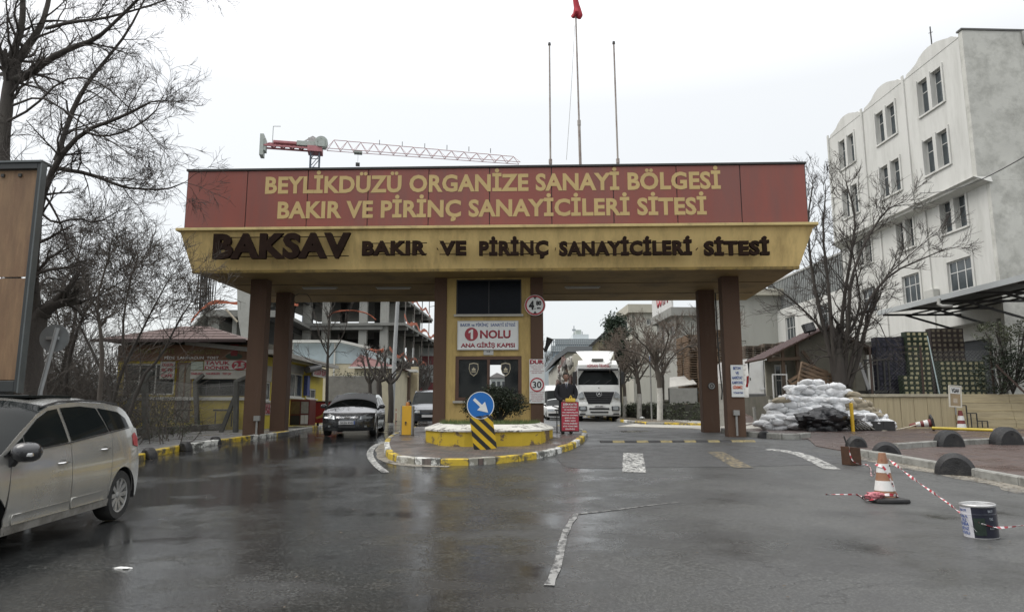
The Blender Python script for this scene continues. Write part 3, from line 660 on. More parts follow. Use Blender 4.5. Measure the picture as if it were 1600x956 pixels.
a=at(687,252,24.5); t=thing('rooftop_box','small pale metal box on the gate roof below the crane jib','box',GF.w(GF.loc(a).x,2.5,7.06),R(-2)); MB().box(-.19,.19,-.2,.2,0,2.22).build('cabinet',M('pale_metal',(.40,.41,.37),.5,.15,3),t,bevel=.01); MB().box(-.22,.22,-.23,.23,2.22,2.27).build('lid',M('pale_metal',(.4,.41,.37),.5),t)
# ================================================================ VEHICLES
def interp(tab,x):
    if x<=tab[0][0]: return tab[0][1]
    for (a,b),(c,d) in zip(tab,tab[1:]):
        if x<=c: return b+(d-b)*(x-a)/(c-a)
    return tab[-1][1]
def sm(tab,x,h=.06): return (interp(tab,x-h)+2*interp(tab,x)+interp(tab,x+h))/4
TYRE=M('tyre_rubber',(.018,.018,.018),.75,.25,8,.2,60,.4,(.07,.065,.055),4); RIM=M('alloy_rim',(.42,.42,.41),.32,.1,4,metal=.6,dirt=.5,dc=(.08,.075,.065),ds=6); UND=M('underbody_black',(.01,.01,.01),.8)
CHR=M('chrome',(.62,.62,.62),.15,.03,3,metal=.9); BLP=M('black_plastic',(.022,.022,.023),.5,.2,4); PLW=M('plate_white',(.6,.6,.6),.5,.03); TLR=M('tail_lamp_red',(.30,.012,.015),.15,.1,3,spec=.7)
HLG=M('headlamp_glass',(.30,.32,.33),.12,.35,14,metal=.35,spec=.8); GLS=M('car_glass',(.010,.012,.012),.05,.3,.8,spec=.3); GLS.node_tree.nodes['Principled BSDF'].inputs['IOR'].default_value=1.22
def wheel(parent,x,y,z,r,w,side,spokes=10,rim=RIM,cheap=False):
    # axis along local y; side=+1 outer face towards +y
    t=MB(); s=side; T=Matrix.Rotation(-R(90)*s,4,'X')
    ri=r*.68
    t.lathe([(ri,-w/2),(r*.93,-w/2),(r*.99,-w*.36),(r,-w*.1),(r,w*.1),(r*.99,w*.36),(r*.93,w/2),(ri,w/2)],36 if not cheap else 18,T)
    tyre=t.build('tyre',TYRE,None,smooth=40)
    wh=thing_part('wheel',parent,(x,y,z)); tyre.parent=wh
    m=MB(); m.lathe([(ri,w/2-.005),(ri*.93,w/2-.012),(ri*.90,w*.15),(ri*.3,w*.12),(0,w*.12)],28,T,m=1,mf=[0,0,1,1])
    for k in range(spokes):
        a=2*math.pi*k/spokes; e=[]
        wa=.5*ri*.2; wb=.5*ri*.26
        for rr,ww,zz in ((ri*.12,wa,w*.36),(ri*.95,wb,w*.44)):
            for sg in (-1,1):
                for dz in (0,-.03): e.append(T@Vector((rr*math.cos(a)-sg*ww*math.sin(a),rr*math.sin(a)+sg*ww*math.cos(a),zz+dz)))
        b=len(m.v); m.v+=[tuple(p) for p in e]
        for f in ((0,4,6,2),(0,1,5,4),(2,6,7,3)): m.f.append(tuple(b+i for i in f)); m.m.append(0)
    m.lathe([(0,w*.42),(ri*.14,w*.42),(ri*.2,w*.38),(ri*.2,w*.2)],14,T)
    m.build('rim',[rim,BLP],wh,smooth=35)
    return wh
def thing_part(name,parent,loc):
    o=bpy.data.objects.new(name,None); sc.collection.objects.link(o); o.parent=parent; o.location=loc; return o
class Car:
    """x forward is -: local x runs from the nose (0) to the tail (L); y to the car's right when looking from nose to tail; z up"""
    def __init__(s,t,sp,paint,cheap=False):
        s.t=t;s.sp=sp;s.p=paint;s.cheap=cheap;s.ox=sp['L']/2
        s.top=sp['top']; s.ze=[(q[2],q[3]) for q in s.top if q[2]>0]; 
        tab=[];last=-1
        for x,z in s.ze:
            if x>last: tab.append((x,z)); last=x
        s.zet=tab
    def W(s,x,z):
        sp=s.sp;L=sp['L'];h=sp['W']
        pf=1-.10*max(0,(sp['pf']-x)/sp['pf'])**2-.09*max(0,(x-(L-sp['pr']))/sp['pr'])**2
        zb=interp(sp['belt'],x)
        if z<=zb: return h*pf*(1-.05*((z-.58)/.45)**2 - (.012 if z>.36 and z<.40 else 0))
        return h*pf*(1-.05*((zb-.58)/.45)**2)-sp['tumble']*(z-zb)**1.12
    def P(s,x,y,z): return (x-s.ox,y,z)
    def side(s,name,a,b,zlo,zhi,mat,nx=10,nz=8,off=0.,both=True,only=None,smooth=40):
        # a=(x bottom,x top) leading edge, b=(x bottom,x top) trailing edge
        res=[]
        for sg in ((-1,1) if both else (only,)):
            mb=MB()
            def fn(u,v):
                x=(a[0]+(a[1]-a[0])*v)*(1-u)+(b[0]+(b[1]-b[0])*v)*u
                lo=zlo(x) if callable(zlo) else zlo; hi=zhi(x) if callable(zhi) else zhi
                z=lo+(hi-lo)*v; return s.P(x,sg*(s.W(x,z)+off),z)
            mb.grid(fn,nx,nz)
            if sg>0: mb.f=[f[::-1] for f in mb.f]
            o=mb.build(name,mat,s.t,smooth=smooth)
            sharp_rim(o.data); so=o.modifiers.new('skin','SOLIDIFY'); so.thickness=.012; so.offset=-1
            res.append(o)
        return res
    def arch(s,x):
        sp=s.sp
        for xw in (sp['xf'],sp['xr']):
            ra=sp['R']+.045; d=abs(x-xw)
            if d<ra: return max(sp['sill'],sp['R']+math.sqrt(ra*ra-d*d)*1.0)
        return sp['sill']
    def poly_side(s,name,pts,mat,off=.006,both=True,only=None,parent=None,thick=.008):
        for sg in ((-1,1) if both else (only,)):
            bm=bmesh.new(); f=bm.faces.new([bm.verts.new((x,0,z)) for x,z in pts])
            for ax,st in ((0,.08),(2,.08)):
                lo=min(p[0 if ax==0 else 1] for p in pts); hi=max(p[0 if ax==0 else 1] for p in pts); c=lo+st
                while c<hi:
                    no=[0,0,0];no[ax]=1;co=[0,0,0];co[ax]=c; bmesh.ops.bisect_plane(bm,geom=bm.verts[:]+bm.edges[:]+bm.faces[:],plane_co=co,plane_no=no); c+=st
            for v in bm.verts: x,z=v.co.x,v.co.z; v.co=s.P(x,sg*(s.W(x,z)+off),z)
            bmesh.ops.recalc_face_normals(bm,faces=bm.faces)
            if bm.faces and (sum(f.normal.y for f in bm.faces)*sg<0):
                bmesh.ops.reverse_faces(bm,faces=bm.faces)
            me=bpy.data.meshes.new(name); bm.to_mesh(me); bm.free(); me.materials.append(mat); me.polygons.foreach_set('use_smooth',[True]*len(me.polygons))
            o=put(name,me,parent or s.t); sharp_rim(o.data); so=o.modifiers.new('skin','SOLIDIFY'); so.thickness=thick; so.offset=-1
    def tops(s,mats):
        sp=s.sp; st=s.top; i=0
        while i<len(st)-1:
            j=i
            while j<len(st)-1 and st[j][4]==st[i][4]: j+=1
            seg=st[i:j+1]; name=st[i][4]; crown=sp['crown'].get(name,.03); mb=MB(); nu=30 if not s.cheap else 10
            rows=[]
            for q in range(len(seg)-1):
                n=5 if not s.cheap else 2
                for k in range(n+(q==len(seg)-2)):
                    t=k/n; rows.append([seg[q][c]+(seg[q+1][c]-seg[q][c])*t for c in range(4)])
            for _ in range(2):
                rows=[rows[0]]+[[(rows[i-1][c]+2*rows[i][c]+rows[i+1][c])/4 for c in range(4)] for i in range(1,len(rows)-1)]+[rows[-1]]
            for xc,zc,xe,ze in rows:
                we=s.W(xe,ze)-.002
                for k in range(nu+1):
                    u=-1+2*k/nu; w3=abs(u)**2.6; mb.v.append(s.P(xc+(xe-xc)*w3,u*we,zc+(ze-zc)*abs(u)**2.2))
            for r_ in range(len(rows)-1):
                for k in range(nu):
                    a=r_*(nu+1)+k; mb.quadi(a+nu+1,a+nu+2,a+1,a)
            o=mb.build(name,mats.get(name,s.p),s.t,smooth=38)
            sharp_rim(o.data); so=o.modifiers.new('skin','SOLIDIFY'); so.thickness=.012; so.offset=-1
            if i==0: s.first=o
            i=j
    def front(s,x,z,y): # point on the nose surface at given z, y fraction
        pass
    def body(s,mats=None,doors=((1.05,1.0),(2.05,2.12),(3.0,3.1)),rimspokes=10,rim=RIM):
        sp=s.sp; s.tops(mats or {}); L=sp['L']; belt=lambda x:interp(sp['belt'],x); ze=lambda x:interp(s.zet,x)
        ew=sp['xe0']; er=sp['xe1']; cw=sp['cowl']; g=.006
        hood=lambda x:min(ze(x),belt(x)) if x>cw else ze(x)
        d0,d1,d2=doors; ns=18 if not s.cheap else 8
        s.side('front_fender',(ew,ew),(d0[0]-g,d0[1]-g),s.arch,hood,s.p,nx=ns*2,nz=8)
        s.side('front_door',(d0[0]+g,d0[1]+g),(d1[0]-g,d1[1]-g),lambda x:sp['sill']+.07,belt,s.p,nx=8,nz=10)
        s.side('rear_door',(d1[0]+g,d1[1]+g),(d2[0]-g,d2[1]-g),lambda x:max(sp['sill']+.07,s.arch(x)),belt,s.p,nx=ns,nz=10)
        s.side('rear_quarter',(d2[0]+g,d2[1]+g),(er,er),s.arch,belt,s.p,nx=ns*2,nz=10)
        s.side('sill_panel',(sp['xf']+sp['R'],)*2,(sp['xr']-sp['R']-.03,)*2,sp['sill']-.02,sp['sill']+.068,sp.get('sillmat',s.p),nx=6,nz=2)
        # upper side (frames round the glass)
        s.side('pillar_frame',(cw,cw),(er,er),belt,lambda x:max(ze(x),belt(x)+.002),s.p,nx=36 if not s.cheap else 16,nz=4)
        for nm,pts in sp['panes']: s.poly_side(nm,pts,sp.get('glass',GLS),.012)
        # dark inside and wheel wells
        i=.30; zr=sp['roof']-.25
        MB().box(s.P(.3,0,0)[0],s.P(L-.3,0,0)[0],-(sp['W']-i),sp['W']-i,sp['sill']-.0,.62).build('underbody',UND,s.t)
        MB().box(s.P(cw+.55,0,0)[0],s.P(L-.55,0,0)[0],-(sp['W']-.18),sp['W']-.18,.60,.86).build('interior',UND,s.t)
        for xw in (sp['xf'],sp['xr']):
            for sg in (-1,1):
                mb=MB(); T=Matrix.Translation(s.P(xw,sg*(sp['W']-.16),sp['R']))@Matrix.Rotation(R(90),4,'X'); mb.lathe([(sp['R']+.05,-.14),(sp['R']+.05,.14)],18,T,a0=-.2,a1=math.pi+.2); mb.build('wheel_well',UND,s.t)
                wheel(s.t,*s.P(xw,sg*(sp['W']-sp.get('wi',.13)),sp['R']),sp['R'],.21,sg,rimspokes,rim,s.cheap)
def box_on(parent,name,mat,x0,x1,y0,y1,z0,z1,bev=.01,**k): return MB().box(x0,x1,y0,y1,z0,z1).build(name,mat,parent,bevel=bev,**k)
def mirrors(c,x,z,mat,size=(.11,.24,.15),ind=None):
    for sg in (-1,1):
        y=c.W(x,z)-.02; mb=MB(); n=10
        T=Matrix.Translation(c.P(x,sg*(y+.16),z+.07))@Matrix.Diagonal((size[0],size[1]/2*1.,size[2]/2,1))
        prof=[(math.sin(math.pi*k/n)**.7,-math.cos(math.pi*k/n)) for k in range(n+1)]
        mb.lathe([(max(r,.001),zz) for r,zz in prof],16,T)
        o=mb.build('mirror',mat,c.t,smooth=60)
        MB().hexa([c.P(x-.05,sg*y,z-.12),c.P(x+.05,sg*y,z-.12),c.P(x+.05,sg*(y+.1),z+.02),c.P(x-.05,sg*(y+.1),z+.02),c.P(x-.05,sg*y,z-.0),c.P(x+.05,sg*y,z-.0),c.P(x+.05,sg*(y+.1),z+.06),c.P(x-.05,sg*(y+.1),z+.06)]).build('mirror_foot',BLP,o,weld=True)
        if ind: MB().box(*(sorted((c.P(x-.11,0,0)[0],c.P(x-.07,0,0)[0]))),*sorted((sg*(y+.2),sg*(y+.275))),z+.03,z+.07).build('indicator',ind,o,bevel=.01)
def handles(c,xs,z,mat,cup):
    for x,zz in xs:
        for sg in (-1,1):
            o=MB().lathe([(0.001,-.008),(.06,-.006),(.06,.0)],18,Matrix.Translation(c.P(x,sg*(c.W(x,zz)+.002),zz))@Matrix.Rotation(-R(90)*sg,4,'X')@Matrix.Diagonal((1.3,.55,1,1))).build('handle_cup',cup,c.t)
            y=sg*(c.W(x,zz)+.028)
            MB().tube([c.P(x-.09,sg*(c.W(x,zz)+.0),zz),c.P(x-.07,y,zz),c.P(x+.07,y,zz+.004),c.P(x+.10,sg*(c.W(x,zz)+.0),zz+.004)],[.013,.016,.016,.012],8,flat=.7).build('door_handle',mat,c.t,smooth=50)
def placecar(t,front,rear,L):  # nose and tail ground points (world xy) -> transform
    d=Vector((rear[0]-front[0],rear[1]-front[1])); c=(Vector(front[:2])+Vector(rear[:2]))/2; a=math.atan2(d.y,d.x)
    z=zg(c.x,c.y); f=Vector(front[:2]);r=Vector(rear[:2]); sl=math.atan2(zg(r.x,r.y)-zg(f.x,f.y),d.length)
    t.location=(c.x,c.y,z+.005); t.rotation_euler=(0,-sl,a)
# ---- silver family car in the foreground
SIL=M('silver_beige_paint',(.47,.465,.435),.22,.04,1.5,metal=.65,coat=.8,dirt=.35,dc=(.16,.145,.115),ds=2.,streak=False)
SILS=M('silver_sill_dirty',(.30,.29,.265),.45,.1,3,metal=.3,coat=.2,dirt=.8,dc=(.07,.062,.05),ds=3,dlo=.42)
t=thing('parked_car','silver beige family car with dark windows, close in front of the board','car')
SPEC=dict(L=4.38,W=.91,sill=.26,R=.325,xf=.90,xr=3.67,roof=1.64,pf=1.0,pr=1.15,tumble=.36,xe0=.30,xe1=4.22,cowl=.98,wi=.14,
 belt=[(0,.93),(.98,.99),(1.6,1.04),(2.5,1.09),(3.3,1.155),(3.9,1.19),(4.5,1.17)],
 top=[(.10,.20,.34,.20,'front_bumper'),(.0,.38,.30,.38,'front_bumper'),(.0,.58,.30,.62,'front_bumper'),(.04,.70,.30,.70,'hood'),(.25,.86,.42,.80,'hood'),(.70,1.0,.72,.90,'hood'),(1.0,1.07,.98,.94,'windshield'),(1.35,1.28,1.48,1.22,'windshield'),(1.75,1.50,1.90,1.43,'windshield'),(1.98,1.585,2.12,1.50,'roof'),(2.6,1.635,2.6,1.545,'roof'),(3.3,1.63,3.3,1.535,'roof'),(3.85,1.58,3.80,1.49,'roof'),(4.10,1.50,4.00,1.40,'rear_window'),(4.26,1.12,4.16,1.15,'tailgate'),(4.35,.75,4.22,.78,'rear_bumper'),(4.38,.55,4.22,.55,'rear_bumper'),(4.32,.25,4.20,.25,'end')],
 crown={'x':0},sillmat=SILS,
 panes=[('front_quarter_glass',[(1.22,1.035),(1.52,1.05),(1.52,1.19),(1.40,1.13)]),('door_glass',[(1.55,1.05),(2.34,1.095),(2.26,1.475),(2.07,1.455),(1.85,1.375),(1.55,1.21)]),('door_glass',[(2.42,1.10),(3.30,1.17),(3.10,1.475),(2.75,1.50),(2.34,1.485)]),('rear_quarter_glass',[(3.34,1.175),(3.93,1.21),(3.86,1.33),(3.66,1.42),(3.16,1.475)])])
c=Car(t,SPEC,SIL); c.body({'windshield':GLS,'rear_window':GLS},doors=((1.22,1.30),(2.40,2.40),(3.28,3.40)),rimspokes=10)
MB().box(c.P(2.2,0,0)[0],c.P(3.1,0,0)[0],-.45,.45,1.60,1.632).build('sunroof',GLS,t,bevel=.01)
for sg in (-1,1):
    MB().tube([c.P(x,sg*(c.W(x,interp(c.zet,x))-.035),interp(c.zet,x)+.03) for x in (2.0,2.4,2.9,3.4,3.8)],.013,6).build('roof_rail',BLP,t,smooth=50)
mirrors(c,1.30,.98,M('mirror_black',(.02,.02,.022),.25,coat=.5),(.13,.28,.20),CHR); handles(c,((2.20,.87),(3.16,.96)),0,CHR,BLP)
for sg in (-1,1):
    c.side('door_strip',(1.34,1.34),(2.38,2.38),.33,.43,SIL,nx=6,nz=2,off=.012,both=False,only=sg); c.side('door_strip',(2.42,2.42),(3.18,3.12),.335,.45,SIL,nx=6,nz=2,off=.012,both=False,only=sg)
c.poly_side('window_trim',[(1.18,1.015),(2.4,1.08),(3.35,1.155),(3.95,1.195),(3.95,1.208),(3.35,1.17),(2.4,1.094),(1.18,1.03)],BLP,.012)
c.poly_side('tail_light',[(4.02,.96),(4.17,.93),(4.19,1.05),(4.11,1.13),(4.03,1.09)],TLR,.012)
c.poly_side('headlight',[(.31,.62),(.62,.78),(.74,.88),(.50,.84),(.33,.74)],HLG,.008)
MB().lathe([(0.,0),(.045,0),(.05,-.002)],20,Matrix.Translation(c.P(1.47,.50,1.285))@Matrix.Rotation(-R(32),4,'Y')).build('round_sticker',M('sticker_green',(.12,.35,.14),.5),t)
placecar(t,(-5.81,5.72),(-6.17,10.0),4.38)
CARFRONT=t
# ---- dark hatchback entering under the gate
DG=M('dark_grey_paint',(.045,.047,.05),.22,.08,2,metal=.5,coat=1.,dirt=.2,dc=(.10,.1,.09),ds=3)
t=thing('hatchback_car','dark grey hatchback driving in under the gate roof with blurred white plate','car')
SPEC=dict(L=4.25,W=.875,sill=.22,R=.315,xf=.88,xr=3.49,roof=1.46,pf=.9,pr=1.,tumble=.42,xe0=.32,xe1=4.08,cowl=1.0,wi=.12,
 belt=[(0,.80),(1.0,.86),(2.0,.90),(3.0,.95),(4.2,.99)],
 top=[(.10,.18,.34,.20,'front_bumper'),(.01,.30,.32,.32,'front_bumper'),(.0,.50,.32,.52,'front_bumper'),(.03,.60,.32,.62,'grille_surround'),(.10,.70,.34,.69,'hood'),(.35,.80,.45,.77,'hood'),(.75,.90,.75,.84,'hood'),(1.0,.965,1.0,.87,'windshield'),(1.4,1.20,1.5,1.14,'windshield'),(1.95,1.425,2.02,1.35,'roof'),(2.4,1.46,2.4,1.385,'roof'),(3.0,1.45,3.0,1.375,'roof'),(3.6,1.36,3.55,1.27,'rear_window'),(4.0,1.02,3.9,1.0,'tailgate'),(4.2,.7,4.08,.72,'rear_bumper'),(4.22,.45,4.08,.45,'rear_bumper'),(4.15,.22,4.05,.22,'end')],
 crown={},panes=[('door_glass',[(1.35,.91),(2.15,.94),(2.1,1.28),(1.92,1.28),(1.55,1.12)]),('door_glass',[(2.22,.94),(3.1,.985),(2.95,1.26),(2.6,1.295),(2.2,1.29)]),('rear_quarter_glass',[(3.15,.99),(3.5,1.0),(3.4,1.12),(3.02,1.25)])])
c=Car(t,SPEC,DG); c.body({'windshield':GLS,'rear_window':GLS},doors=((1.2,1.2),(2.18,2.18),(3.12,3.2)),rimspokes=7)
mirrors(c,1.25,.90,DG,(.1,.22,.14)); handles(c,((1.98,.78),(2.95,.82)),0,DG,BLP)
# nose details lie proud of the bumper surface
def nose(name,pts,mat,x0,parent=t,curve=.33,thick=.02,w=.80,flat=0.):
    bm=bmesh.new(); bm.faces.new([bm.verts.new((0,y,z)) for y,z in pts])
    ys=[p[0] for p in pts]; cc=min(ys)+.06
    while cc<max(ys): bmesh.ops.bisect_plane(bm,geom=bm.verts[:]+bm.edges[:]+bm.faces[:],plane_co=(0,cc,0),plane_no=(0,1,0)); cc+=.06
    for v in bm.verts:
        y,z=v.co.y,v.co.z; v.co.x=(x0(z) if callable(x0) else x0)+curve*min(1,abs(y)/w)**2.6
    bmesh.ops.recalc_face_normals(bm,faces=bm.faces)
    if sum(f.normal.x for f in bm.faces)>0: bmesh.ops.reverse_faces(bm,faces=bm.faces)
    me=bpy.data.meshes.new(name); bm.to_mesh(me); bm.free(); me.materials.append(mat); me.polygons.foreach_set('use_smooth',[True]*len(me.polygons))
    o=put(name,me,parent); sharp_rim(o.data); so=o.modifiers.new('skin','SOLIDIFY'); so.thickness=thick; so.offset=-1; return o
nx=lambda z:-SPEC['L']/2+interp([(.18,.10),(.30,.01),(.50,0),(.60,.03),(.70,.10),(.8,.35)],z)-.014
g=nose('grille',[(-.34,.63),(-.30,.50),(-.26,.30),(.26,.30),(.30,.50),(.34,.63)],BLP,nx)
nose('chrome_bar',[(-.36,.655),(-.35,.60),(.35,.60),(.36,.655)],CHR,lambda z:nx(z)-.012,thick=.02)
for sg in (-1,1):
    nose('headlight',[(sg*.40,.56),(sg*.78,.60),(sg*.80,.70),(sg*.60,.735),(sg*.42,.66)],HLG,lambda z:nx(z)-.045,curve=.30,thick=.06)
    nose('lower_intake',[(sg*.38,.28),(sg*.72,.30),(sg*.74,.38),(sg*.40,.36)],BLP,nx)
    o=nose('fog_lamp',[(sg*.55,.31),(sg*.62,.31),(sg*.62,.365),(sg*.55,.365)],HLG,lambda z:nx(z)-.01)
pl=nose('number_plate',[(-.26,.40),(.26,.40),(.26,.51),(-.26,.51)],PLW,lambda z:nx(z)-.03,curve=.2); text('lettering','34 EN 4142',pl,nx(.45)-.058,0,.455,.40,.07,SK,.002,.02,rz=-R(90))
nose('plate_band',[(-.26,.40),(-.215,.40),(-.215,.51),(-.26,.51)],SB,lambda z:nx(z)-.034,curve=.2)
o=MB().lathe([(.05,0),(.066,0),(.066,.012),(.05,.012)],20,Matrix.Rotation(-R(90),4,'Y')).box(-.013,-.002,-.10,.10,-.01,.01).build('emblem',CHR,t,loc=(nx(.63)-.03,0,.63))
for sg in (-1,1): MB().tube([(nx(.5)+1.03,sg*.1,.985),(nx(.5)+1.2,sg*.35,1.08)],.008,5).build('wiper',BLP,t)
placecar(t,(-5.36,22.5),(-5.72,26.7),4.25)
# ---- dark small van behind it
t=thing('small_van','dark blue grey high roofed small van waiting behind the booth','van')
VP=M('blue_grey_paint',(.06,.068,.082),.25,.08,2,metal=.4,coat=1.)
SPEC=dict(L=4.15,W=.86,sill=.26,R=.31,xf=.80,xr=3.45,roof=1.80,pf=.8,pr=.4,tumble=.20,xe0=.26,xe1=4.10,cowl=.92,wi=.12,
 belt=[(0,.90),(1.0,1.0),(4.2,1.05)],
 top=[(.10,.2,.3,.22,'front_bumper'),(.0,.40,.26,.42,'front_bumper'),(.0,.58,.26,.6,'front_bumper'),(.06,.76,.28,.76,'hood'),(.3,.9,.34,.86,'hood'),(.9,1.06,.92,.98,'windshield'),(1.3,1.36,1.36,1.3,'windshield'),(1.72,1.66,1.78,1.6,'roof'),(2.2,1.78,2.2,1.72,'roof'),(4.0,1.80,4.0,1.74,'rear_doors'),(4.15,1.1,4.10,1.1,'rear_doors'),(4.15,.3,4.10,.3,'end')],
 crown={},panes=[('door_glass',[(1.25,1.05),(2.1,1.06),(2.1,1.55),(1.75,1.5)]),('door_glass',[(2.2,1.08),(3.1,1.08),(3.1,1.55),(2.2,1.56)])])
c=Car(t,SPEC,VP,True); c.body({'windshield':GLS},doors=((1.1,1.1),(2.15,2.15),(3.15,3.2)),rimspokes=6); mirrors(c,1.2,1.05,BLP,(.1,.22,.2))
nx=lambda z:-SPEC['L']/2+interp([(.2,.10),(.40,0),(.58,0),(.76,.06)],z)-.014
nose('lower_bumper',[(-.72,.28),(.72,.28),(.72,.55),(-.72,.55)],BLP,nx,t,curve=.27)
nose('grille',[(-.30,.62),(.30,.62),(.30,.73),(-.30,.73)],BLP,nx,t,curve=.26)
for sg in (-1,1): nose('headlight',[(sg*.34,.60),(sg*.74,.62),(sg*.76,.76),(sg*.38,.74)],HLG,nx,t,curve=.26)
pl=nose('number_plate',[(-.26,.40),(.26,.40),(.26,.51),(-.26,.51)],PLW,lambda z:nx(z)-.03,t,curve=.2)
placecar(t,(-4.15,33.8),(-4.5,38.0),4.15)
# ---- white car and vans queueing behind the truck
WPT=M('white_car_paint',(.62,.62,.60),.3,.06,2,coat=.8,dirt=.2,dc=(.3,.28,.25))
t=thing('white_car','small white saloon car in the queue between booth sign and truck','car')
SPC=dict(L=4.2,W=.84,sill=.22,R=.30,xf=.8,xr=3.35,roof=1.42,pf=.8,pr=.8,tumble=.40,xe0=.2,xe1=4.1,cowl=1.15,wi=.12,belt=[(0,.78),(1.1,.88),(4.2,.92)],
 top=[(.06,.2,.22,.2,'front_bumper'),(.0,.4,.2,.4,'front_bumper'),(.0,.55,.2,.55,'nose'),(.04,.72,.22,.7,'hood'),(.4,.8,.4,.77,'hood'),(1.1,.93,1.15,.88,'windshield'),(1.85,1.34,1.9,1.26,'roof'),(2.4,1.42,2.4,1.33,'roof'),(3.0,1.38,3.0,1.29,'rear_window'),(3.6,.98,3.5,.95,'boot_lid'),(4.1,.93,4.0,.9,'boot_lid'),(4.2,.5,4.1,.5,'rear_bumper'),(4.15,.2,4.08,.2,'end')],
 crown={},panes=[('door_glass',[(1.5,.93),(2.2,.93),(2.2,1.27),(1.95,1.22)]),('door_glass',[(2.3,.93),(3.1,.94),(2.9,1.22),(2.3,1.27)])])
SPEC=SPC
c=Car(t,SPEC,WPT,True); c.body({'windshield':GLS,'rear_window':GLS},doors=((1.25,1.25),(2.25,2.25),(3.0,3.1)),rimspokes=6); mirrors(c,1.4,.9,BLP,(.08,.2,.12))
nx=lambda z:-SPEC['L']/2+interp([(.2,.06),(.40,0),(.55,0),(.72,.04)],z)-.014
nose('lower_bumper',[(-.72,.25),(.72,.25),(.72,.42),(-.72,.42)],BLP,nx,t,curve=.2)
nose('grille',[(-.34,.58),(.34,.58),(.34,.68),(-.34,.68)],BLP,nx,t,curve=.2)
for sg in (-1,1): nose('headlight',[(sg*.38,.56),(sg*.76,.57),(sg*.76,.70),(sg*.38,.70)],HLG,nx,t,curve=.2)
placecar(t,(3.05,44.2),(3.1,48.4),4.2)
def van(label,front,rear,L,Wd,Hh,name='delivery_van'):
    t=thing(name,label,'van'); 
    sp=dict(L=L,W=Wd,sill=.3,R=.34,xf=.9,xr=L-1.1,roof=Hh,pf=.6,pr=.3,tumble=.10,xe0=.2,xe1=L-.04,cowl=.75,wi=.12,belt=[(0,1.0),(.8,1.15),(L,1.2)],
     top=[(.05,.25,.22,.25,'front_bumper'),(0,.5,.2,.5,'front_bumper'),(.05,.85,.22,.85,'hood'),(.6,1.15,.75,1.1,'windshield'),(1.3,Hh-.5,1.4,Hh-.55,'roof'),(2.0,Hh,2.0,Hh-.06,'roof'),(L-.1,Hh,L-.1,Hh-.06,'rear_doors'),(L,.9,L-.04,.9,'rear_doors'),(L,.3,L-.04,.3,'end')],
     crown={},panes=[('door_glass',[(1.1,1.22),(1.9,1.22),(1.9,1.75),(1.5,1.72)])])
    c=Car(t,sp,WPT,True); c.body({'windshield':GLS},doors=((1.0,1.0),(2.1,2.1),(3.2,3.2)),rimspokes=6); placecar(t,front,rear,L); return t,c
van('white high roofed van standing behind the small white saloon car',(3.3,51.5),(3.4,57),5.5,1.0,2.6)
van('white van furthest back in the queue beside the booth sign',(2.6,62),(2.6,67.5),5.5,1.0,2.5)
# white panel van on the right, seen from behind its left rear corner
a=gnd(1176,640); t,c=van('white panel van parked behind the right gate columns, rear doors to the hut',(12.75,43.0),(13.75,37.3),5.6,1.0,2.55,'panel_van')
for z0,z1,nm,m_ in ((.95,1.55,'tail_light',TLR),): 
    for sg in (-1,1): c.poly_side(nm,[(5.36,z0),(5.52,z0),(5.52,z1),(5.36,z1)],m_,.015)
L2=2.8
MB().box(L2+.012,L2+.03,-.02,.02,.55,2.4).build('door_seam',BLP,t)
MB().box(L2+.012,L2+.05,-.95,.95,.38,.58).build('rear_bumper_bar',M('grey_bumper',(.09,.09,.088),.7,.2,4),t,bevel=.02)
MB().box(L2+.012,L2+.03,-.28,.24,.80,.93).build('number_plate',PLW,t); MB().box(L2+.005,L2+.04,-.85,-.80,1.3,1.45).build('hinge',BLP,t)
for z in (1.1,1.35,1.6,1.9,2.15):
    for sg in (-1,1): c.poly_side('side_rib',[(2.3,z),(5.2,z),(5.2,z+.035),(2.3,z+.035)],WPT,.014)
# ---- lorry with a curtain-sided trailer
TW=M('lorry_white',(.66,.67,.65),.3,.05,1.5,coat=.6,dirt=.3,dc=(.30,.28,.24),ds=1.5,streak=True); TG=M('lorry_dark_grille',(.014,.015,.018),.4,.2,5); CRM=M('trailer_cream_tarpaulin',(.44,.42,.34),.7,.12,1,.1,10,.4,(.2,.18,.13),1)
a=gnd(904,659);b=gnd(968,658); ctr=(a+b)/2
t=thing('lorry','white lorry with red name over the windshield pulling a cream trailer','lorry',(ctr.x,ctr.y,zg(ctr.x,ctr.y)),R(-1.5))
def shell(name,prof,mat,hw,parent=t,n=12,cx=.14,bev=0,hwf=None):
    """cab front shell: prof = list of (y,z) from bottom to top; rounded towards both sides"""
    mb=MB()
    for y,z in prof:
        for k in range(n+1):
            u=-1+2*k/n; h_=hwf(z) if hwf else hw; mb.v.append((u*h_,y+cx*abs(u)**4,z))
    for j in range(len(prof)-1):
        for k in range(n): a_=j*(n+1)+k; mb.quadi(a_,a_+1,a_+n+2,a_+n+1)
    o=mb.build(name,mat,parent,smooth=35); sharp_rim(o.data); so=o.modifiers.new('s','SOLIDIFY'); so.thickness=.03; so.offset=-1; return o
shell('bumper',[(.05,.32),(-.02,.40),(-.04,.75),(-.04,1.02),(.0,1.12)],TW,1.24)
shell('front_panel',[(.0,1.125),(.03,1.70),(.06,1.98),(.08,2.10)],TW,1.22)
shell('windshield',[(.085,2.12),(.28,3.02)],GLS,1.15)
shell('roof_cap',[(.25,3.03),(.30,3.12),(.42,3.42),(.62,3.56)],TW,1.17,hwf=lambda z:1.17-max(0,z-3.3)*.25)
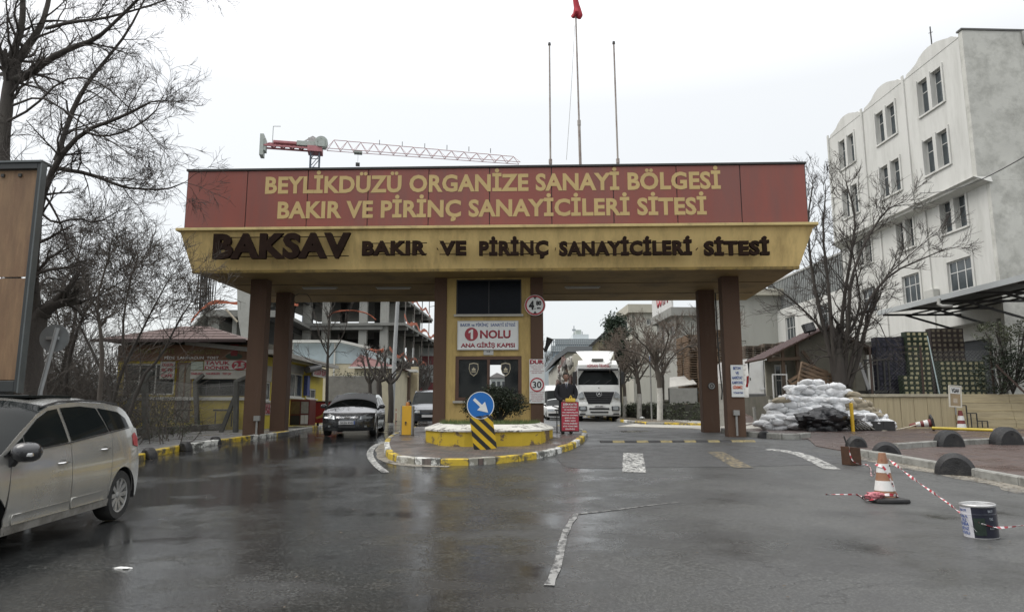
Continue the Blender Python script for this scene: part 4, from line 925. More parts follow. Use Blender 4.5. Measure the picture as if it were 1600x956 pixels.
# grille as separate slats within a dark trapezoid
g=MB().prism([(-.90,1.70),(-.62,1.0),(.62,1.0),(.90,1.70)],-.05,.02).build('grille',TG,t)
for k in range(5):
    z=1.10+k*.125; w_=.66+.28*(z-1.0)/.7-.08; MB().box(-w_,w_,-.075,-.045,z,z+.05).build('grille_slat',M('slat_grey',(.03,.032,.036),.35,metal=.3),g,bevel=.01)
st=MB(); st.lathe([(.135,0),(.155,0),(.155,.02),(.135,.02)],28,Matrix.Rotation(R(90),4,'X'))
for k in range(3):
    q=R(90+120*k); st.poly([(0.03*math.cos(q+1.05),-.02,.03*math.sin(q+1.05)),(.14*math.cos(q),-.02,.14*math.sin(q)),(0.03*math.cos(q-1.05),-.02,.03*math.sin(q-1.05)),(0,-.03,0)])
st.build('star_emblem',CHR,t,loc=(0,-.09,1.58)); MB().lathe([(0,0),(.03,0),(.03,.015)],10,Matrix.Rotation(R(90),4,'X')).build('round_badge',BLP,t,loc=(0,.02,1.93))
for sg in (-1,1):
    MB().prism([(sg*.96,1.72),(sg*1.16,1.60),(sg*1.20,1.32),(sg*.84,1.34)][::sg],-.02,.12).build('headlight',HLG,t,bevel=.01)
    box_on(t,'fog_lamp',TG,*sorted((sg*.72,sg*1.16)),-.07,.0,.62,.88,.02)
    box_on(t,'fog_glass',HLG,*sorted((sg*.78,sg*1.10)),-.085,-.06,.66,.84,.02)
    box_on(t,'step',TG,*sorted((sg*.80,sg*1.14)),-.06,.0,.40,.47,.01)
    MB().tube([(sg*1.18,.28,2.9),(sg*1.42,.1,2.85),(sg*1.42,.1,2.15),(sg*1.2,.3,2.1)],.025,6).box(*sorted((sg*1.30,sg*1.50)),.04,.18,2.15,2.85).build('mirror',BLP,t,smooth=30)
    box_on(t,'side_wall',TW,*sorted((sg*1.225,sg*1.19)),.14,2.1,.45,3.1,.0); box_on(t,'side_window',GLS,*sorted((sg*1.235,sg*1.19)),.4,1.0,2.15,2.95,.0)
    box_on(t,'wheel_arch',UND,*sorted((sg*1.24,sg*1.1)),.75,1.85,.2,1.1,0)
box_on(t,'intake_slot',TG,-.58,.58,-.075,.0,.68,.78,.02); box_on(t,'intake_slot',TG,-.52,.52,-.075,.0,.50,.58,.02)
pl=box_on(t,'number_plate',PLW,-.27,.27,-.09,-.05,.83,.94,.004); text('lettering','34 FU 2857',pl,0,-.092,.885,.44,.07,SK,.002,.02)
box_on(t,'sun_visor',M('visor_dark',(.025,.027,.03),.25,coat=.4),-1.16,1.16,.02,.25,2.92,3.05,.03)
for k in (-1,0,1): MB().tube([(k*.62-.3,.06,2.12),(k*.62+.12,.16,2.40)],.012,5).build('wiper',BLP,t)
text('roof_lettering','ASMAN TRANS',t,0,.235,3.22,1.30,.19,SRT,.03,.0,rot=(-R(15),0,0))
shell('wind_deflector',[(.62,3.57),(1.0,3.85),(1.55,4.15),(1.7,4.2)],TW,.98,hwf=lambda z:.80+(z-3.57)*.58,cx=.3)
MB().prism([(-.35,3.56),(.35,3.56),(.33,3.66),(-.33,3.66)],.40,.62).build('roof_vent',M('vent_grey',(.2,.2,.18),.6),t)
box_on(t,'cab_body',TW,-1.19,1.19,.3,2.1,.5,3.3,.03); box_on(t,'chassis',UND,-.5,.5,.3,14,.45,1.1,.0)
for y in (1.3,4.0,9.4,10.7,12.0):
    for sg in (-1,1): 
        T=Matrix.Translation((sg*1.03,y,.5))@Matrix.Rotation(R(90),4,'Y'); MB().lathe([(0,-.15),(.3,-.15),(.5,-.14),(.51,0),(.5,.14),(.3,.15),(0,.15)],22,T).build('wheel',TYRE,t,smooth=40)
tr=box_on(t,'trailer_box',CRM,-1.25,1.25,2.6,15.8,1.15,4.12,.02)
for k in range(9): MB().box(-1.275,-1.25,2.62+k*1.6,2.68+k*1.6,1.15,4.12).build('strap_post',M('trailer_post',(.3,.29,.25),.5),tr)
CL=[M('bundle_white',(.34,.33,.30),.9,.25,4,.4,12),M('bundle_grey',(.13,.12,.115),.9,.3,4,.4,12),M('bundle_brown',(.13,.085,.075),.9,.3,4,.4,12)]
def crumple(name,mat,parent,loc,size,seed,n=14,amp=.28,fr=1.6):
    mb=MB(); rr=random.Random(seed); of=Vector((rr.random()*50,rr.random()*50,0))
    for j in range(n+1):
        for i in range(2*n):
            ph=math.pi*j/n; th=math.pi*i/n; d=Vector((math.sin(ph)*math.cos(th),math.sin(ph)*math.sin(th),math.cos(ph)))
            k=1+amp*mnoise.noise(d*fr+of)+amp*.6*mnoise.noise(d*fr*2.7+of)+amp*.3*mnoise.noise(d*fr*6+of); mb.v.append((d.x*k*size[0],d.y*k*size[1],d.z*k*size[2]))
    m=2*n
    for j in range(n):
        for i in range(m): mb.quadi(j*m+i,(j+1)*m+i,(j+1)*m+(i+1)%m,j*m+(i+1)%m)
    return mb.build(name,mat,parent,smooth=50,loc=loc,weld=True)
for k in range(34):
    crumple('rolled_tarpaulin',CL[k%3],t,(-1.40-random.random()*.45,2.9+k*.34,3.3+random.uniform(-.8,.5)),(random.uniform(.10,.20),random.uniform(.2,.45),random.uniform(.15,.42)),k+5,8,.6,2.4)
# ================================================================ TREES AND LEAVES (builders)
def limb(mb,pts,r0,r1,n=8):
    k=len(pts); mb.tube(pts,[r0+(r1-r0)*(i/(k-1)) for i in range(k)],n,cap=True)
def bend(pts,it=2):
    pts=[Vector(p) for p in pts]
    for _ in range(it):
        o=[pts[0]]
        for a,b in zip(pts,pts[1:]): o+=[a*.75+b*.25,a*.25+b*.75]
        pts=o+[pts[-1]]
    return pts
def grow(B,T,p,d,L,r,lvl,rg,up=.25,spread=.75,kids=4,minr=.0035,wig=.16):
    """one branch and its offshoots; B gets wood thicker than 12 mm radius, T the twigs"""
    n=max(3,int(L/.22)) if lvl>0 else 3; n=min(n,7); st=L/n; pts=[Vector(p)]; d=Vector(d).normalized()
    for i in range(n):
        d=(d+Vector((rg.gauss(0,wig),rg.gauss(0,wig),rg.gauss(0,wig)+up*.12))).normalized(); pts.append(pts[-1]+d*st)
    r1=max(minr*.6,r*.35); sd=6 if r>.03 else (4 if r>.012 else 3)
    (B if r>.012 else T).tube(pts,[r+(r1-r)*i/n for i in range(n+1)],sd,cap=False)
    if lvl<=0: return
    for k in range(kids+rg.randint(0,2)):
        t=rg.uniform(.2,1)**.8; i=min(n-1,int(t*n)); q=pts[i].lerp(pts[i+1],t*n-i); dd=(pts[i+1]-pts[i]).normalized()
        a=dd.orthogonal().normalized(); a.rotate(Matrix.Rotation(rg.uniform(0,6.283),3,dd)); nd=(dd+a*rg.uniform(.5,1.1)*spread+Vector((0,0,up*.35))).normalized()
        rr=max(minr,(r+(r1-r)*t)*rg.uniform(.42,.65)); grow(B,T,q,nd,L*rg.uniform(.42,.68),rr,lvl-1,rg,up,spread,kids,minr,wig)
BARK=M('bark_dark',(.050,.043,.037),.9,.3,5,.8,28,.5,(.09,.085,.07),3.,stretch=(1,1,.35)); TWIG=M('twig_brown',(.052,.043,.037),.9,.25,3); TWIG2=M('twig_grey_brown',(.072,.062,.052),.9,.25,3); BARK2=M('bark_grey_brown',(.085,.072,.06),.9,.3,6,.7,30,.4,(.04,.04,.03),3.)
LIME=M('lime_wash',(.50,.49,.45),.85,.15,5,.4,40,.7,(.12,.10,.085),3.)
def bare_tree(label,limbs,lvl=2,seed=1,cat='tree',name='bare_tree',group=None,twig=TWIG,bark=BARK,L=1.4,kids=4,up=.3,density=1.,spread=.8,base=None,minr=.004,white=None,wig=.16,tips=2):
    """limbs: list of ([points],r0,r1[,offshoots per metre])"""
    rg=random.Random(seed); b=Vector(limbs[0][0][0]) if base is None else Vector(base)
    t=thing(name,label,cat,b,0,group); K=MB();B=MB();T=MB()
    for li,lm in enumerate(limbs):
        pts=bend([Vector(p)-b for p in lm[0]],1); r0,r1=lm[1],lm[2]; (K if li==0 else B).tube(pts,[(r0+(r1-r0)*i/(len(pts)-1))*(1+.10*rg.uniform(-1,1)) for i in range(len(pts))],10 if r0>.08 else 7)
        tot=sum((q-p).length for p,q in zip(pts,pts[1:])); m=int(tot*(lm[3] if len(lm)>3 else 2.2)*density)
        for k in range(m):
            f=rg.uniform(.12 if li else .55,1); i=min(len(pts)-2,int(f*(len(pts)-1))); q=pts[i].lerp(pts[i+1],rg.random()); dd=(pts[i+1]-pts[i]).normalized()
            a=dd.orthogonal().normalized(); a.rotate(Matrix.Rotation(rg.uniform(0,6.283),3,dd)); nd=(dd*rg.uniform(.3,1)+a*rg.uniform(.6,1.2)*spread+Vector((0,0,up*.5))).normalized()
            rr=max(minr*1.3,min((r0+(r1-r0)*f)*.45,.045)); grow(B,T,q,nd,L*rg.uniform(.5,1.15)*(1.15-.4*f),rr,lvl,rg,up,spread,kids,minr,wig)
        dd=(pts[-1]-pts[-2]).normalized()
        for k in range(tips): grow(B,T,pts[-1],dd+Vector((rg.gauss(0,.25),rg.gauss(0,.25),rg.gauss(0,.2))),L*.8,r1*.8,lvl,rg,up,spread,kids,minr,wig)
    o=K.build('trunk',bark,t,smooth=60)
    if white:
        pts=bend([Vector(p)-b for p in limbs[0][0]],1); w_=[]
        for p in pts:
            if p.z<=white: w_.append(p)
        a_,c_=pts[len(w_)-1],pts[min(len(w_),len(pts)-1)]
        if c_.z>a_.z: w_.append(a_.lerp(c_,(white-a_.z)/(c_.z-a_.z)))
        r0,r1=limbs[0][1],limbs[0][2]; MB().tube(w_,[r0*1.13-(r0-r1)*.6*p.z/pts[-1].z for p in w_],12).build('painted_trunk_base',LIME,t,smooth=60)
    if B.v: B.build('branches',bark,t,smooth=60)
    if T.v: stuff(T.build('twigs',twig,t))
    return t
def leafmat(name,c,var=.5): return M(name,c,.5,var,5,spec=.35)
def leaves(mb,center,rad,n,size,rg,clump=10,shell=.5,flat=1.):
    c=Vector(center)
    for k in range(max(1,n//clump)):
        while 1:
            q=Vector((rg.uniform(-1,1),rg.uniform(-1,1),rg.uniform(-1,1)))
            if shell<q.length<1: break
        cc=c+Vector((q.x*rad[0],q.y*rad[1],q.z*rad[2])); cr=size*3.2
        for j in range(clump):
            p=cc+Vector((rg.gauss(0,cr*.45),rg.gauss(0,cr*.45),rg.gauss(0,cr*.4)))
            u=Vector((rg.gauss(0,1),rg.gauss(0,1),rg.gauss(0,.6)*flat)).normalized(); v=u.orthogonal().normalized(); v.rotate(Matrix.Rotation(rg.uniform(0,6.28),3,u)); s=size*rg.uniform(.6,1.3)
            b=len(mb.v); mb.v+=[tuple(p-u*s),tuple(p+v*s*.42),tuple(p+u*s),tuple(p-v*s*.42)]; mb.f.append((b,b+1,b+2,b+3)); mb.m.append(0)
# ================================================================ RIGHT SIDE: FACTORY BUILDING, TERRACE, YARD
RB=Fr(23.7,33.9,-90+2.2)
WHT=M('factory_white_render',(.55,.55,.52),.85,.07,1.2,.35,22,.45,(.33,.33,.30),1.3,streak=True,dlo=.47)
WHS=M('factory_shaded_render',(.50,.50,.46),.9,.14,.6,.4,20,.65,(.23,.23,.205),1.0,dlo=.44)  # side walls toned darker than the facade, their shade put into the colour
TRM=M('window_surround_grey',(.33,.315,.31),.8,.1,3); WFR=M('white_window_frame',(.55,.55,.53),.5,.1,4); GLB=M('factory_glass',(.045,.055,.06),.12,.5,1.7,spec=.8)
fb_=thing('factory_building','tall white four storey factory building with scalloped parapet and loading canopy','building',(RB.o[0],RB.o[1],0),R(RB.deg))
ux=lambda px,py:RB.hy(px,py,-.6).x
# upper storeys overhang by 0.6 m
bays=[(-2.55,-.50),(-6.78,-4.75),(-11.25,-9.35)]
h1=[(a,b,17.85,19.85) for a,b in bays]+[(a,b,14.38,16.35) for a,b in bays]
MB().wall(-12.6,.95,12.85,20.65,-.6,-.2,h1).build('upper_wall',WHT,fb_)
low=[(-2.5,-.48,11.03,12.80),(-6.55,-4.92,11.03,12.80),(-11.0,-9.3,11.03,12.80),(-2.45,-.59,7.77,9.43),(-6.5,-4.85,7.77,9.43),(-11.0,-9.3,7.77,9.43)]
MB().wall(-13.2,1.0,6.0,12.86,0,.35,low).build('lower_wall',WHT,fb_)
# scalloped parapet, one piece per bay
sc_=[(0,0),(.05,.02),(.07,.16),(.16,.22),(.26,.34),(.33,.55),(.42,.70),(.5,.74),(.58,.72),(.66,.66),(.75,.52),(.84,.36),(.90,.30),(.95,.14),(1,.0)]
for a,b in ((-12.6,-8.25),(-8.2,-3.8),(-3.75,.95)):
    MB().prism([(b,20.6),(a,20.6)]+[(a+(b-a)*u,20.652+h) for u,h in sc_],-.62,-.38).build('parapet',WHT,fb_)
for x in (-3.775,-8.225,-12.6): MB().box(x-.09,x+.09,-.68,-.605,12.9,20.9).box(x-.09,x+.09,-.09,-.005,6.0,12.8).build('pilaster',WHT,fb_)
MB().hexa([(-13.2,-.003,12.72),(1.35,-.003,12.72),(1.35,.1,12.72),(-13.2,.1,12.72),(-12.9,-.78,13.02),(1.25,-.78,13.02),(1.25,.1,13.02),(-12.9,.1,13.02)]).build('cornice',WHT,fb_)
# gable side towards the camera
MB().box(.96,1.25,-.6,16,12.86,20.85).build('side_wall_upper',WHS,fb_); MB().box(1.01,1.25,0,16,1.9,12.855).build('side_wall_lower',WHS,fb_); MB().box(.9,1.3,-.66,16,20.86,20.95).build('coping',M('coping_dark',(.10,.10,.095),.7,.2,3),fb_)
MB().box(-13,1,.4,15.8,20.4,20.5).box(-13.2,-13,-.0,16,2,20.4).build('roof_deck',MATS['roof_felt'],fb_)
for i,(a,b,c0,d0) in enumerate(h1+low[:3]):
    y=-.6 if i<6 else 0.
    f=MB(); 
    for x0,x1 in ((a-.12,a-.0),(b,b+.12)): f.box(x0,x1,y-.07,y-.004,c0-.1,d0+.1)
    f.box((a+b)/2-.13,(a+b)/2+.13,y-.07,y+.2,c0-.1,d0+.1).box(a-.0,b,y-.09,y-.004,c0-.12,c0-.02)
    f.build('window_surround',WHT,fb_)
    m=(a+b)/2; e=y+.20
    for x0,x1 in ((a,m-.13),(m+.13,b)): window(fb_,x0+.01,x1-.01,c0+.01,d0-.01,e,(0,1),(0,.66,1),M('grey_window_frame',(.46,.46,.44),.6,.1,4),GLB,.06,.06)
for a,b,c0,d0 in low[3:]:
    window(fb_,a+.01,b-.01,c0+.01,d0-.01,.12,(0,.33,.67,1),(0,.62,1),WFR,GLB,.06,.06,sill=WFR)
    MB().box(b+.08,b+.22,-.06,-.003,c0-.3,d0+.25).build('window_surround',WHT,fb_)
DP=M('downpipe_grey',(.33,.33,.31),.6,.15,3)
MB().tube([(1.33,2.6,20.8),(1.33,2.6,20.2),(1.34,3.1,19.6),(1.34,3.1,8.)],.09,8).build('downpipe',DP,fb_,smooth=50)
MB().tube([(-1.2,-.5,21.3),(-1.2,-.5,22.5)],.035,6).tube([(-1.35,-.5,22.2),(-1.05,-.5,22.1)],.02,5).build('aerial',DRK,fb_)
# air conditioner box on the wall
MB().box(-4.0,-3.2,-.38,-.02,7.5,8.15).build('air_conditioner',M('ac_unit',(.42,.42,.39),.6,.15,5),fb_,bevel=.03)
# canopy over the dock
CAN=M('canopy_sheet',(.055,.057,.055),.6,.15,2,dirt=.5,dc=(.10,.10,.09)); CAE=M('canopy_edge_grey',(.36,.38,.38),.55,.1,1)
yc=-4.3; pz=RB.hy(1600,433,yc).z; px_=RB.hy(1374,488,yc).x
MB().hexa([(px_,yc,pz-.06),(14,yc,pz-.06),(14,-.02,pz+.42),(px_,-.02,pz+.42),(px_,yc,pz+.0),(14,yc,pz+.0),(14,-.02,pz+.48),(px_,-.02,pz+.48)]).build('canopy_sheet',CAN,fb_)
MB().box(px_-.05,14,yc-.08,yc,pz-.14,pz+.10).build('canopy_edge',CAE,fb_)
for k in range(9):
    x=px_+.15+k*2.3; MB().bar((x,-.02,pz-.10),(x,yc+.1,pz-.14),.10).bar((x,-.02,pz-1.0),(x,yc+1.3,pz-.15),.09).build('canopy_bracket',DRK,fb_)
for y in (-.8,-1.7,-2.5): MB().box(px_,14,y-.04,y+.04,pz-.09+.16*(-y)*0,pz-.02).build('purlin',DRK,fb_)
gp=RB.hy(1600,455,yc-.15); MB().tube([(3.1,yc-.12,pz-.05),(3.1,yc-.16,pz-.3),(3.25,yc-.1,pz-.42),(3.5,yc+.2,pz-.45)],.08,8).build('gutter_elbow',DP,fb_,smooth=50)
# dock floor: recessed ground storey with pillars and dark doorways
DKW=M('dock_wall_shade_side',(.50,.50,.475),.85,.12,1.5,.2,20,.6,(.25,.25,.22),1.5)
rx=lambda px:RB.hy(px,560,.9).x
d0_,d1_=rx(1450),rx(1578)
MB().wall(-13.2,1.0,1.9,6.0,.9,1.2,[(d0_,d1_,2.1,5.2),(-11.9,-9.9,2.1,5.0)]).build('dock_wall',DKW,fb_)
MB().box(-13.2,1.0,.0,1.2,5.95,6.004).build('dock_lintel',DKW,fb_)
SHT=M('roller_shutter',(.045,.05,.055),.6,.2,3)
for a,b in ((d0_,d1_),(-11.9,-9.9)):
    m=MB(); z=2.1
    while z<5.15: m.prism([(0,0)],0,0) if 0 else m.box(a+.02,b-.02,1.06,1.10,z,z+.115); z+=.125
    stuff(m.build('roller_shutter',SHT,fb_))
for px in (1367,1420,1585): x=rx(px); MB().box(x-.22,x+.22,.02,.6,1.9,5.95).build('dock_pillar',WHT,fb_,bevel=.015)
# extension further back with metal cladding above
ax_=thing('annex_building','lower white annex with ribbed grey cladding behind the little hut','building',(RB.o[0],RB.o[1],0),R(RB.deg))
wn=[(-22.8,-21.0,6.85,9.15),(-16.95,-15.35,7.55,9.3)]
MB().wall(-27.4,-13.21,1.5,9.95,.03,.4,wn).build('wall',WHT,ax_)
for a,b,c0,d0 in wn: window(ax_,a+.01,b-.01,c0+.01,d0-.01,.14,(0,.33,.67,1),(0,.6,1),WFR,GLB,.06,.06,sill=WFR)
m=MB(); x=-26.9
while x<-13.25: m.box(x,x+.16,.45,.60,9.95,12.6); m.box(x+.16,x+.32,.52,.60,9.95,12.6); x+=.32
stuff(m.build('ribbed_cladding',M('ribbed_cladding',(.20,.21,.205),.6,.12,2,dirt=.3,dc=(.1,.1,.09)),ax_)); MB().box(-27.4,-13.21,.4,.7,9.951,10.0).box(-27,-13.25,.4,.75,12.6,12.75).build('flashing',DP,ax_)
MB().box(-27.4,-27.2,.4,8,1.5,9.9).build('wall',WHS,ax_)
# terrace with stone retaining wall
TZ=2.14
slab('terrace_ground',[(11.0,29.4),(13.95,27.75),(30.5,26.8),(70,26.8),(70,60),(23.9,60),(22.9,36),(14.5,35.6),(11.3,34)],TZ,M('terrace_soil',(.085,.08,.065),.95,.35,2.5,.6,25,.5,(.05,.06,.03),2),thick=1.6,cell=5,flat=0.)
TRV=M('travertine_vertical',(.40,.34,.215),.75,.22,4,.25,30,.7,(.17,.14,.09),2.,stretch=(9,9,.35),dlo=.5); TRH=M('travertine_courses',(.40,.34,.215),.75,.2,3,.25,30,.7,(.17,.14,.09),2.,stretch=(.5,.5,8),dlo=.5)
A=Vector((13.95,27.60));Bq=Vector((30.5,26.55)); wd_=(Bq-A); wl=wd_.length; WF=Fr(A.x,A.y,math.degrees(math.atan2(wd_.y,wd_.x)))
rw=thing('retaining_wall','pale yellow stone retaining wall with vertical grooves below the crate terrace','wall',(A.x,A.y,0),R(WF.deg))
MB().box(0,wl,.10,.35,.3,TZ+.01).build('core',KC,rw)
xs=WF.hy(1492,640,0).x; n_=7
for i in range(n_):
    a=i*xs/n_; MB().box(a+.006,a+xs/n_-.006,random.uniform(0,.012),.098,.45,TZ-.09).build('stone_panel',TRV,rw,bevel=.006)
MB().box(-.03,xs,-.05,.36,TZ-.085,TZ+.03).build('coping',M('coping_stone',(.36,.33,.25),.8,.2,4,dirt=.7,dc=(.12,.11,.08),ds=3),rw,bevel=.01)
cz=[.40,.86,1.17,1.48,1.82,TZ+.03]
for i in range(5):
    k=0; a=xs+.02
    while a<wl:
        b=min(wl,a+2.1); MB().box(a+.005,b-.005,-.35+.09*i+random.uniform(0,.01),.098,cz[i]+.006,cz[i+1]-.006).build('stone_course',TRH,rw,bevel=.008); a=b
# dark iron brackets at the steps
m=thing('step_frame','dark iron stepped frame leaning at the grooved stone wall beside the sign on a cone','frame',WF.w(WF.hy(1497,660,-.45).x,-.45,.86),R(WF.deg))
zz=[(0,.86),(.36,.86),(.36,.56),(.72,.56),(.72,.26),(1.1,.26),(1.1,0)]
m_=MB()
for p,q in zip(zz,zz[1:]): m_.bar((p[0],0,p[1]),(q[0],0,q[1]),.035)
for x,z in ((.36,.86),(.5,.56),(.72,.56),(.9,.26)): m_.bar((x,0,z),(x,0,0),.03)
m_.build('bars',DRK,m)
# ---- the little hut
HP=M('hut_plaster',(.20,.19,.155),.95,.25,1.6,.6,18,.7,(.10,.095,.08),1.2); WOD=M('old_brown_wood',(.10,.068,.045),.8,.3,3,.3,30,stretch=(1,1,.3)); TIL=M('hut_roof_tiles',(.045,.020,.018),.75,.3,4,.3,30)
HY=30.2; hr=at(1290,514,HY); hl=at(1190,563,HY); hre=at(1366,553,HY)
hut=thing('hut','small plastered hut with brown tiled gable roof and wooden posts behind the sandbags','hut',(hr.x,HY,0))
L0=hl.x-hr.x; R0=hre.x-hr.x; zr,zl,ze_=hr.z,hl.z,hre.z
def roofside(name,x0,z0,x1,z1):
    o=thing_part(name,hut,(0,0,0)); d=Vector((x1-x0,0,z1-z0)); 
    MB().hexa([(x0,-.35,z0),(x1,-.35,z1),(x1,2.2,z1),(x0,2.2,z0),(x0,-.35,z0+.07),(x1,-.35,z1+.07),(x1,2.2,z1+.07),(x0,2.2,z0+.07)][::1] if x1>x0 else [(x1,-.35,z1),(x0,-.35,z0),(x0,2.2,z0),(x1,2.2,z1),(x1,-.35,z1+.07),(x0,-.35,z0+.07),(x0,2.2,z0+.07),(x1,2.2,z1+.07)]).build('roof_board',WOD,o)
    m=MB(); n=int(d.length/.3)
    for i in range(n):
        p=Vector((x0,0,z0+.075))+d*(i/n); q=Vector((x0,0,z0+.075))+d*((i+1.15)/n)
        a,b=(p,q) if q.x>p.x else (q,p); li=.045
        for j in range(8):
            y0=-.4+j*.32; m.hexa([(a.x,y0,a.z),(b.x,y0,b.z),(b.x,y0+.3,b.z),(a.x,y0+.3,a.z),(a.x,y0+.05,a.z+.02+(li if x0<x1 else 0)),(b.x,y0+.05,b.z+.02+(0 if x0<x1 else li)),(b.x,y0+.25,b.z+.02+(0 if x0<x1 else li)),(a.x,y0+.25,a.z+.02+(li if x0<x1 else 0))])
    stuff(m.build('roof_tiles',TIL,o))
roofside('roof_slope',0,zr,L0,zl); roofside('roof_slope',0,zr,R0,ze_)
hx0=at(1248,560,HY).x-hr.x; hx1=at(1352,560,HY).x-hr.x
MB().prism([(hx0,1.9),(hx1,1.9),(hx1,ze_+.15),(0,zr-.05),(hx0,zr-(zr-zl)*(hx0/L0)-.05)],.0,2.1).build('wall',HP,hut)
wx0,wx1=at(1216,560,HY).x-hr.x,at(1236,560,HY).x-hr.x
MB().wall(L0+.35,hx0,1.9,zl+.05,.5,.65,[(wx0,wx1,2.0,3.55)]).build('porch_wall',HP,hut); window(hut,wx0+.01,wx1-.01,2.01,3.54,.53,(0,.5,1),(0,.55,1),WFR,GLB,.05,.06)
for x in (L0+.9,hx0-.1): MB().bar((x,-.1,1.9),(x,-.1,zr-(zr-zl)*(x/L0)),.13).build('post',WOD,hut)
p=at(1253,548,HY-.2);q=at(1287,592,HY-.2); MB().bar((p.x-hr.x,-.2,p.z),(q.x-hr.x,-.2,q.z),.12).build('brace',WOD,hut)
MB().bar((L0+.2,-.15,zl+.02),(hx0,-.15,zl+.08),.14).build('beam',WOD,hut)
cw0,cw1=at(1336,580,HY-.3).x-hr.x,at(1356,580,HY-.3).x-hr.x; MB().box(cw0,cw1,-.3,0.0,1.9,ze_-.05).build('corner_pier',HP,hut)
o=thing('floodlight','black square floodlight tilted on the hut roof','lamp',at(1264,512,HY-.2)); MB().box(-.26,.26,-.08,.10,-.20,.20).build('housing',BLP,o,rot=(R(-15),R(-14),0),bevel=.02); MB().box(-.22,.22,-.10,-.083,-.16,.16).build('lens',glass('lens_dark',(.02,.02,.02),.1),o,rot=(R(-15),R(-14),0)); MB().tube([(0,0,-.1),(.05,.1,-.5)],.03,6).build('bracket',BLP,o)
# white barred gate and low wall in front of the hut
o=thing('railing','narrow white framed railing with dark bars in front of the hut window','railing',at(1218,603,28.9)); 
a=at(1206,584,28.9)-o.location; b=at(1232,622,28.9)-o.location
f_=MB(); f_.box(a.x,a.x+.05,-.02,.02,b.z,a.z).box(b.x-.05,b.x,-.02,.02,b.z,a.z).box(a.x,b.x,-.021,.021,a.z-.05,a.z).build('frame',WFR,o)
for k in range(6): x=a.x+.1+k*(b.x-a.x-.2)/5; MB().bar((x,0,b.z),(x,0,a.z-.05),.02).build('bar',DRK,o)
a=at(1203,624,28.8); b=at(1243,624,28.8); o=MB().box(0,b.x-a.x+1.4,0,.2,.8-a.z,0).build('low_wall',M('low_wall_white',(.42,.41,.37),.85,.2,3,.3,30,.6,(.2,.19,.16),2),None,bevel=.01,loc=a); tag(o,'low pale wall stub between the railing and the heap of sandbags','wall')
# brown pallets and boards leaning at the porch
def pallet_mesh(w=1.2,d=1.0,h=.145):
    m=MB()
    for x in (-w/2+.05,0,w/2-.05):
        m.box(x-.05,x+.05,-d/2,d/2,.025,h-.025)
    for i in range(6):
        y=-d/2+.06+i*(d-.12)/5; m.box(-w/2,w/2,y-.055,y+.055,h-.025,h)
    for y in (-d/2+.05,0,d/2-.05): m.box(-w/2,w/2,y-.05,y+.05,0,.025)
    return m
PW=M('pallet_wood',(.15,.10,.062),.8,.35,3,.3,30,.4,(.08,.06,.045),2); PW2=M('pallet_wood_grey',(.11,.085,.065),.85,.3,3)
pm=pallet_mesh().mesh('pallet',PW); pm2=pallet_mesh().mesh('pallet',PW2)
def pallets(x,y,n,rz,me,lab,gr,z0=None):
    z=zg(x,y) if z0 is None else z0
    for i in range(n): tag(put('pallet',me,loc=(x+random.uniform(-.03,.03),y+random.uniform(-.03,.03),z+i*.147),rz=rz+random.uniform(-.02,.02)),lab%nth(i),'pallet',gr)
G1='wooden pallets in the orange brown stacks behind the hedge'
for (x,y),w_ in zip(((11.35,42.3),(12.6,42.2),(11.5,44.6)),('west orange brown stack','east orange brown stack','rear orange brown stack')): pallets(x,y,31,.05,pm,'%s pallet up in the '+w_+' behind the hedge',G1)
G2='dark wooden pallets stacked behind the white panel van'
for (x,y),w_ in zip(((16.3,46.5),(17.6,46.5),(18.9,46.7)),('first','middle','last')): pallets(x,y,int(27+x-16),-.05,pm2,'%s pallet up in the '+w_+' dark stack behind the white panel van',G2)
for i,(px,py,ry,s) in enumerate(((1268,590,.35,1),(1278,600,.1,1),(1258,600,-.5,.8))):
    p=at(px,py,28.9); tag(put('pallet',pm,loc=p,rot=(R(80),ry,.1)),['brown pallet leaning highest at the hut porch behind the sandbags','brown pallet lying lowest behind the top of the sandbag heap','small brown pallet tipped left at the hut porch'][i],'pallet')
# ---- crates
def crate_mesh(face,body,w=.235,h=.205,d=.34):
    m=MB(); t=.018
    m.box(-w/2,w/2,0,d,0,h,1); m.box(-w/2,w/2,-.012,0,0,t*1.6,1).box(-w/2,w/2,-.012,0,h-t*1.6,h,1).box(-w/2,-w/2+t*1.6,-.0118,0,t*1.6,h-t*1.6,1).box(w/2-t*1.6,w/2,-.0118,0,t*1.6,h-t*1.6,1)
    m.prism([(-w*.26,h*.26),(w*.22,h*.22),(w*.28,h*.70),(w*.10,h*.80),(-w*.24,h*.74)],-.022,-.001,0); return m.mesh('crate',[face,body])
CF=M('crate_straw_fill',(.40,.37,.22),.8,.3,9,dirt=.3,dc=(.2,.12,.05)); CB=M('crate_dark_green',(.018,.032,.014),.6,.3,5); CB2=M('crate_dark_brown',(.028,.018,.014),.6,.3,5); CF2=M('crate_dull_fill',(.14,.12,.085),.8,.3,8)
CN=M('crate_navy',(.012,.013,.024),.5,.4,5); CP=M('crate_violet_label',(.028,.026,.045),.5,.5,9)
c1=crate_mesh(CF,CB); c2=crate_mesh(CF2,CB2); c3=crate_mesh(CP,CN,.24,.2,.34)
def crates(me,px0,px1,py0,py1,Y,lab,gr,cw=.24,ch=.21,base=TZ,depth=2,rows=None,nx=None):
    a=at(px0,py1,Y);b=at(px1,py0,Y); nx_=nx or max(1,round((b.x-a.x)/cw)); nz=rows or max(1,round((b.z-base)/ch))
    for i in range(nx_):
        for k in range(nz):
            tag(put('crate',me,loc=(a.x+(i+.5)*cw+random.uniform(-.008,.008),Y+random.uniform(-.02,.02),base+k*ch),rz=random.uniform(-.03,.03)),lab%(nth(nz-1-k),nth(i)),'crate',gr)
YC=29.2
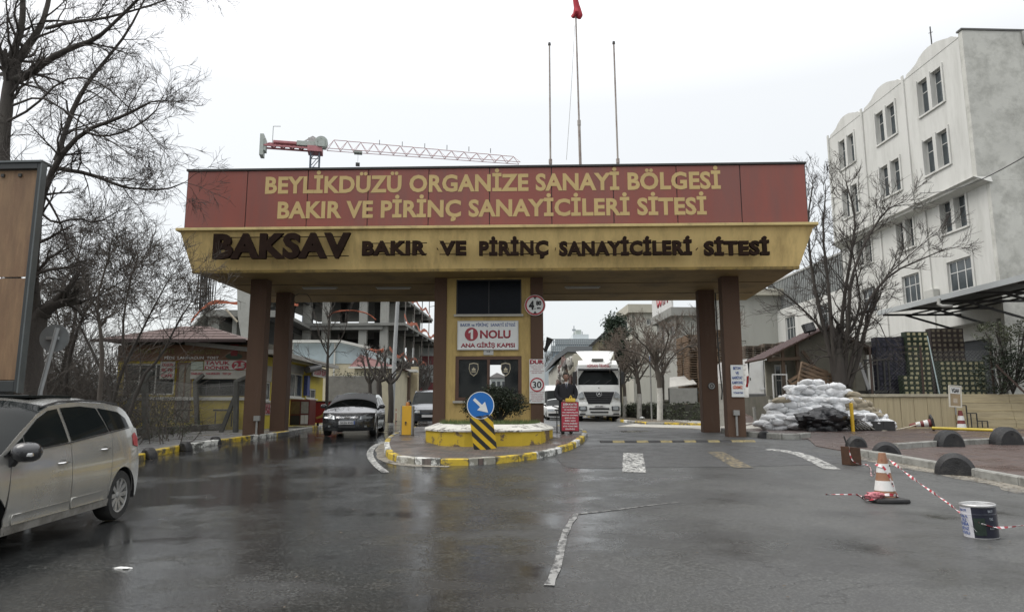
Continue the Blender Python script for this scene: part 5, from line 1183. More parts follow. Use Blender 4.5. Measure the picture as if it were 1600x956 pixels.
gA='green crates in the low stack on the right'; crates(c1,1472,1533,562,615,YC,'green crate, %s row down, %s across, low wide stack behind the notice',gA)
gB='green crates in the middle stack'; crates(c1,1423,1468,515,615,YC,'green crate, %s row down, %s across, tall narrow stack',gB,nx=4)
gC='green crates at the left foot'; crates(c1,1412,1430,575,615,YC-.5,'green crate, %s row down, %s across, short stack at the tower foot',gC,nx=3,rows=4)
gD='dull brown crates'; crates(c2,1462,1502,510,615,YC+.6,'dull brown crate, %s row down, %s across, shadowed rear tower',gD)
gE='navy crates'; crates(c3,1374,1420,530,612,YC+.2,'navy crate, %s row down, %s across, dark blue tower',gE)
# broom handle leaning at the crates
a=at(1449,525,28.9); b=at(1468,615,28.4); o=MB().tube([a,b],.022,6).build('pole',M('turquoise_white_pole',(.40,.50,.50),.5,.1,4),None); tag(o,'thin pale pole leaning against the front of the tall green crate stack','pole')
# forklift-like dark rack left of navy crates
o=thing('trolley','dark metal trolley frame with upright bars beside the navy crates','trolley',at(1362,612,28.6)); o.location.z=TZ
for x,z in ((-.2,1.5),(.05,1.55),(.3,1.5),(.6,1.5),(.8,1.5)): MB().bar((x,.05*x,0),(x+.02,.05*x,z),.06).build('upright',DRK,o)
MB().box(-.25,.9,-.1,.7,.1,.2).build('base',DRK,o); MB().bar((-.25,0,1.45),(.85,0,1.5),.07).build('crossbar',DRK,o); MB().bar((-.45,-.1,1.35),(-.1,-.1,.05),.12,.05).build('lever',M('alu_dull',(.3,.3,.3),.5),o)
for x in (-.1,.75): MB().lathe([(0,-.05),(.13,-.05),(.13,.05),(0,.05)],14,Matrix.Translation((x,-.12,.13))@Matrix.Rotation(R(90),4,'X')).build('wheel',TYRE,o)
# wire fence above the wall
FP=M('rusty_fence_steel',(.06,.04,.032),.8,.3,6)
fn=thing('wire_fence','thin rusty wire mesh fence with leaning steel posts on the terrace edge','fence',(0,0,TZ))
fx=[WF.hy(px,600,.5).x for px in (1362,1442,1552,1640)]
for i,x in enumerate(fx): p=WF.w(x,.5); MB().bar((p.x,p.y,0),(p.x+.03,p.y,2.0),.06).build('post',FP,fn)
p=at(1556,570,27.1);q=at(1600,617,26.6); MB().bar((p.x,p.y,p.z-TZ),(q.x+.4,q.y,q.z-TZ-.3),.07).build('brace',FP,fn)
m=MB(); a_=WF.w(fx[0],.5);b_=WF.w(fx[-1],.5); W_=(b_-a_).length; k=0; s=.14
while k*s<W_+1.8:
    for sg in (1,-1):
        x0=k*s-(1.8 if sg>0 else 0); pts=[]
        for z in (0.02,1.8):
            x=x0+(z if sg>0 else 1.8-z) if sg>0 else k*s-z
            pts.append((x,z))
        (xa,za),(xb,zb)=pts
        if xb<0 or xa>W_ or xa<0 and xb<0 or xa<0 or xb>W_ or xb<0 or xa>W_: continue
        A_=a_.lerp(b_,xa/W_);B_=a_.lerp(b_,xb/W_); m.tube([(A_.x,A_.y,za),(B_.x,B_.y,zb)],.0018,3,cap=False)
    k+=1
stuff(m.build('wire_mesh',M('galvanised_wire',(.22,.22,.21),.6,.1,3),fn))
# overhead cable
a=at(1640,222,18); b=RB.w(-3.2,-.62,13.6); o=MB().tube([a.lerp(b,i/14)+Vector((0,0,-.45*math.sin(math.pi*i/14))) for i in range(15)],.018,5).build('overhead_cable',DRK,None); tag(o,'black overhead cable strung across the white factory facade','cable')
# laurel bush and small tree on the terrace
def bush(label,blobs,n,size,mat,seed,stems=True,name='bush',cat='bush',base=None,clump=10,shell=.45):
    rg=random.Random(seed); t=thing(name,label,cat,base or (blobs[0][0][0],blobs[0][0][1],blobs[0][0][2]-blobs[0][1][2])); b=t.location.copy(); m=MB(); tot=sum(r[0]*r[2] for c,r in blobs)
    for c,r in blobs: leaves(m,Vector(c)-b,r,int(n*r[0]*r[2]/tot),size,rg,clump,shell)
    stuff(m.build('leaves',mat,t))
    if stems:
        s=MB()
        for c,r in blobs:
            for k in range(6): e=Vector(c)-b+Vector((rg.uniform(-.6,.6)*r[0],rg.uniform(-.6,.6)*r[1],rg.uniform(-.3,.8)*r[2])); s.tube(bend([(0,0,0),e*.5+Vector((rg.uniform(-.1,.1),0,.1)),e]),[.03,.025,.02,.018,.015,.012,.01][:len(bend([(0,0,0),e*.5,e]))] if False else .018,5,cap=False)
        s.build('stems',BARK,t,smooth=60)
    return t
LFD=leafmat('leaf_dark_glossy',(.028,.038,.022)); LFM=leafmat('leaf_olive',(.075,.085,.05)); LFG=leafmat('leaf_green',(.05,.075,.028))
p=at(1560,575,27.4); q=at(1558,530,27.6); r_=at(1595,560,27.3)
bush('dark glossy bush behind the fence at the end of the terrace',[((p.x-.2,p.y,2.9),(.75,.6,.75)),((p.x+.6,p.y,3.2),(.6,.5,.7)),((p.x+.1,p.y,3.7),(.6,.5,.5)),((r_.x+.6,r_.y,3.0),(.7,.5,.8))],3600,.055,LFD,11,base=(p.x,p.y,TZ))
bush('sparse olive green shrub crown reaching over the dark bush',[((q.x-.1,q.y,4.65),(.85,.6,.5)),((q.x+.9,q.y,4.3),(.7,.5,.45)),((q.x+1.3,q.y,4.9),(.6,.5,.35))],1900,.05,LFM,12,base=(q.x+.4,q.y,TZ),shell=.2)
# the big bare tree at the hut
BT=28.4
def lp(l,Y=BT,dy=0): return [at(x,y,Y+dy*i) for i,(x,y) in enumerate(l)]
tb=[(1312,612),(1310,560),(1309,520)]
bare_tree('wide bare many stemmed tree rising in front of the hut and the white factory',
 [(lp([(1312,618),(1311,585),(1309,545)]),.26,.20,0),
  (lp([(1306,600),(1296,545),(1287,510),(1275,460),(1265,400),(1262,340),(1270,290)]),.12,.02,3.6),
  (lp([(1308,600),(1302,540),(1297,480),(1292,420),(1285,370),(1290,300)],dy=-.15),.105,.02,3.6),
  (lp([(1312,600),(1312,540),(1318,470),(1330,400),(1338,340),(1322,285)],dy=.12),.11,.02,3.6),
  (lp([(1318,600),(1322,550),(1326,500),(1328,440),(1350,380),(1382,330),(1405,318)],dy=-.1),.11,.018,3.6),
  (lp([(1322,600),(1332,560),(1345,500),(1362,460),(1395,425),(1440,405),(1475,390)],dy=-.12),.09,.016,3.6),
  (lp([(1326,605),(1340,565),(1348,530),(1356,500),(1360,492)]),.11,.07,.5),
  (lp([(1290,520),(1262,490),(1240,470),(1215,450),(1190,445)],dy=-.1),.05,.012,3),
  (lp([(1328,520),(1345,480),(1340,440),(1330,380)],dy=.1),.06,.02,3),
  (lp([(1352,500),(1375,440),(1420,400),(1455,370)],dy=-.1),.05,.012,3),
  (lp([(1345,490),(1372,500),(1385,530)],dy=-.1),.035,.012,1)],
 lvl=2,seed=5,L=1.35,kids=4,up=.35,spread=.75,minr=.0075,wig=.2)
# ================================================================ SANDBAGS, CONES, KERB DOMES AND OTHER SMALL THINGS (right foreground)
def bag_mesh(seed,mat,w=.62,d=.42,h=.22):
    rg=random.Random(seed); m=MB(); nu,nv=22,13; of=Vector((seed*3.1,seed*1.7,0)); e=.55
    sp_=lambda v,p:math.copysign(abs(v)**p,v)
    for j in range(nv+1):
        ph=-math.pi/2+math.pi*j/nv
        for i in range(nu):
            th=2*math.pi*i/nu; x=sp_(math.cos(ph),.6)*sp_(math.cos(th),e); y=sp_(math.cos(ph),.6)*sp_(math.sin(th),e); z=math.sin(ph)
            k=1+.20*mnoise.noise(Vector((x*1.6,y*1.6,z))+of)+.13*mnoise.noise(Vector((x*4,y*4,z*3))+of)+.05*mnoise.noise(Vector((x*9,y*9,z*6))+of)
            pin=1-.35*abs(x)**4
            m.v.append((x*w/2*k,y*d/2*k,(z*h/2*pin)*(1+.25*mnoise.noise(Vector((x*2.5,y*2.5,3))+of))+h/2-.05*x*x*h))
    for j in range(nv):
        for i in range(nu): m.quadi(j*nu+i,j*nu+(i+1)%nu,(j+1)*nu+(i+1)%nu,(j+1)*nu+i)
    # gathered corner tuft
    m.tube([(w/2*.9,rg.uniform(-.1,.1),h*.5),(w/2*1.12,rg.uniform(-.12,.12),h*.6)],[.05,.075],6)
    return m.mesh('sandbag',mat,70)
BW=M('sandbag_white_weave',(.68,.69,.70),.75,.15,6,.6,30,.5,(.26,.24,.21),4.,dlo=.48); BT_=M('sandbag_tan',(.30,.26,.19),.85,.2,6,.3,45,.5,(.16,.13,.09),3.)
BM=[bag_mesh(s,BW) for s in range(8)]; BMT=[bag_mesh(20+s,BT_) for s in range(3)]
YB=25.9; gl='white sandbags piled in the heap'; gt='tan sandbags in the heap'
def prof(px):  # top outline of the heap (px -> py)
    return interp([(1184,670),(1195,650),(1212,628),(1235,608),(1255,596),(1275,593),(1292,600),(1312,605),(1330,612),(1345,618),(1360,640),(1384,662)],px)
rg=random.Random(3); nb_=0
for layer in range(4):
    Yl=YB+layer*.42; z=zg(12,Yl)+.0; k=0
    while True:
        zz=z+k*.165; row=[]
        px=1180+(k%2)*10+layer*4; ci=0
        while px<1392:
            top=at(px,prof(px),Yl).z
            lim=zz+.12<top and zz+.10<top
            front=(k*.165)/.55
            if lim and Yl>=YB+ (k*.165)*.60-.25 and Yl<=YB+(k*.165)*.60+.75:
                x=at(px,640,Yl).x; tan=px>1318 and rg.random()<.55 and k>2 or (px<1232 and px>1218 and k>5)
                me=rg.choice(BMT if tan else BM)
                o=put('sandbag',me,loc=(x+rg.uniform(-.05,.05),Yl+rg.uniform(-.08,.08),zz+rg.uniform(-.02,.03)),rot=(rg.uniform(-.16,.16),rg.uniform(-.2,.2),rg.uniform(-.7,.7)+(math.pi if rg.random()<.5 else 0)))
                s=rg.uniform(.85,1.15); o.scale=(s,s,rg.uniform(.95,1.4)); nb_+=1
                tag(o,('tan' if tan else 'white')+' sandbag, %s row up, %s from the west, %s layer of the heap'%(nth(k),nth(ci),['front','second','third','rear'][layer]),'sandbag',gt if tan else gl)
                ci+=1
            px+=.50/Yl*FPX*rg.uniform(.82,1.05)
        k+=1
        if zz>z+2.2: break
for i,(px,py,s) in enumerate(((1350,668,1.0),(1372,667,1.1),(1362,655,.9),(1340,655,1.))):
    p=gnd(px,670,.02); o=put('sandbag',BM[i],loc=(at(px,py,25.4).x,25.4,max(zg(p.x,25.4),at(px,py,25.4).z)),rot=(.1,.1*i,.5*i)); o.scale=(s,s,1); tag(o,['first','second','third','last'][i]+' white sandbag fallen low at the east foot of the heap','sandbag','sandbags fallen at the east foot of the heap')
# black plastic sheet over the foot of the heap
BPL=M('black_plastic_sheet',(.016,.016,.018),.28,.4,5,.6,14,spec=.6)
p=at(1285,655,25.1); o=crumple('plastic_bundle',BPL,None,(p.x,24.95,zg(p.x,25)+.36),(.95,.5,.40),77,30,.5,1.3); tag(o,'crumpled shiny black plastic sheet slumped at the foot of the sandbags','plastic sheet')
PLK=M('grey_plank',(.13,.125,.11),.8,.3,3,stretch=(1,1,1))
for i in range(7):
    a=at(1305+i*7,648+i*1.5,25.2-.1*i); b=at(1330+i*6,671,24.7-.06*i); b.z=max(b.z,zg(b.x,b.y)+.03); o=MB().bar(a,b,.13,.03).build('plank',PLK,None); tag(o,['uppermost grey plank','second grey plank','third grey plank','fourth grey plank','fifth grey plank','sixth grey plank','lowest grey plank'][i]+' of the fan between black plastic and yellow bollard','plank')
for i,(px,py,w_) in enumerate(((1368,658,.36),(1385,661,.42))):
    p=at(px,py,25.3); o=MB().box(-w_/2,w_/2,-.2,.2,0,.34).build('box',M('dark_box',(.03,.03,.03),.7,.3,5),None,bevel=.015,loc=(p.x,25.3,zg(p.x,25.3)+.02)); tag(o,['small black box at the end of the sandbags','slightly wider black box by the stone wall, nearest the lying cone'][i],'box')
# yellow bollard
p=gnd(1333,674,.02); t=thing('bollard','bright yellow steel bollard in front of the sandbag heap','bollard',p)
YS=M('bright_yellow_paint',(.60,.38,.02),.5,.1,4,dirt=.3,dc=(.2,.13,.03)); MB().tube([(0,0,0),(0,0,.98)],.062,14).build('post',YS,t,smooth=50); MB().lathe([(0,1.0),(.04,.995),(.062,.98)],14).build('cap',YS,t,smooth=60)
p=gnd(1186,668,.02); p2=gnd(1181,668); t=thing('post','short thin grey post at the west end of the sandbag heap','post',p2); MB().tube([(0,0,0),(-.04,0,.85)],.06,10).build('pipe',PIPE,t,smooth=50)
# rubber parking domes
RUB=M('dome_rubber',(.013,.013,.014),.6,.35,5,.45,35,.5,(.06,.056,.05),3.4,dlo=.52,dw=.12)
def dome_mesh(r=.36,th=.34,ch=.07):
    m=MB(); n=20
    for k in range(n+1):
        a=math.pi*k/n
        for y,rr in ((-th/2,r-ch),(-th/2+ch,r),(th/2-ch,r),(th/2,r-ch)): m.v.append((-rr*math.cos(a),y,rr*math.sin(a)*1.04))
    for k in range(n):
        for j in range(3): m.quadi(4*k+j,4*k+j+1,4*k+j+5,4*k+j+4)
    m.f.append(tuple(4*k for k in range(n+1))); m.m.append(0); m.f.append(tuple(4*k+3 for k in range(n,-1,-1))); m.m.append(0)
    return m.mesh('body',RUB,35)
dm=dome_mesh()
def dome(px,py,sc_,rz,lab,gr,dz=.0):
    p=gnd(px,py,dz); t=thing('kerb_dome',lab,'kerb dome',p,rz,gr); put('body',dm,t,scale_(t,sc_)); 
    MB().lathe([(0,0),(.028,0),(.028,.012),(0,.012)],10,Matrix.Translation((.02,-.172*sc_,.25*sc_))@Matrix.Rotation(R(90),4,'X')).build('bolt_hole',UND,t); return t
def scale_(t,s): return 0
def dome(px,py,w_px,rz,lab,gr,dz=.0):
    p=gnd(px,py,dz); s=.92*w_px/(.72*FPX/ (p.y*COSP-1.3*SINP)); t=thing('kerb_dome',lab,'kerb dome',p,rz,gr); o=put('body',dm,t); o.scale=(s*.92,s,s*1.05)
    MB().lathe([(0,0),(.025,0),(.025,.02),(0,.02)],10,Matrix.Translation((.02,-.165*s,.24*s))@Matrix.Rotation(R(90),4,'X')).build('bolt_hole',UND,t); return t
gk='black rubber domes on the east kerbs'
dome(1194,684,23,R(-8),'small black rubber dome by the rounded kerb stone under the right column',gk)
dome(1338,699,36,R(-6),'black rubber dome just behind the rusty tin, nearest the yellow bollard',gk)
dome(1385,715,50,R(-22),'black rubber dome on the front kerb behind the striped cone',gk)
dome(1493,741,66,R(-28),'largest black rubber dome, on the front kerb between cone and paint tin',gk)
dome(1483,698,52,R(4),'black rubber dome on the rear kerb under the end of the yellow pole',gk)
dome(1573,695,56,R(4),'black rubber dome on the rear kerb near the frame edge',gk)
gk2='black rubber domes on the painted west kerb'
dome(232,716,34,R(-25),'black rubber dome on the west kerb nearest the silver car',gk2)
dome(289,704,29,R(-25),'middle black rubber dome on the yellow painted west kerb',gk2)
dome(336,694,25,R(-25),'farthest black rubber dome on the west kerb by the gate column',gk2)
# striped cones
COR=M('cone_faded_brown_orange',(.27,.135,.075),.6,.2,5,dirt=.4,dc=(.1,.07,.05)); COW=M('cone_white_band',(.62,.62,.60),.5,.1,5,dirt=.4,dc=(.25,.24,.22),ds=5); COD=M('cone_dark_red',(.15,.028,.025),.6,.2,5)
def cone(lab,loc,h,rb,rt,bands,basew,rot=(0,0,0),hexbase=False,cat='traffic cone'):
    t=thing('traffic_cone',lab,cat,loc); t.rotation_euler=rot; z0=.06
    nb=6 if hexbase else 4; 
    m=MB(); prof=[(basew*.5,0),(basew*.52,.02),(basew*.5,.055),(basew*.36,.07),(rb,.075),(rb,.02)]
    m.lathe(prof,nb*4 if hexbase else 24,m=0)
    if hexbase: 
        for i,v in enumerate(m.v):
            r_=math.hypot(v[0],v[1])
            if r_>rb*1.05: a=math.atan2(v[1],v[0]); k=math.cos(math.pi/6)/math.cos((a%(math.pi/3))-math.pi/6); m.v[i]=(v[0]*k*1.08,v[1]*k*1.08,v[2])
    else:
        for i,v in enumerate(m.v):
            r_=math.hypot(v[0],v[1])
            if r_>rb*1.05: a=math.atan2(v[1],v[0]); k=min(1/abs(math.cos(a)+1e-9),1/abs(math.sin(a)+1e-9))**.8*.92; m.v[i]=(v[0]*k,v[1]*k,v[2])
    m.build('base',BLK,t,smooth=45)
    z=z0
    for i,(f,mt) in enumerate(bands):
        z1=z+f*(h-z0); r0_=rb+(rt-rb)*(z-z0)/(h-z0); r1_=rb+(rt-rb)*(z1-z0)/(h-z0); e=.0025 if mt is COW else 0
        MB().lathe([(r0_+e,z),(r1_+e,z1)]+([(0,z1)] if i==len(bands)-1 else []),24).build('band',mt,t,smooth=40); z=z1
    return t
p=gnd(1384,783); cpos=p.copy()
cn_=cone('weathered brown and white striped cone wound with red and white tape on the road',p,.74,.165,.05,[(.16,COR),(.22,COW),(.18,COR),(.20,COW),(.24,COR)],.56)
for z_,y_ in ((.28,.14),(.55,.095)):
    MB().lathe([(0,0),(.012,0),(.012,.006),(0,.006)],8,Matrix.Translation((.05,-y_,z_))@Matrix.Rotation(R(90),4,'X')).build('rivet',UND,cn_)
p=gnd(1500,664,.02); p=Vector((at(1500,640,26.0).x,26.0,zg(17,26)+.02)); c2_=cone('small dark red and white cone holding up a framed notice at the stone wall',p,.72,.16,.06,[(.25,COW),(.2,COD),(.25,COW),(.3,COD)],.42)
t=thing('notice_sign','framed notice with black heading plugged into the small cone by the wall','sign',at(1493,637,25.95),R(4)); t.rotation_euler=(0,R(4),R(4)); w_,h_=.50,.82
t.location=at(1492.5,619,25.95)
MB().box(-w_/2,w_/2,-.0,.02,-h_/2,h_/2).build('notice_board',M('notice_tan',(.30,.23,.14),.7,.2,6),t); f=MB(); tt=.045
f.box(-w_/2,-w_/2+tt,-.02,.03,-h_/2,h_/2).box(w_/2-tt,w_/2,-.02,.03,-h_/2,h_/2).box(-w_/2+tt,w_/2-tt,-.02,.03,-h_/2,-h_/2+tt).box(-w_/2+tt,w_/2-tt,-.02,.03,h_/2-tt,h_/2).build('frame',M('frame_cream',(.55,.53,.46),.5,.1,5),t,bevel=.006)
MB().box(-w_/2+.06,w_/2-.06,-.006,-.0,h_*.12,h_/2-.06).build('heading_plate',SW,t); text('lettering','VGAH',t,0,-.007,h_*.27,.30,.15,SK,.003,.05)
MB().box(-.08,.08,-.006,-.001,-.25,-.08).build('sticker',M('sticker_pale',(.42,.36,.28),.6,.3,20),t); MB().tube([(0,0,-h_/2),(0.02,0,-h_/2-.28)],.025,6).build('stem',PIPE,t)
# cone lying on its side
p=at(1457,654,25.5); p.z=zg(p.x,p.y)+.30
lc=cone('overturned dark red and white cone with hexagonal black base lying by the wall',p,.78,.15,.05,[(.15,COD),(.2,COW),(.15,COD),(.2,COW),(.3,COD)],.56,(0,R(-98),R(-20)),True)
o=MB().tube(bend([at(1436,662,25.45),at(1420,667,25.35),at(1400,671,25.2),at(1378,673,25.1)]),.035,7,flat=.5).build('cardboard_tube',M('pale_tube',(.42,.38,.30),.8,.2,5),None,smooth=50); tag(o,'pale flattened tube lying on the pavers beyond the overturned cone','tube')
# long yellow pole on the ground
a=gnd(1458,668,.12); b=gnd(1552,678,.10); a=Vector((at(1456,665,24.6).x,24.6,zg(16,24.6)+.14)); b=Vector((at(1552,675,23.4).x,23.4,zg(16,23.4)+.12))
t=thing('barrier_pole','long yellow barrier pole lying on the pavers behind the rear kerb domes','pole',a); MB().tube([(0,0,0),b-a],.05,12).build('pole',M('yellow_pole_paint',(.50,.38,.04),.45,.1,3,dirt=.5,dc=(.2,.15,.05)),t,smooth=50); MB().tube([b-a,(b-a)*1.03],.042,10).build('end_piece',M('pole_end_pink',(.3,.17,.14),.6),t)
# rusty tin with a stick
p=gnd(1331,726); t=thing('rusty_tin','rusty square tin with a black stick standing at the kerb start','tin',p,R(18))
RS=M('rust_brown',(.060,.028,.014),.9,.35,9,.5,40,.6,(.02,.012,.01),5)
MB().hexa([(-.15,-.13,0),(.15,-.13,0),(.15,.13,0),(-.15,.13,0),(-.17,-.12,.40),(.15,-.12,.37),(.15,.12,.37),(-.17,.12,.40)]).build('body',RS,t,bevel=.012)
MB().box(-.13,.11,-.09,.09,.375,.385).build('opening',UND,t); MB().tube([(-.02,0,.2),(-.16,0,.62)],.018,6).build('stick',DRK,t)
# paint tin
p=gnd(1534,838); t=thing('paint_tin','large white and navy printed paint tin standing on the road','paint tin',p,R(-6)); t.rotation_euler=(0,R(-2.5),R(-6)); t.scale=(.8,.8,.86)
PN=M('tin_navy_print',(.008,.009,.022),.3,.3,6,coat=.3,dirt=.15,dc=(.05,.08,.06),ds=8); PWt=M('tin_white_print',(.50,.50,.53),.35,.1,6,coat=.3,dirt=.3,dc=(.2,.2,.25),ds=5); TM=M('tin_metal',(.50,.50,.50),.3,.1,6,metal=.7,dirt=.3)
r=.225;h_=.43;tsc=.80
m=MB()
for z0,z1,r0_,r1_ in ((.012,.30,r*.97,r),(.30,.31,r,r*1.012),(.31,.325,r*1.012,r),(.325,.41,r,r)):
    m.lathe([(r0_,z0),(r1_,z1)],20,a0=R(-140),a1=R(40),m=0); m.lathe([(r0_,z0),(r1_,z1)],20,a0=R(40),a1=R(220),m=1)
m.build('body',[PN,PWt],t,smooth=40)
MB().lathe([(r*.95,0),(r*.99,.0),(r*.99,.012),(r*.97,.012)],32).build('bottom_rim',TM,t); MB().lathe([(r*1.0,.405),(r*1.035,.41),(r*1.04,.43),(r*1.0,.44),(r*.93,.435),(r*.92,.415),(0,.415)],32).build('lid',TM,t,smooth=40)
def onring(s,ang,z,w_,hh,mat,nm='lettering'):
    me=textmesh(s,w_,hh,.0,.03); me.materials.append(mat)
    for v in me.vertices: a_=ang+v.co.x/r; v.co=(math.sin(a_)*(r+.004),-math.cos(a_)*(r+.004),v.co.z)
    put(nm,me,t,loc=(0,0,z))
for s,z,w_,hh in (('BAYI',.365,.13,.028),('KARA',.285,.15,.04),('YAZ',.235,.11,.04),('KARA',.185,.16,.045),('BEYAZ',.125,.15,.04),('HIZLI',.07,.15,.035)): onring(s,R(-84),z,w_,hh,SB)
for s,z,w_,hh in (('BAYI',.36,.07,.03),('YAZ',.26,.06,.03),('KARA',.14,.07,.03)): onring(s,R(12),z,w_,hh,M('print_grey',(.25,.27,.3),.4))
m=MB(); m.lathe([(r*1.006,.05),(r*1.006,.27)],10,a0=R(-136),a1=R(-100)); m.build('picture_print',M('print_dark_green',(.012,.022,.016),.35,.8,30),t,smooth=40)
MB().tube([(-r-.005,-.02,.33),(-r*.9-.02,-r*.7,.20),(-r*.75,-r*.95,.10)],.004,5).build('handle',TM,t,smooth=50)
# red and white tape
TR=M('tape_red',(.38,.03,.045),.35,.1,6); TWt=M('tape_white',(.62,.58,.58),.35,.1,6)
def tape(pts,w_=.022,step=.07,parent=None,name='barrier_tape',lab=None,tw=.35):
    P=bend(pts,3); Q=[P[0]]; need=.022
    for a,b in zip(P,P[1:]):
        L_=(b-a).length; q=0
        while L_-q>=need: q+=need; Q.append(a.lerp(b,q/L_)); need=.022
        need-=L_-q
    m=MB(); ph=random.random()*6; per=max(1,round(step/.022))
    for i,p in enumerate(Q):
        d=(Q[min(i+1,len(Q)-1)]-Q[max(0,i-1)]).normalized(); u=d.orthogonal().normalized(); u.rotate(Matrix.Rotation(ph+i*tw*.35,3,d)); u=u*w_*(.75+.35*math.sin(i*.21+ph)); m.v+=[tuple(p-u),tuple(p+u)]
    for i in range(len(Q)-1): m.quadi(2*i,2*i+1,2*i+3,2*i+2,m=(i//per)%2)
    o=m.build(name,[TR,TWt],parent); so=o.modifiers.new('s','SOLIDIFY'); so.thickness=.002; return o
cz_=Vector((cpos.x,cpos.y,cpos.z)); topc=cz_+Vector((0,-.02,.66)); can_=gnd(1534,838)
o=tape([topc+Vector((.05,-.05,0)),topc.lerp(can_+Vector((0,0,.42)),.35)+Vector((0,0,-.10)),topc.lerp(can_+Vector((0,0,.3)),.7)+Vector((0,0,-.12)),can_+Vector((-.17,-.12,.19)),can_+Vector((.0,-.21,.14)),can_+Vector((.18,-.12,.12)),can_+Vector((.8,.1,.13))],.019); tag(o,'red and white barrier tape running from the cone top down past the paint tin','tape')
rt=gnd(1331,726); o=tape([topc+Vector((-.05,-.05,-.02)),topc.lerp(rt,.4)+Vector((0,-.05,-.33)),rt+Vector((.35,-.15,.02)),rt+Vector((.0,-.2,.03)),rt+Vector((-.10,-.17,.15)),rt+Vector((-.11,-.16,.42))],.014); tag(o,'red and white tape sagging between the cone and the rusty tin','tape')
o=tape([cz_+Vector((-.16,-.15,.08)),cz_+Vector((-.42,-.22,.03)),gnd(1345,772,.01),gnd(1318,772,.012),gnd(1288,772,.006)],.016); tag(o,'loose end of red and white tape lying on the road west of the cone','tape')
wr=[]
for i in range(26): a_=i*.9; z_=.62-.02*i*.9 if i<6 else .10+.03*math.sin(i*1.7)+(.35*max(0,math.sin(i*.8)) if i%7==0 else 0); rr=.165+(.05-.165)*(z_-.06)/.68+.025; wr.append(cz_+Vector((rr*math.cos(a_),rr*math.sin(a_),z_)))
o=tape(wr[:7],.018); tag(o,'tape wound round the tip of the brown striped cone','tape'); o=tape(wr[6:],.020); tag(o,'tangle of tape wound round the foot of the brown striped cone','tape')
o=crumple('crumpled_tape',M('tape_tangle',(.42,.14,.16),.5,.6,30),None,cz_+Vector((-.22,-.14,.10)),(.14,.07,.05),9,9,.7,2.5); tag(o,'knot of crumpled tape beside the cone base','tape')
# litter on the road
p=gnd(191,888); o=crumple('litter_paper',M('litter_white',(.6,.6,.58),.7,.1,9),None,p+Vector((0,0,.006)),(.085,.03,.012),4,7,.5,2); tag(o,'flattened white scrap of paper on the wet road near the silver car','litter')
# ---- direction sign on the island
p=gnd(756,702,.13); t=thing('direction_sign','round blue keep right sign with white arrow above a black and yellow striped panel','traffic sign',p,R(-2)); 
dY=p.y-.05; c0=at(751,633,dY)-p; BL=M('traffic_blue',(.012,.13,.42),.35,.06,4)
tl=R(2)
MB().lathe([(0,0),(.325,0),(.325,.02),(0,.02)],40,RX).build('disc',BL,t,loc=c0,smooth=30); MB().lathe([(.318,.0),(.318,.023),(.336,.023),(.336,0)],40,RX).build('rim',SW,t,loc=c0,smooth=30)
arr=[(-.035,.225),(-.035,-.02),(-.14,-.02),(0,-.26),(.14,-.02),(.035,-.02),(.035,.225)]; q=R(47); ar=[(x*math.cos(q)-z*math.sin(q),x*math.sin(q)+z*math.cos(q)) for x,z in arr]
MB().prism(ar,-.026,-.021).build('arrow',SW,t,loc=c0)
P4=[at(x,y,dY-.02)-p for x,y in ((733.5,652),(769,647),(777,700),(741,705))]; 
ay=M('panel_yellow',(.58,.38,.015),.4,.12,4,dirt=.3,dc=(.25,.15,.03)); ak=M('panel_black',(.012,.012,.013),.45,.2,4,dirt=.3)
u=(P4[1]-P4[0]);v=(P4[3]-P4[0]); 
def pv(a,b,dy=0): r=P4[0]+u*a+v*b; return (r.x,r.y+dy,r.z)
pan=MB().hexa([pv(0,1,.0),pv(1,1,.0),pv(1,1,.02),pv(0,1,.02),pv(0,0,.0),pv(1,0,.0),pv(1,0,.02),pv(0,0,.02)]).build('striped_panel',ay,t)
sl=.85
for k in range(-3,5):
    b0=k*.385-.03; w0=.19; poly=[(0,b0),(1,b0+sl),(1,b0+sl+w0),(0,b0+w0)]
    cl=[]
    pts=poly
    for edge in (0,1):   # clip to b in 0..1
        o_=[]
        for (a1,b1),(a2,b2) in zip(pts,pts[1:]+pts[:1]):
            f1=b1>=0 if edge==0 else b1<=1; f2=b2>=0 if edge==0 else b2<=1; lim=0 if edge==0 else 1
            if f1: o_.append((a1,b1))
            if f1!=f2: s=(lim-b1)/(b2-b1); o_.append((a1+(a2-a1)*s,lim))
        pts=o_
        if not pts: break
    if len(pts)>2: MB().poly([pv(a,b,-.003) for a,b in pts][::-1]).build('black_stripe',ak,t)
MB().tube([(c0.x,.04,-.1),(c0.x+.03,.04,c0.z+.2)],.03,8).build('pole',PIPE,t,smooth=50)
# yellow barrier box
p=gnd(636,680,.13); p=Vector((p.x,p.y,zg(p.x,p.y)+.13)); hh=at(636,634,p.y).z-p.z; t=thing('barrier_box','slim orange yellow barrier cabinet with small amber lamp on the island','barrier cabinet',p,R(-2))
OY=M('orange_yellow_metal',(.60,.34,.025),.45,.06,3,dirt=.2,dc=(.3,.2,.05)); MB().box(-.145,.145,-.14,.14,0,hh).build('cabinet',OY,t,bevel=.012); MB().box(.147,.185,-.14,.14,0,hh-.0).box(-.185,-.147,-.14,.14,0,hh).build('side_plate',M('grey_side_plate',(.22,.22,.21),.5,.1,3),t); MB().box(-.2,.2,-.18,.18,-.02,.02).build('foot_plate',DRK,t)
MB().lathe([(.06,hh),(.06,hh+.08),(.035,hh+.12),(0,hh+.125)],14).build('lamp',M('amber_lamp',(.38,.15,.03),.3),t,smooth=50); MB().lathe([(0,0),(.03,0),(.03,.02),(0,.02)],12,Matrix.Translation((-.02,-.14,hh*.44))@RX).build('lock',DRK,t)
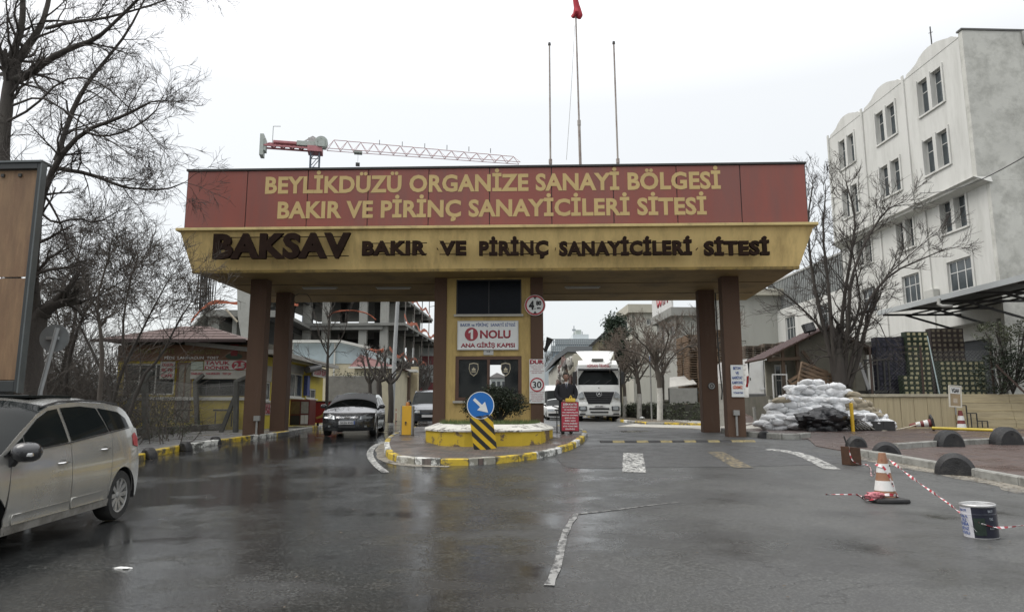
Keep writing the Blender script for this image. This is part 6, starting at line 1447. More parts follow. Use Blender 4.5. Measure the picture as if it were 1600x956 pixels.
for x,z in ((-.02,hh*.39),): MB().box(x-.015,x+.015,-.155,-.14,z-.03,z).build('lock_tab',DRK,t)
# planter: octagonal wall, white sloping top, grass
gb=lambda px,py,dz=.13:gnd(px,py,dz)
pl=[gb(662,690),gb(672,699),gb(700,702),gb(770,702),gb(812,699),gb(838,692),gb(857,683)]
PA=[(-2.55,20.6),(-2.35,18.9),(-1.85,17.85),(-1.2,17.55),(.25,17.6),(.75,18.1),(1.15,19.6),(1.25,21.9),(1.25,22.02),(-2.55,22.02)]
zb_=zg(0,17.6)+.10; zt_=at(750,673,17.65).z; zw=zt_+.15; cx_,cy_=-.6,20.3
PYM=M('planter_yellow_paint',(.50,.35,.02),.6,.1,3,.2,40,.95,(.11,.075,.055),1.3,dlo=.525,dw=.025); PWM=M('planter_white_cap',(.58,.57,.52),.65,.12,5,.3,50,.9,(.10,.09,.08),3.6,dlo=.53,dw=.05)
pt=thing('planter','yellow walled planter with white sloping cap and grass in front of the booth','planter',(cx_,cy_,0))
m=MB(); n=len(PA); P_=[(x-cx_,y-cy_) for x,y in PA]
for x,y in P_: m.v.append((x,y,zb_-.1))
for x,y in P_: m.v.append((x,y,zt_))
for i in range(n): j=(i+1)%n; m.quadi(i,j,n+j,n+i)
m.build('wall',PYM,pt)
m=MB(); k_=.82
for f_,z in ((1.015,zt_-.02),(1.015,zt_+.02),(k_,zw),(k_-.06,zw)): 
    for x,y in P_: m.v.append((x*f_,min(y*f_,1.72),z))
for r_ in range(3):
    for i in range(n): j=(i+1)%n; m.quadi(r_*n+i,r_*n+j,(r_+1)*n+j,(r_+1)*n+i)
m.build('cap',PWM,pt); m=MB(); m.poly([(x*.8,min(y*.8,1.7),zw-.03) for x,y in P_]).build('soil',M('planter_soil',(.05,.055,.025),.95,.3,6),pt)
# peeled rust-brown patches as the old coat showing, with ragged outline
def ragged(cx,cz,rx,rz,seed,n=26):
    rg_=random.Random(seed); return [(cx+rx*math.cos(6.283*i/n)*(1+rg_.uniform(-.35,.25)),cz+rz*math.sin(6.283*i/n)*(1+rg_.uniform(-.35,.25))) for i in range(n)]
g_=MB(); rg=random.Random(8)
for k in range(7000):
    x=rg.uniform(-2.5,1.2);y=rg.uniform(17.7,21.95)
    inside=False; j=n-1
    xx,yy=(x-cx_)/.79,(y-cy_)/.79
    for i in range(n):
        xi,yi=P_[i];xj,yj=P_[j]
        if ((yi>yy)!=(yj>yy)) and xx<(xj-xi)*(yy-yi)/(yj-yi)+xi: inside=not inside
        j=i
    if not inside: continue
    h0=rg.uniform(.06,.17); a_=rg.uniform(0,6.28); lx,ly=rg.gauss(0,.05),rg.gauss(0,.05); b=len(g_.v); c_,s_=math.cos(a_)*.006,math.sin(a_)*.006
    X_,Y_=x-cx_,y-cy_; g_.v+=[(X_-c_,Y_-s_,zw-.04),(X_+c_,Y_+s_,zw-.04),(X_+lx,Y_+ly,zw-.03+h0)]; g_.f.append((b,b+1,b+2)); g_.m.append(0)
stuff(g_.build('grass',M('planter_grass',(.085,.12,.035),.7,.45,4),pt))
# shrub in the planter
p=at(780,632,20.6); bush('dark round shrub growing in the planter behind the blue arrow sign',[((p.x,20.5,1.78),(.72,.5,.44)),((p.x+.45,20.5,1.72),(.40,.4,.33)),((p.x-.75,20.6,1.62),(.42,.35,.33)),((p.x-.15,20.5,2.02),(.42,.4,.28))],7000,.035,leafmat('shrub_leaf',(.022,.030,.016)),21,base=(p.x,20.6,zw-.05),clump=14,shell=.3)
# red notice board in front of the guard
p=gnd(891,673,.135); YM=21.3
pb=Vector((at(891,673,YM-.6).x,YM-.6,0)); pb.z=zg(pb.x,pb.y)+.135
w_=at(904.5,650,YM-.6).x-at(878,650,YM-.6).x; h_=.95
t=thing('notice_board','red board crowded with white lines of text standing in front of the guard','notice board',pb,R(-3)); zt=at(890,628,YM-.6).z-pb.z; z0=at(890,673,YM-.6).z-pb.z
t.location.z+=z0; h_=zt-z0
MB().box(-w_/2,w_/2,0,.03,0,h_).build('board',M('notice_red',(.33,.025,.045),.45,.12,5),t,bevel=.005); MB().box(-w_/2-.012,w_/2+.012,.03,.045,-.02,h_+.01).build('backing',DRK,t)
for i,(s,k) in enumerate((('DİKKAT!!',.78),('BETON MİKSERİ',.85),('VE HAFRİYAT',.7),('TIR KAMYONLARI',.92),('BARİYER ÖNÜNDE',.92),('BEKLEYİN',.6),('İZİN ALIN',.62),('YAVAŞ GEÇİNİZ',.85),('SİTE YÖNETİMİ',.85),('BİLGİNİZE',.55))): text('lettering',s,t,0,-.003,h_*(.92-.095*i),w_*k,h_*(.065 if i==0 else .04),SW,.003,.03)
t=thing('yellow_bag','small yellow block resting on top of the red notice board','bag',t.location+Vector((.02,.02,h_+.001))); MB().box(-.15,.15,-.05,.07,0,.11).build('body',M('bag_yellow',(.55,.38,.05),.6,.2,8),t,bevel=.02); MB().tube([(-.02,0,.10),(-.015,0,.15),(.01,0,.19),(.035,0,.15),(.04,0,.10)],.018,6).build('loop',M('bag_yellow',(.55,.38,.05)),t)
p=Vector((at(873,645,YM+.4).x,YM+.4,0)); p.z=zg(p.x,p.y)+.13; t=thing('metal_stand','thin dark metal stand with slanted plate beside the guard','stand',p); 
hh=at(872,640,p.y).z-p.z
for x in (-.06,.10): MB().bar((x,0,0),(x,0,hh),.03).build('leg',DRK,t)
MB().hexa([(-.2,-.1,hh+.1),(.14,-.1,hh-.02),(.14,.1,hh-.02),(-.2,.1,hh+.1),(-.2,-.1,hh+.14),(.14,-.1,hh+.02),(.14,.1,hh+.02),(-.2,.1,hh+.14)]).build('plate',M('alu_dull',(.3,.3,.3),.5),t)
# red flexible posts on the far side of the left lane
for i,(px,py) in enumerate(((601,657),(618,658))):
    p=gnd(px,py); t=thing('marker_post',['red marker post beside the dark hatchback, nearer to it','red marker post beside the orange barrier cabinet'][i],'marker post',p); MB().tube([(0,0,0),(0,0,.82)],.045,10).build('post',M('post_red',(.33,.04,.035),.5,.1,4),t,smooth=50); MB().lathe([(.1,0),(.1,.03),(.05,.05)],12).build('foot',BLK,t); MB().lathe([(.047,.55),(.047,.65)],10).build('band',SW,t)

# fallen leaves, twigs and grit gathered along the kerbs
rg=random.Random(55); m=MB(); m2=MB()
def bits(path,n,spread,mm,size):
    P=resample([Vector((p[0],p[1],0)) for p in path],.15)
    for k in range(n):
        p=rg.choice(P); x=p.x+rg.gauss(0,spread); y=p.y+rg.gauss(0,spread); z=zg(x,y)+.012; a=rg.uniform(0,6.28); s=size*rg.uniform(.5,1.4); u=Vector((math.cos(a),math.sin(a),rg.uniform(-.2,.2)))*s; v=Vector((-math.sin(a),math.cos(a),rg.uniform(-.2,.2)))*s*.5
        b=len(mm.v); q=Vector((x,y,z+.006)); mm.v+=[tuple(q-u),tuple(q+v),tuple(q+u),tuple(q-v)]; mm.f.append((b,b+1,b+2,b+3)); mm.m.append(0)
bits([p+Vector((.35,-.05,0)) for p in LP],420,.16,m,.03); bits([Vector((p.x-.3,p.y,0)) for p in RK1],500,.2,m,.022); bits([p+Vector((0,-.3,0)) for p in iso[6:28]],350,.14,m,.022)
bits([gnd(300,760),gnd(700,790),gnd(1000,840),gnd(1350,870)],260,1.6,m,.016); bits([gnd(1190,676),gnd(1390,680)],420,.4,m2,.035); bits([gnd(200,690),gnd(380,676)],500,.5,m,.035)
stuff(tag(m.build('fallen_leaves',M('leaf_litter',(.075,.055,.035),.8,.5,20),None),'small brown leaves and grit gathered along the kerbs and over the wet road','litter'))
stuff(tag(m2.build('cement_crumbs',M('pale_crumbs',(.30,.29,.27),.9,.3,20),None),'pale crumbs spilled at the foot of the sandbag heap','litter'))
# ================================================================ LEFT SIDE
# billboard seen at the frame edge
zt=at(62,255,12.6).z; zb_=at(42,612,12.6).z
pr=at(62,255,12.6); pr2=at(42,612,12.6); xr_=(pr.x+pr2.x)/2-.02
bb=thing('billboard','tall plywood covered billboard in a dark metal frame, cut by the frame edge','billboard',(xr_,12.6,0),R(-3))
PLY=M('plywood',(.20,.12,.060),.6,.30,3.5,.1,30,.6,(.12,.06,.03),2.2,stretch=(3,3,.45),dlo=.44); FRM=M('billboard_frame_dark',(.022,.025,.025),.4,.2,3); FRS=M('billboard_edge_silver',(.10,.11,.11),.35,.2,3,metal=.4)
ht=zt-zb_
for i,(a,b) in enumerate(((zb_+.22,zb_+ht*.485),(zb_+ht*.492,zt-.13))):
    for x0,x1 in ((-1.55,-.11),(-2.9,-1.56)): MB().box(x0,x1,.03,.05,a,b).build('plywood_sheet',PLY,bb)
m=MB(); m.box(-.10,-.03,-.04,.08,zb_,zt).box(-3.2,-.10,-.04,.08,zt-.12,zt).box(-3.2,-.10,-.04,.08,zb_,zb_+.2).box(-3.2,-2.92,-.0,.12,zb_+.2,zt-.18); m.build('frame',FRM,bb,bevel=.01)
MB().box(-.03,.0,-.05,.09,zb_-.02,zt+.02).box(-3.2,.0,-.07,.22,zt,zt+.04).build('edge_profile',FRS,bb)
for k in range(7): MB().box(-.5-.35*k,-.44-.35*k,.0,.04,zt-.26,zt-.2).build('clip',DRK,bb)
for x in (-.5,-2.6): MB().box(x-.1,x+.1,.15,.35,.2,zb_+.3).build('post',FRM,bb)
# back of a round sign on a leaning pole
ps=at(63,625,13.4); ps.z=zg(ps.x,13.4)+.1; q=at(90,512,13.4); c_=at(82,528,13.45)
t=thing('round_sign','back of a round grey traffic sign on a leaning galvanised pole','sign',ps); GAL=M('galvanised_grey',(.30,.31,.31),.45,.15,4,metal=.3)
MB().tube([(0,0,0),(at(63,612,13.4)-ps),(q-ps)],.042,10).build('pole',GAL,t,smooth=50)
T=Matrix.Rotation(R(6),4,'Z')@Matrix.Rotation(R(90),4,'X'); MB().lathe([(0,0),(.25,0),(.275,.01),(.275,.035),(.25,.03),(0,.03)],36,T).build('disc',M('sign_back_grey',(.17,.18,.18),.5,.2,4),t,loc=c_-ps+Vector((0,.08,0)),smooth=30)
MB().box(-.12,.12,-.02,.03,-.03,.03).build('clamp',GAL,t,loc=c_-ps)
# big bare tree, its limbs, and the brush below
LT=15.2
lq=lambda l,Y=LT,dy=0:[at(x,y,Y+dy*i) for i,(x,y) in enumerate(l)]
bare_tree('huge bare tree leaning behind the billboard, branches filling the upper corner',
 [(lq([(58,650),(52,600),(50,540),(58,495),(70,485)]),.27,.19,0),
  (lq([(52,520),(56,470),(52,430),(56,380),(62,320),(88,251),(130,205),(188,184),(235,160)],dy=-.12),.13,.018,2.6),
  (lq([(88,251),(100,210),(117,163),(140,125),(167,92),(200,50),(228,-5)],dy=.1),.07,.02,2.6),
  (lq([(90,263),(142,272),(185,290),(209,295),(259,297),(289,285)],dy=.05),.05,.012,3.2),
  (lq([(40,520),(20,440),(8,340),(4,250),(8,185),(14,130)],dy=.05),.17,.13,1),
  (lq([(14,130),(45,118),(78,92),(112,75),(150,62),(185,30),(225,-10)],LT+.3,-.1),.10,.022,2.6),
  (lq([(14,130),(30,90),(60,50),(72,20),(82,-30)],LT+.3,.1),.11,.04,2.4),
  (lq([(14,130),(22,80),(35,40),(36,-10),(34,-40)],LT+.3),.10,.05,2.2),
  (lq([(14,130),(4,90),(-14,50),(-30,0)],LT+.3),.09,.04,2.2),
  (lq([(72,45),(110,35),(160,30),(205,18),(245,6),(290,-12)],LT,-.08),.045,.012,3.),
  (lq([(12,190),(50,170),(95,125),(140,120),(185,150),(240,215)],LT-.5,-.05),.03,.01,3.),
  (lq([(20,165),(60,150),(95,168),(130,195),(180,225),(215,250)],LT-.8,-.05),.028,.008,3.),
  (lq([(130,205),(160,215),(200,205),(240,180),(255,150)],LT-.8,.1),.03,.01,3.2),
  (lq([(60,330),(85,350),(120,340),(150,350),(185,330)],LT-.6,.1),.03,.01,3.2),
  (lq([(66,300),(80,320),(100,360),(110,400),(150,420)],LT-.4,.1),.03,.01,3)],
 lvl=2,seed=9,L=1.05,density=1.8,kids=5,up=.12,spread=.95,minr=.0042,wig=.2)
sap=[((150,668),(158,600),(160,540),(150,470),(170,400)),((180,668),(176,620),(150,560),(120,500),(100,440)),((110,660),(100,600),(115,530),(140,470),(190,440)),((205,665),(200,600),(190,520),(200,450),(215,400)),
     ((90,655),(95,580),(120,500),(118,420),(130,370)),((165,665),(185,590),(215,530),(240,480),(262,440)),((130,665),(128,600),(100,540),(85,470)),((190,640),(220,590),(250,560),(280,500),(300,470)),((20,650),(18,600),(10,560),(0,500))]
labs=['bare tree with a thick dark fork, nearest the silver car roof','bare crooked tree leaning back over the round sign','thin bare tree between the round sign and the billboard','bare tree rising straight before the west end of the kiosk','thin dark bare tree behind the big trunk','slender bare tree spreading over the kiosk roof','short bare tree with stump like trunk between sign and fence','low bare tree reaching out over the fence','bare sapling under the billboard edge']
for i,l in enumerate(sap):
    Y=17.5+[0,1.2,2.4,3.6,4.8,1.5,3.,.6,2.][i]; P_=[at(x,y,Y) for x,y in l]; P_[0].z=min(P_[0].z,zg(P_[0].x,Y)+.0)
    bare_tree(labs[i],[(P_,.055 if i%2 else .08,.012,7-(i%2)*2.2)],lvl=2,seed=40+i,L=1.25,kids=5,up=.25,spread=1.,minr=.0055,tips=4,wig=.2,bark=BARK if i%3 else BARK2,twig=TWIG2)
# tangled undergrowth behind the fence: too dense to count
rg=random.Random(4); T=MB()
for k in range(1000):
    Y=rg.uniform(19,30); px=rg.uniform(-60,185) if k%12 else rg.uniform(185,290); Y=min(Y,23.5) if px>185 else Y; x=at(px,600,Y).x; z=zg(x,Y); hgt=rg.uniform(1.6,4.6 if px<170 else 1.3); p=Vector((x,Y,z)); d=Vector((rg.gauss(0,.35),rg.gauss(0,.35),1))
    grow(T,T,p,d,hgt,.016,1,rg,.1,.9,4,.006,.3)
o=stuff(T.build('thicket',TWIG2,None)); tag(o,'dense leafless grey brown thicket behind the silver car and the fence','undergrowth')
m=MB(); rg=random.Random(14)
for k in range(60): leaves(m,(at(rg.uniform(-40,225),600,0+rg.uniform(21,31)).x,rg.uniform(21,30),1.0+rg.uniform(0,2.6)),(1.1,.9,.7),60,.05,rg,6,.1)
o=stuff(m.build('ivy',leafmat('ivy_grey_green',(.10,.105,.075)),None)); tag(o,'pale grey green ivy leaves scattered through the leafless thicket','undergrowth')
m=MB(); rg=random.Random(15)
for px,Y in ((245,21.2),(268,21.4),(285,21.2),(262,21),(230,21.),(300,21.6)): leaves(m,Vector((at(px,650,Y).x,Y,zg(-10,Y)+.5)),(.4,.3,.5),120,.035,rg,6,.2)
o=stuff(m.build('weeds',LFM,None)); tag(o,'straggly green weeds along the foot of the wire fence','weeds')
# wire fence with bent concrete posts
CP_=M('fence_post_concrete',(.10,.10,.09),.9,.3,5,.5,30); FB=[gnd(229,686,.12),gnd(309,672,.12),gnd(368,675,.12)]
f0=FB[0]; fe=thing('mesh_fence','wire mesh fence on dark concrete posts in front of the yellow kiosk','fence',f0)
for i,(b_,top,bent) in enumerate(zip(FB,((226,594),(305,595),(370,594)),((236,578),(318,585),(388,588)))):
    p=b_-f0; q=at(*top,b_.y)-f0; MB().bar(p,q,.16,.16).build('post',CP_,fe,bevel=.02); r_=at(*bent,b_.y)-f0; MB().bar(q-Vector((0,0,.04)),r_,.14,.14).build('bent_top',CP_,fe,bevel=.02)
for (a,ya),(b,yb_) in (((196,640),(234,582)),((345,676),(369,615))):
    Y=FB[0].y if a<200 else FB[2].y; p=at(a,ya,Y+.1)-f0;q=at(b,yb_,Y+.1)-f0; MB().bar(p,q,.12,.12).build('brace',CP_,fe)
pa=at(150,640,FB[0].y-.3)-f0; line_=[pa,Vector((0,0,0)),FB[1]-f0,FB[2]-f0,at(386,675,FB[2].y+1)-f0]; m=MB()
for a,b in zip(line_,line_[1:]):
    a=Vector((a.x,a.y,0));b=Vector((b.x,b.y,0)); W_=(b-a).length; s=.085; h=1.75; k=0
    while k*s<W_+h:
        for sg in (1,-1):
            z0,z1=.05,h; x0,x1=(k*s-h,k*s) if sg>0 else (k*s,k*s-h)
            # clip to 0..W_
            def cut(xa,za,xb,zb,lim):
                t_=(lim-xa)/(xb-xa); return lim,za+(zb-za)*t_
            (xa,za),(xb,zb)=sorted(((x0,z0),(x1,z1)))
            if xb<=0 or xa>=W_: continue
            if xa<0: xa,za=cut(xa,za,xb,zb,0)
            if xb>W_: xb,zb=cut(xa,za,xb,zb,W_)
            if xb-xa<.02: continue
            A_=a.lerp(b,xa/W_);B_=a.lerp(b,xb/W_); m.tube([(A_.x,A_.y,za+zg(A_.x+f0.x,A_.y+f0.y)+.12-f0.z),(B_.x,B_.y,zb+zg(B_.x+f0.x,B_.y+f0.y)+.12-f0.z)],.0022,3,cap=False)
        k+=1
    for z in (.05,.9,1.75): m.tube([(a.x,a.y,z),(b.x,b.y,z)],.004,3)
stuff(m.build('wire_mesh',MATS['galvanised_wire'],fe))
a=gnd(200,684,.12);b=gnd(384,669,.12)
d=(b-a); o=MB().bar(Vector((a.x-.5,a.y+.1,zg(a.x,a.y)+.22)),Vector((b.x,b.y+.1,zg(b.x,b.y)+.22)),.2,.3).build('kerb_wall',M('old_base_wall',(.13,.125,.11),.9,.3,4,.4,25),None); tag(o,'low dark concrete footing along the wire fence','wall')
# ---- kiosk with hipped roof
KY_=27.2; KF=Fr(-10.1,KY_,0)
KYL=M('kiosk_yellow',(.44,.34,.03),.7,.12,1.5,.1,20,.45,(.22,.17,.04),1.2,streak=True); KWH=M('kiosk_white',(.50,.50,.46),.6,.1,3); KBR=M('kiosk_brown_banner',(.12,.055,.022),.6,.3,1.5,dirt=.5,dc=(.17,.12,.05),ds=1.6); KRO=M('kiosk_roof_felt',(.095,.062,.056),.85,.15,2,.3,25,.3,(.09,.06,.055),2)
kx=lambda px:KF.hy(px,600,0).x; kz=lambda py:KF.hy(300,py,0).z
ki=thing('kiosk','low yellow snack kiosk with hipped maroon roof behind the wire fence','kiosk',(KF.o[0],KY_,0))
kl=kx(182); 
hs=[(kx(192),kx(272),kz(617),kz(568)),(kx(274),kx(300),kz(660),kz(566)),(kx(302),-.25,kz(619),kz(592))]
MB().wall(kl,0,.3,kz(540),0,.15,hs).build('wall',KYL,ki)
MB().box(kl-.03,.03,-.07,.0,kz(625),kz(620)).build('white_ledge',KWH,ki)
dg=glass('kiosk_glass',(.03,.033,.03),.08)
window(ki,hs[0][0]+.01,hs[0][1]-.01,hs[0][2]+.01,hs[0][3]-.01,.03,(0,.3,.62,1),(0,1),KWH,dg,.05,.06); window(ki,hs[1][0]+.01,hs[1][1]-.01,hs[1][2]+.01,hs[1][3]-.01,.03,(0,.5,1),(0,.4,1),M('door_frame_brown',(.16,.10,.06),.6),glass('door_glass',(.22,.21,.17),.1),.07,.06,name='door'); window(ki,hs[2][0]+.01,hs[2][1]-.01,hs[2][2]+.01,hs[2][3]-.01,.03,(0,.22,.45,.7,1),(0,1),M('dark_grey_frame',(.05,.05,.05),.5),dg,.05,.06)
MB().box(kl-.02,.0,-.06,-.0,kz(564),kz(539)).build('banner',KBR,ki)
for s,px0,px1,py0,py1,mt in (('HAMBURGER ÇEŞİTLERİ',290,342,547,553,M('banner_olive_print',(.18,.16,.05),.6)),('PİDE  LAHMACUN  TOST',255,340,557,561,SW),('DÖNER  KÖFTE',200,270,545,552,MATS['banner_olive_print'] if 'banner_olive_print' in MATS else SW)):
    text('lettering',s,ki,(kx(px0)+kx(px1))/2,-.062,(kz(py0)+kz(py1))/2,kx(px1)-kx(px0),kz(py0)-kz(py1),mt,.002,.02)
MB().prism([(kx(357),kz(538)),(kx(371),kz(538)),(kx(369),kz(556)),(kx(359),kz(556))][::-1],-.075,-.061).build('doner_picture',M('doner_red',(.16,.012,.012),.6,.3,8),ki)
MB().lathe([(0,0),(.34,0),(.34,.008),(0,.008)],24,Matrix.Diagonal((1,1,.35,1))@RX).build('plate_picture',M('plate_dark_green',(.03,.045,.025),.6),ki,loc=(kx(364),-.061,kz(557)))
o=MB().box(kx(319),kx(385),-.10,-.063,kz(578),kz(563)).build('price_banner',M('banner_white',(.42,.41,.37),.6,.12,3),ki)
zz=(kz(566.5)+kz(569))/2
text('lettering','TAVUK',o,(kx(320)+kx(359))/2,-.103,kz(567),kx(359)-kx(320),.145,SRT,.002,.03); text('lettering','DÖNER',o,(kx(320)+kx(359))/2,-.103,kz(574.5),kx(359)-kx(320),.125,SRT,.002,.03)
p_=MB().lathe([(0,0),(.31,0),(.31,.005),(0,.005)],28,Matrix.Diagonal((1,1,.62,1))@RX).build('price_oval',SRT,o,loc=(kx(374),-.101,kz(571)))
text('lettering','2.5',o,kx(374),-.108,kz(571),.42,.21,M('banner_white',(.42,.41,.37)),.002,.06)
o=MB().box(kx(298),kx(385),-.09,-.062,kz(592),kz(579)).build('menu_banner',M('banner_grey_white',(.36,.35,.31),.6,.15,3),ki)
for s,x0,x1 in (('DÖNER AYRAN',299,318),('TAVUK DÜRÜM KÖFTE',322,344),('TOST ÇAY',348,362)): text('lettering',s,o,(kx(x0)+kx(x1))/2,-.092,kz(584),kx(x1)-kx(x0),.08,SRT,.002,.04)
o=MB().box(kx(250),kx(273),-.09,-.062,kz(592),kz(565)).build('cafe_banner',M('banner_grey_white',(.36,.35,.31)),ki)
for s,y in (('OLGUN',570),('BÜFE',578),('CAFE',587)): text('lettering',s,o,kx(261.5),-.092,kz(y),(kx(273)-kx(250))*.75,.11,SRT,.002,.05)
o=MB().box(kx(298),kx(317),-.085,-.062,kz(578),kz(565)).build('logo_banner',M('banner_greenish',(.33,.37,.31),.6,.2,6),ki)
for px in (200,285,345,370): 
    MB().bar((kx(px),-.3,kz(666)),(kx(px),-.3,kz(643)),.035).build('stall_leg',DRK,ki)
for a,b in ((186,222),(284,306),(344,372)): MB().box(kx(a),kx(b),-.5,-.1,kz(642),kz(639)).build('table_top',M('dark_table',(.04,.035,.03),.7),ki); 
# hip roof
ez=kz(533.5)+.02; pz_=at(331,511,KY_+2.4).z; xl=kx(176)-.6; xr2=kx(389)
r0_=[(xl,-.65),(xr2,-.65),(xr2,4.8),(xl,4.8)]; rdg=[(at(331,511,KY_+2.4).x-KF.o[0],2.1),(xl+2.2,2.1)]
m=MB(); m.v=[(x,y,ez) for x,y in r0_]+[(x,y,pz_) for x,y in rdg]; m.quadi(0,1,4,5); m.f+= [(1,2,4),(2,3,5,4),(3,0,5)]; m.m+=[0]*3; m.f.append((3,2,1,0)); m.m.append(0)
m.build('roof',KRO,ki); MB().box(xl-.02,xr2+.02,-.69,-.65,ez-.10,ez+.02).build('eaves_board',M('eaves_dark',(.035,.02,.018),.7),ki)
for k in range(1,5):
    f=k/5; y=-.65+(2.1+.65)*f; z=ez+(pz_-ez)*f; xa=xl+(rdg[1][0]-xl)*f; xb=xr2+(rdg[0][0]-xr2)*f; MB().bar((xa,y,z+.01),(xb,y,z+.01),.03,.02).build('felt_lap',M('felt_lap',(.085,.056,.05),.8),ki)
MB().box(kl,-.0,.15,4.2,.3,ez).build('back_room',M('kiosk_inside',(.06,.055,.04),.9),ki)
# ---- yellow shop row facing the road
LB=Fr(-10.0,27.35,90); LX=lambda px:LB.hy(px,600,0).x
sy=M('shop_yellow',(.50,.40,.045),.7,.12,1.2,.1,20,.4,(.28,.22,.07),1.1,streak=True)
sh=thing('shop_row','long yellow shop row with sloping flat roof edge facing the entry lane','shop',(LB.o[0],LB.o[1],0),R(90))
zr_=(LB.hy(412,541,-.7).z+LB.hy(507,571,-.7).z)/2; Lx=LB.hy(503,640,0).x
hw=[]
def hz(px0,px1,py0,py1):
    x0,x1=LB.hy(px0,600,0).x,LB.hy(px1,600,0).x; m_=(px0+px1)/2; return (x0,x1,LB.hy(m_,py1,0).z,LB.hy(m_,py0,0).z)
W1=hz(410,424,600,627) if 0 else hz(409,423,596,626); W2=hz(450,473,583,621); W3=hz(479,494,607,623)
MB().wall(.02,Lx,.3,zr_-.1,0,.15,[W1,W2,W3]).build('wall',sy,sh)
for W_ in (W1,W2,W3): window(sh,W_[0]+.01,W_[1]-.01,W_[2]+.01,W_[3]-.01,.02,(0,.5,1),(0,1),KWH,GLB,.06,.06,sill=KWH)
for a,b,c0,d0,mt in ((409,423,571,596,'poster_grey'),(450,473,570,583,'poster_tan')):
    q=hz(a,b,c0,d0); MB().box(q[0],q[1],-.03,-.0,q[2],q[3]).build('poster',M(mt,(.27,.26,.23),.6,.35,6),sh)
q=hz(414,424,629,648); o=MB().box(q[0],q[1],-.03,-.0,q[2],q[3]).build('poster',M('banner_white',(.42,.41,.37)),sh); 
for s,f in (('TAVUK',.7),('DÖNER',.3)): text('lettering',s,o,(q[0]+q[1])/2,-.033,q[2]+(q[3]-q[2])*f,(q[1]-q[0])*.85,.2,SRT,.002,.05)
q=hz(477,500,575,589); o=MB().box(q[0],q[1],-.35,-.28,q[2],q[3]).build('shop_sign',M('banner_white',(.42,.41,.37)),sh); text('lettering','OLGUN BÜFE',o,(q[0]+q[1])/2,-.353,(q[2]+q[3])/2,(q[1]-q[0])*.88,(q[3]-q[2])*.6,SRT,.002,.04)
q=hz(474,478,587,618); o=MB().box(q[0],q[1],-.2,-.02,q[2],q[3]).build('blue_sign',M('shop_blue',(.05,.07,.20),.5,.5,12),sh)
MB().hexa([(-.3,-.7,zr_-.10),(Lx+.4,-.7,zr_-.10),(Lx+.4,3,zr_+.3),(-.3,3,zr_+.3),(-.3,-.7,zr_+.08),(Lx+.4,-.7,zr_+.08),(Lx+.4,3,zr_+.45),(-.3,3,zr_+.45)]).build('roof',M('shop_roof_edge',(.33,.32,.29),.7,.15,2,dirt=.6,dc=(.12,.11,.10),ds=2),sh)
MB().box(Lx-.15,Lx,.15,4,.3,zr_).build('end_wall',sy,sh)
c_=hz(462,478,568,577); MB().tube([(c_[0],-.5,c_[2]-.05),(c_[1],-.6,c_[3]-.1)],.16,10).build('duct',M('duct_dark',(.09,.09,.09),.6),sh,smooth=50)
# red kiosk fridges on the pavement
def fridge(px0,px1,pyb,pyt,Y,lab,doors=True):
    p=Vector((at(px0,pyb,Y).x,Y,0)); q=at(px1,pyb,Y); p.z=zg(p.x,Y)+.12; h=at(px0,pyt,Y).z-p.z; w_=q.x-p.x
    t=thing('drinks_cooler',lab,'cooler',p,R(-6)); RB_=M('cooler_dark_red',(.12,.025,.02),.5,.25,4,dirt=.4,dc=(.08,.06,.045)); MB().box(0,w_,0,.7,.08,h).build('body',RB_,t,bevel=.02)
    MB().box(.05,w_*.52,-.02,-.001,.1,h*.42).build('dark_door',BLP,t); MB().box(.06,w_*.5,-.02,-.001,h*.48,h*.93).build('brown_picture',M('cooler_picture',(.13,.09,.04),.5,.5,7),t); MB().box(w_*.58,w_*.94,-.02,-.001,h*.5,h*.92).build('pale_panel',M('cooler_pale',(.30,.30,.27),.5,.3,9),t); MB().box(w_*.58,w_*.75,-.02,-.001,h*.12,h*.44).box(w_*.77,w_*.94,-.02,-.001,h*.12,h*.44).build('white_panel',SW,t)
    return t
fridge(452,484,658,624,29.5,'old dark red drinks cooler standing against the yellow shop wall')
def panelbox(px0,px1,pyb,pyt,Y,lab):
    p=Vector((at(px0,pyb,Y).x,Y,0)); p.z=zg(p.x,Y)+.14; h=at(px0,pyt,Y).z-p.z; w_=at(px1,pyb,Y).x-p.x; t=thing('advert_panel',lab,'panel',p,R(-4)); MB().box(0,w_,0,.4,.12,h).build('panel',M('panel_red',(.26,.025,.025),.5,.3,5),t,bevel=.01); MB().box(-.02,w_+.02,-.02,.42,h,h+.05).build('top_board',DRK,t)
    MB().prism([(w_*.1,h*.35),(w_*.45,h*.45),(w_*.75,h*.78),(w_*.82,h*.72),(w_*.55,h*.36),(w_*.15,h*.28)],-.012,-.001).build('sandwich_picture',M('picture_yellow',(.38,.28,.08),.5,.4,12),t); 
    for x in (.1,w_-.15): MB().bar((x,.2,0),(x,.2,.12),.08).build('leg',DRK,t)
panelbox(491,516,657,628,31.0,'red advertising panel with sandwich picture left of the slim bare street tree'); panelbox(518,531,655,628,31.2,'narrow red advertising panel right of the slim bare street tree')
# ================================================================ BEYOND THE GATE, WEST SIDE
bare_tree('slim bare street tree in front of the yellow shop row',[([Vector((at(511,650,30).x,30,zg(-8,30))),at(511,600,30),at(512,560,30),at(513,530,30),at(515,490,30)],.085,.03,3.5),([at(512,555,30),at(500,530,30),at(494,500,30),at(488,480,30)],.035,.012,3),([at(512,560,30),at(528,540,30),at(540,515,30),at(545,490,30)],.035,.012,3),([at(511,570,30),at(490,565,30),at(470,555,30),at(455,545,30)],.022,.008,3)],lvl=1,seed=3,L=.9,kids=4,up=.6,minr=.006)
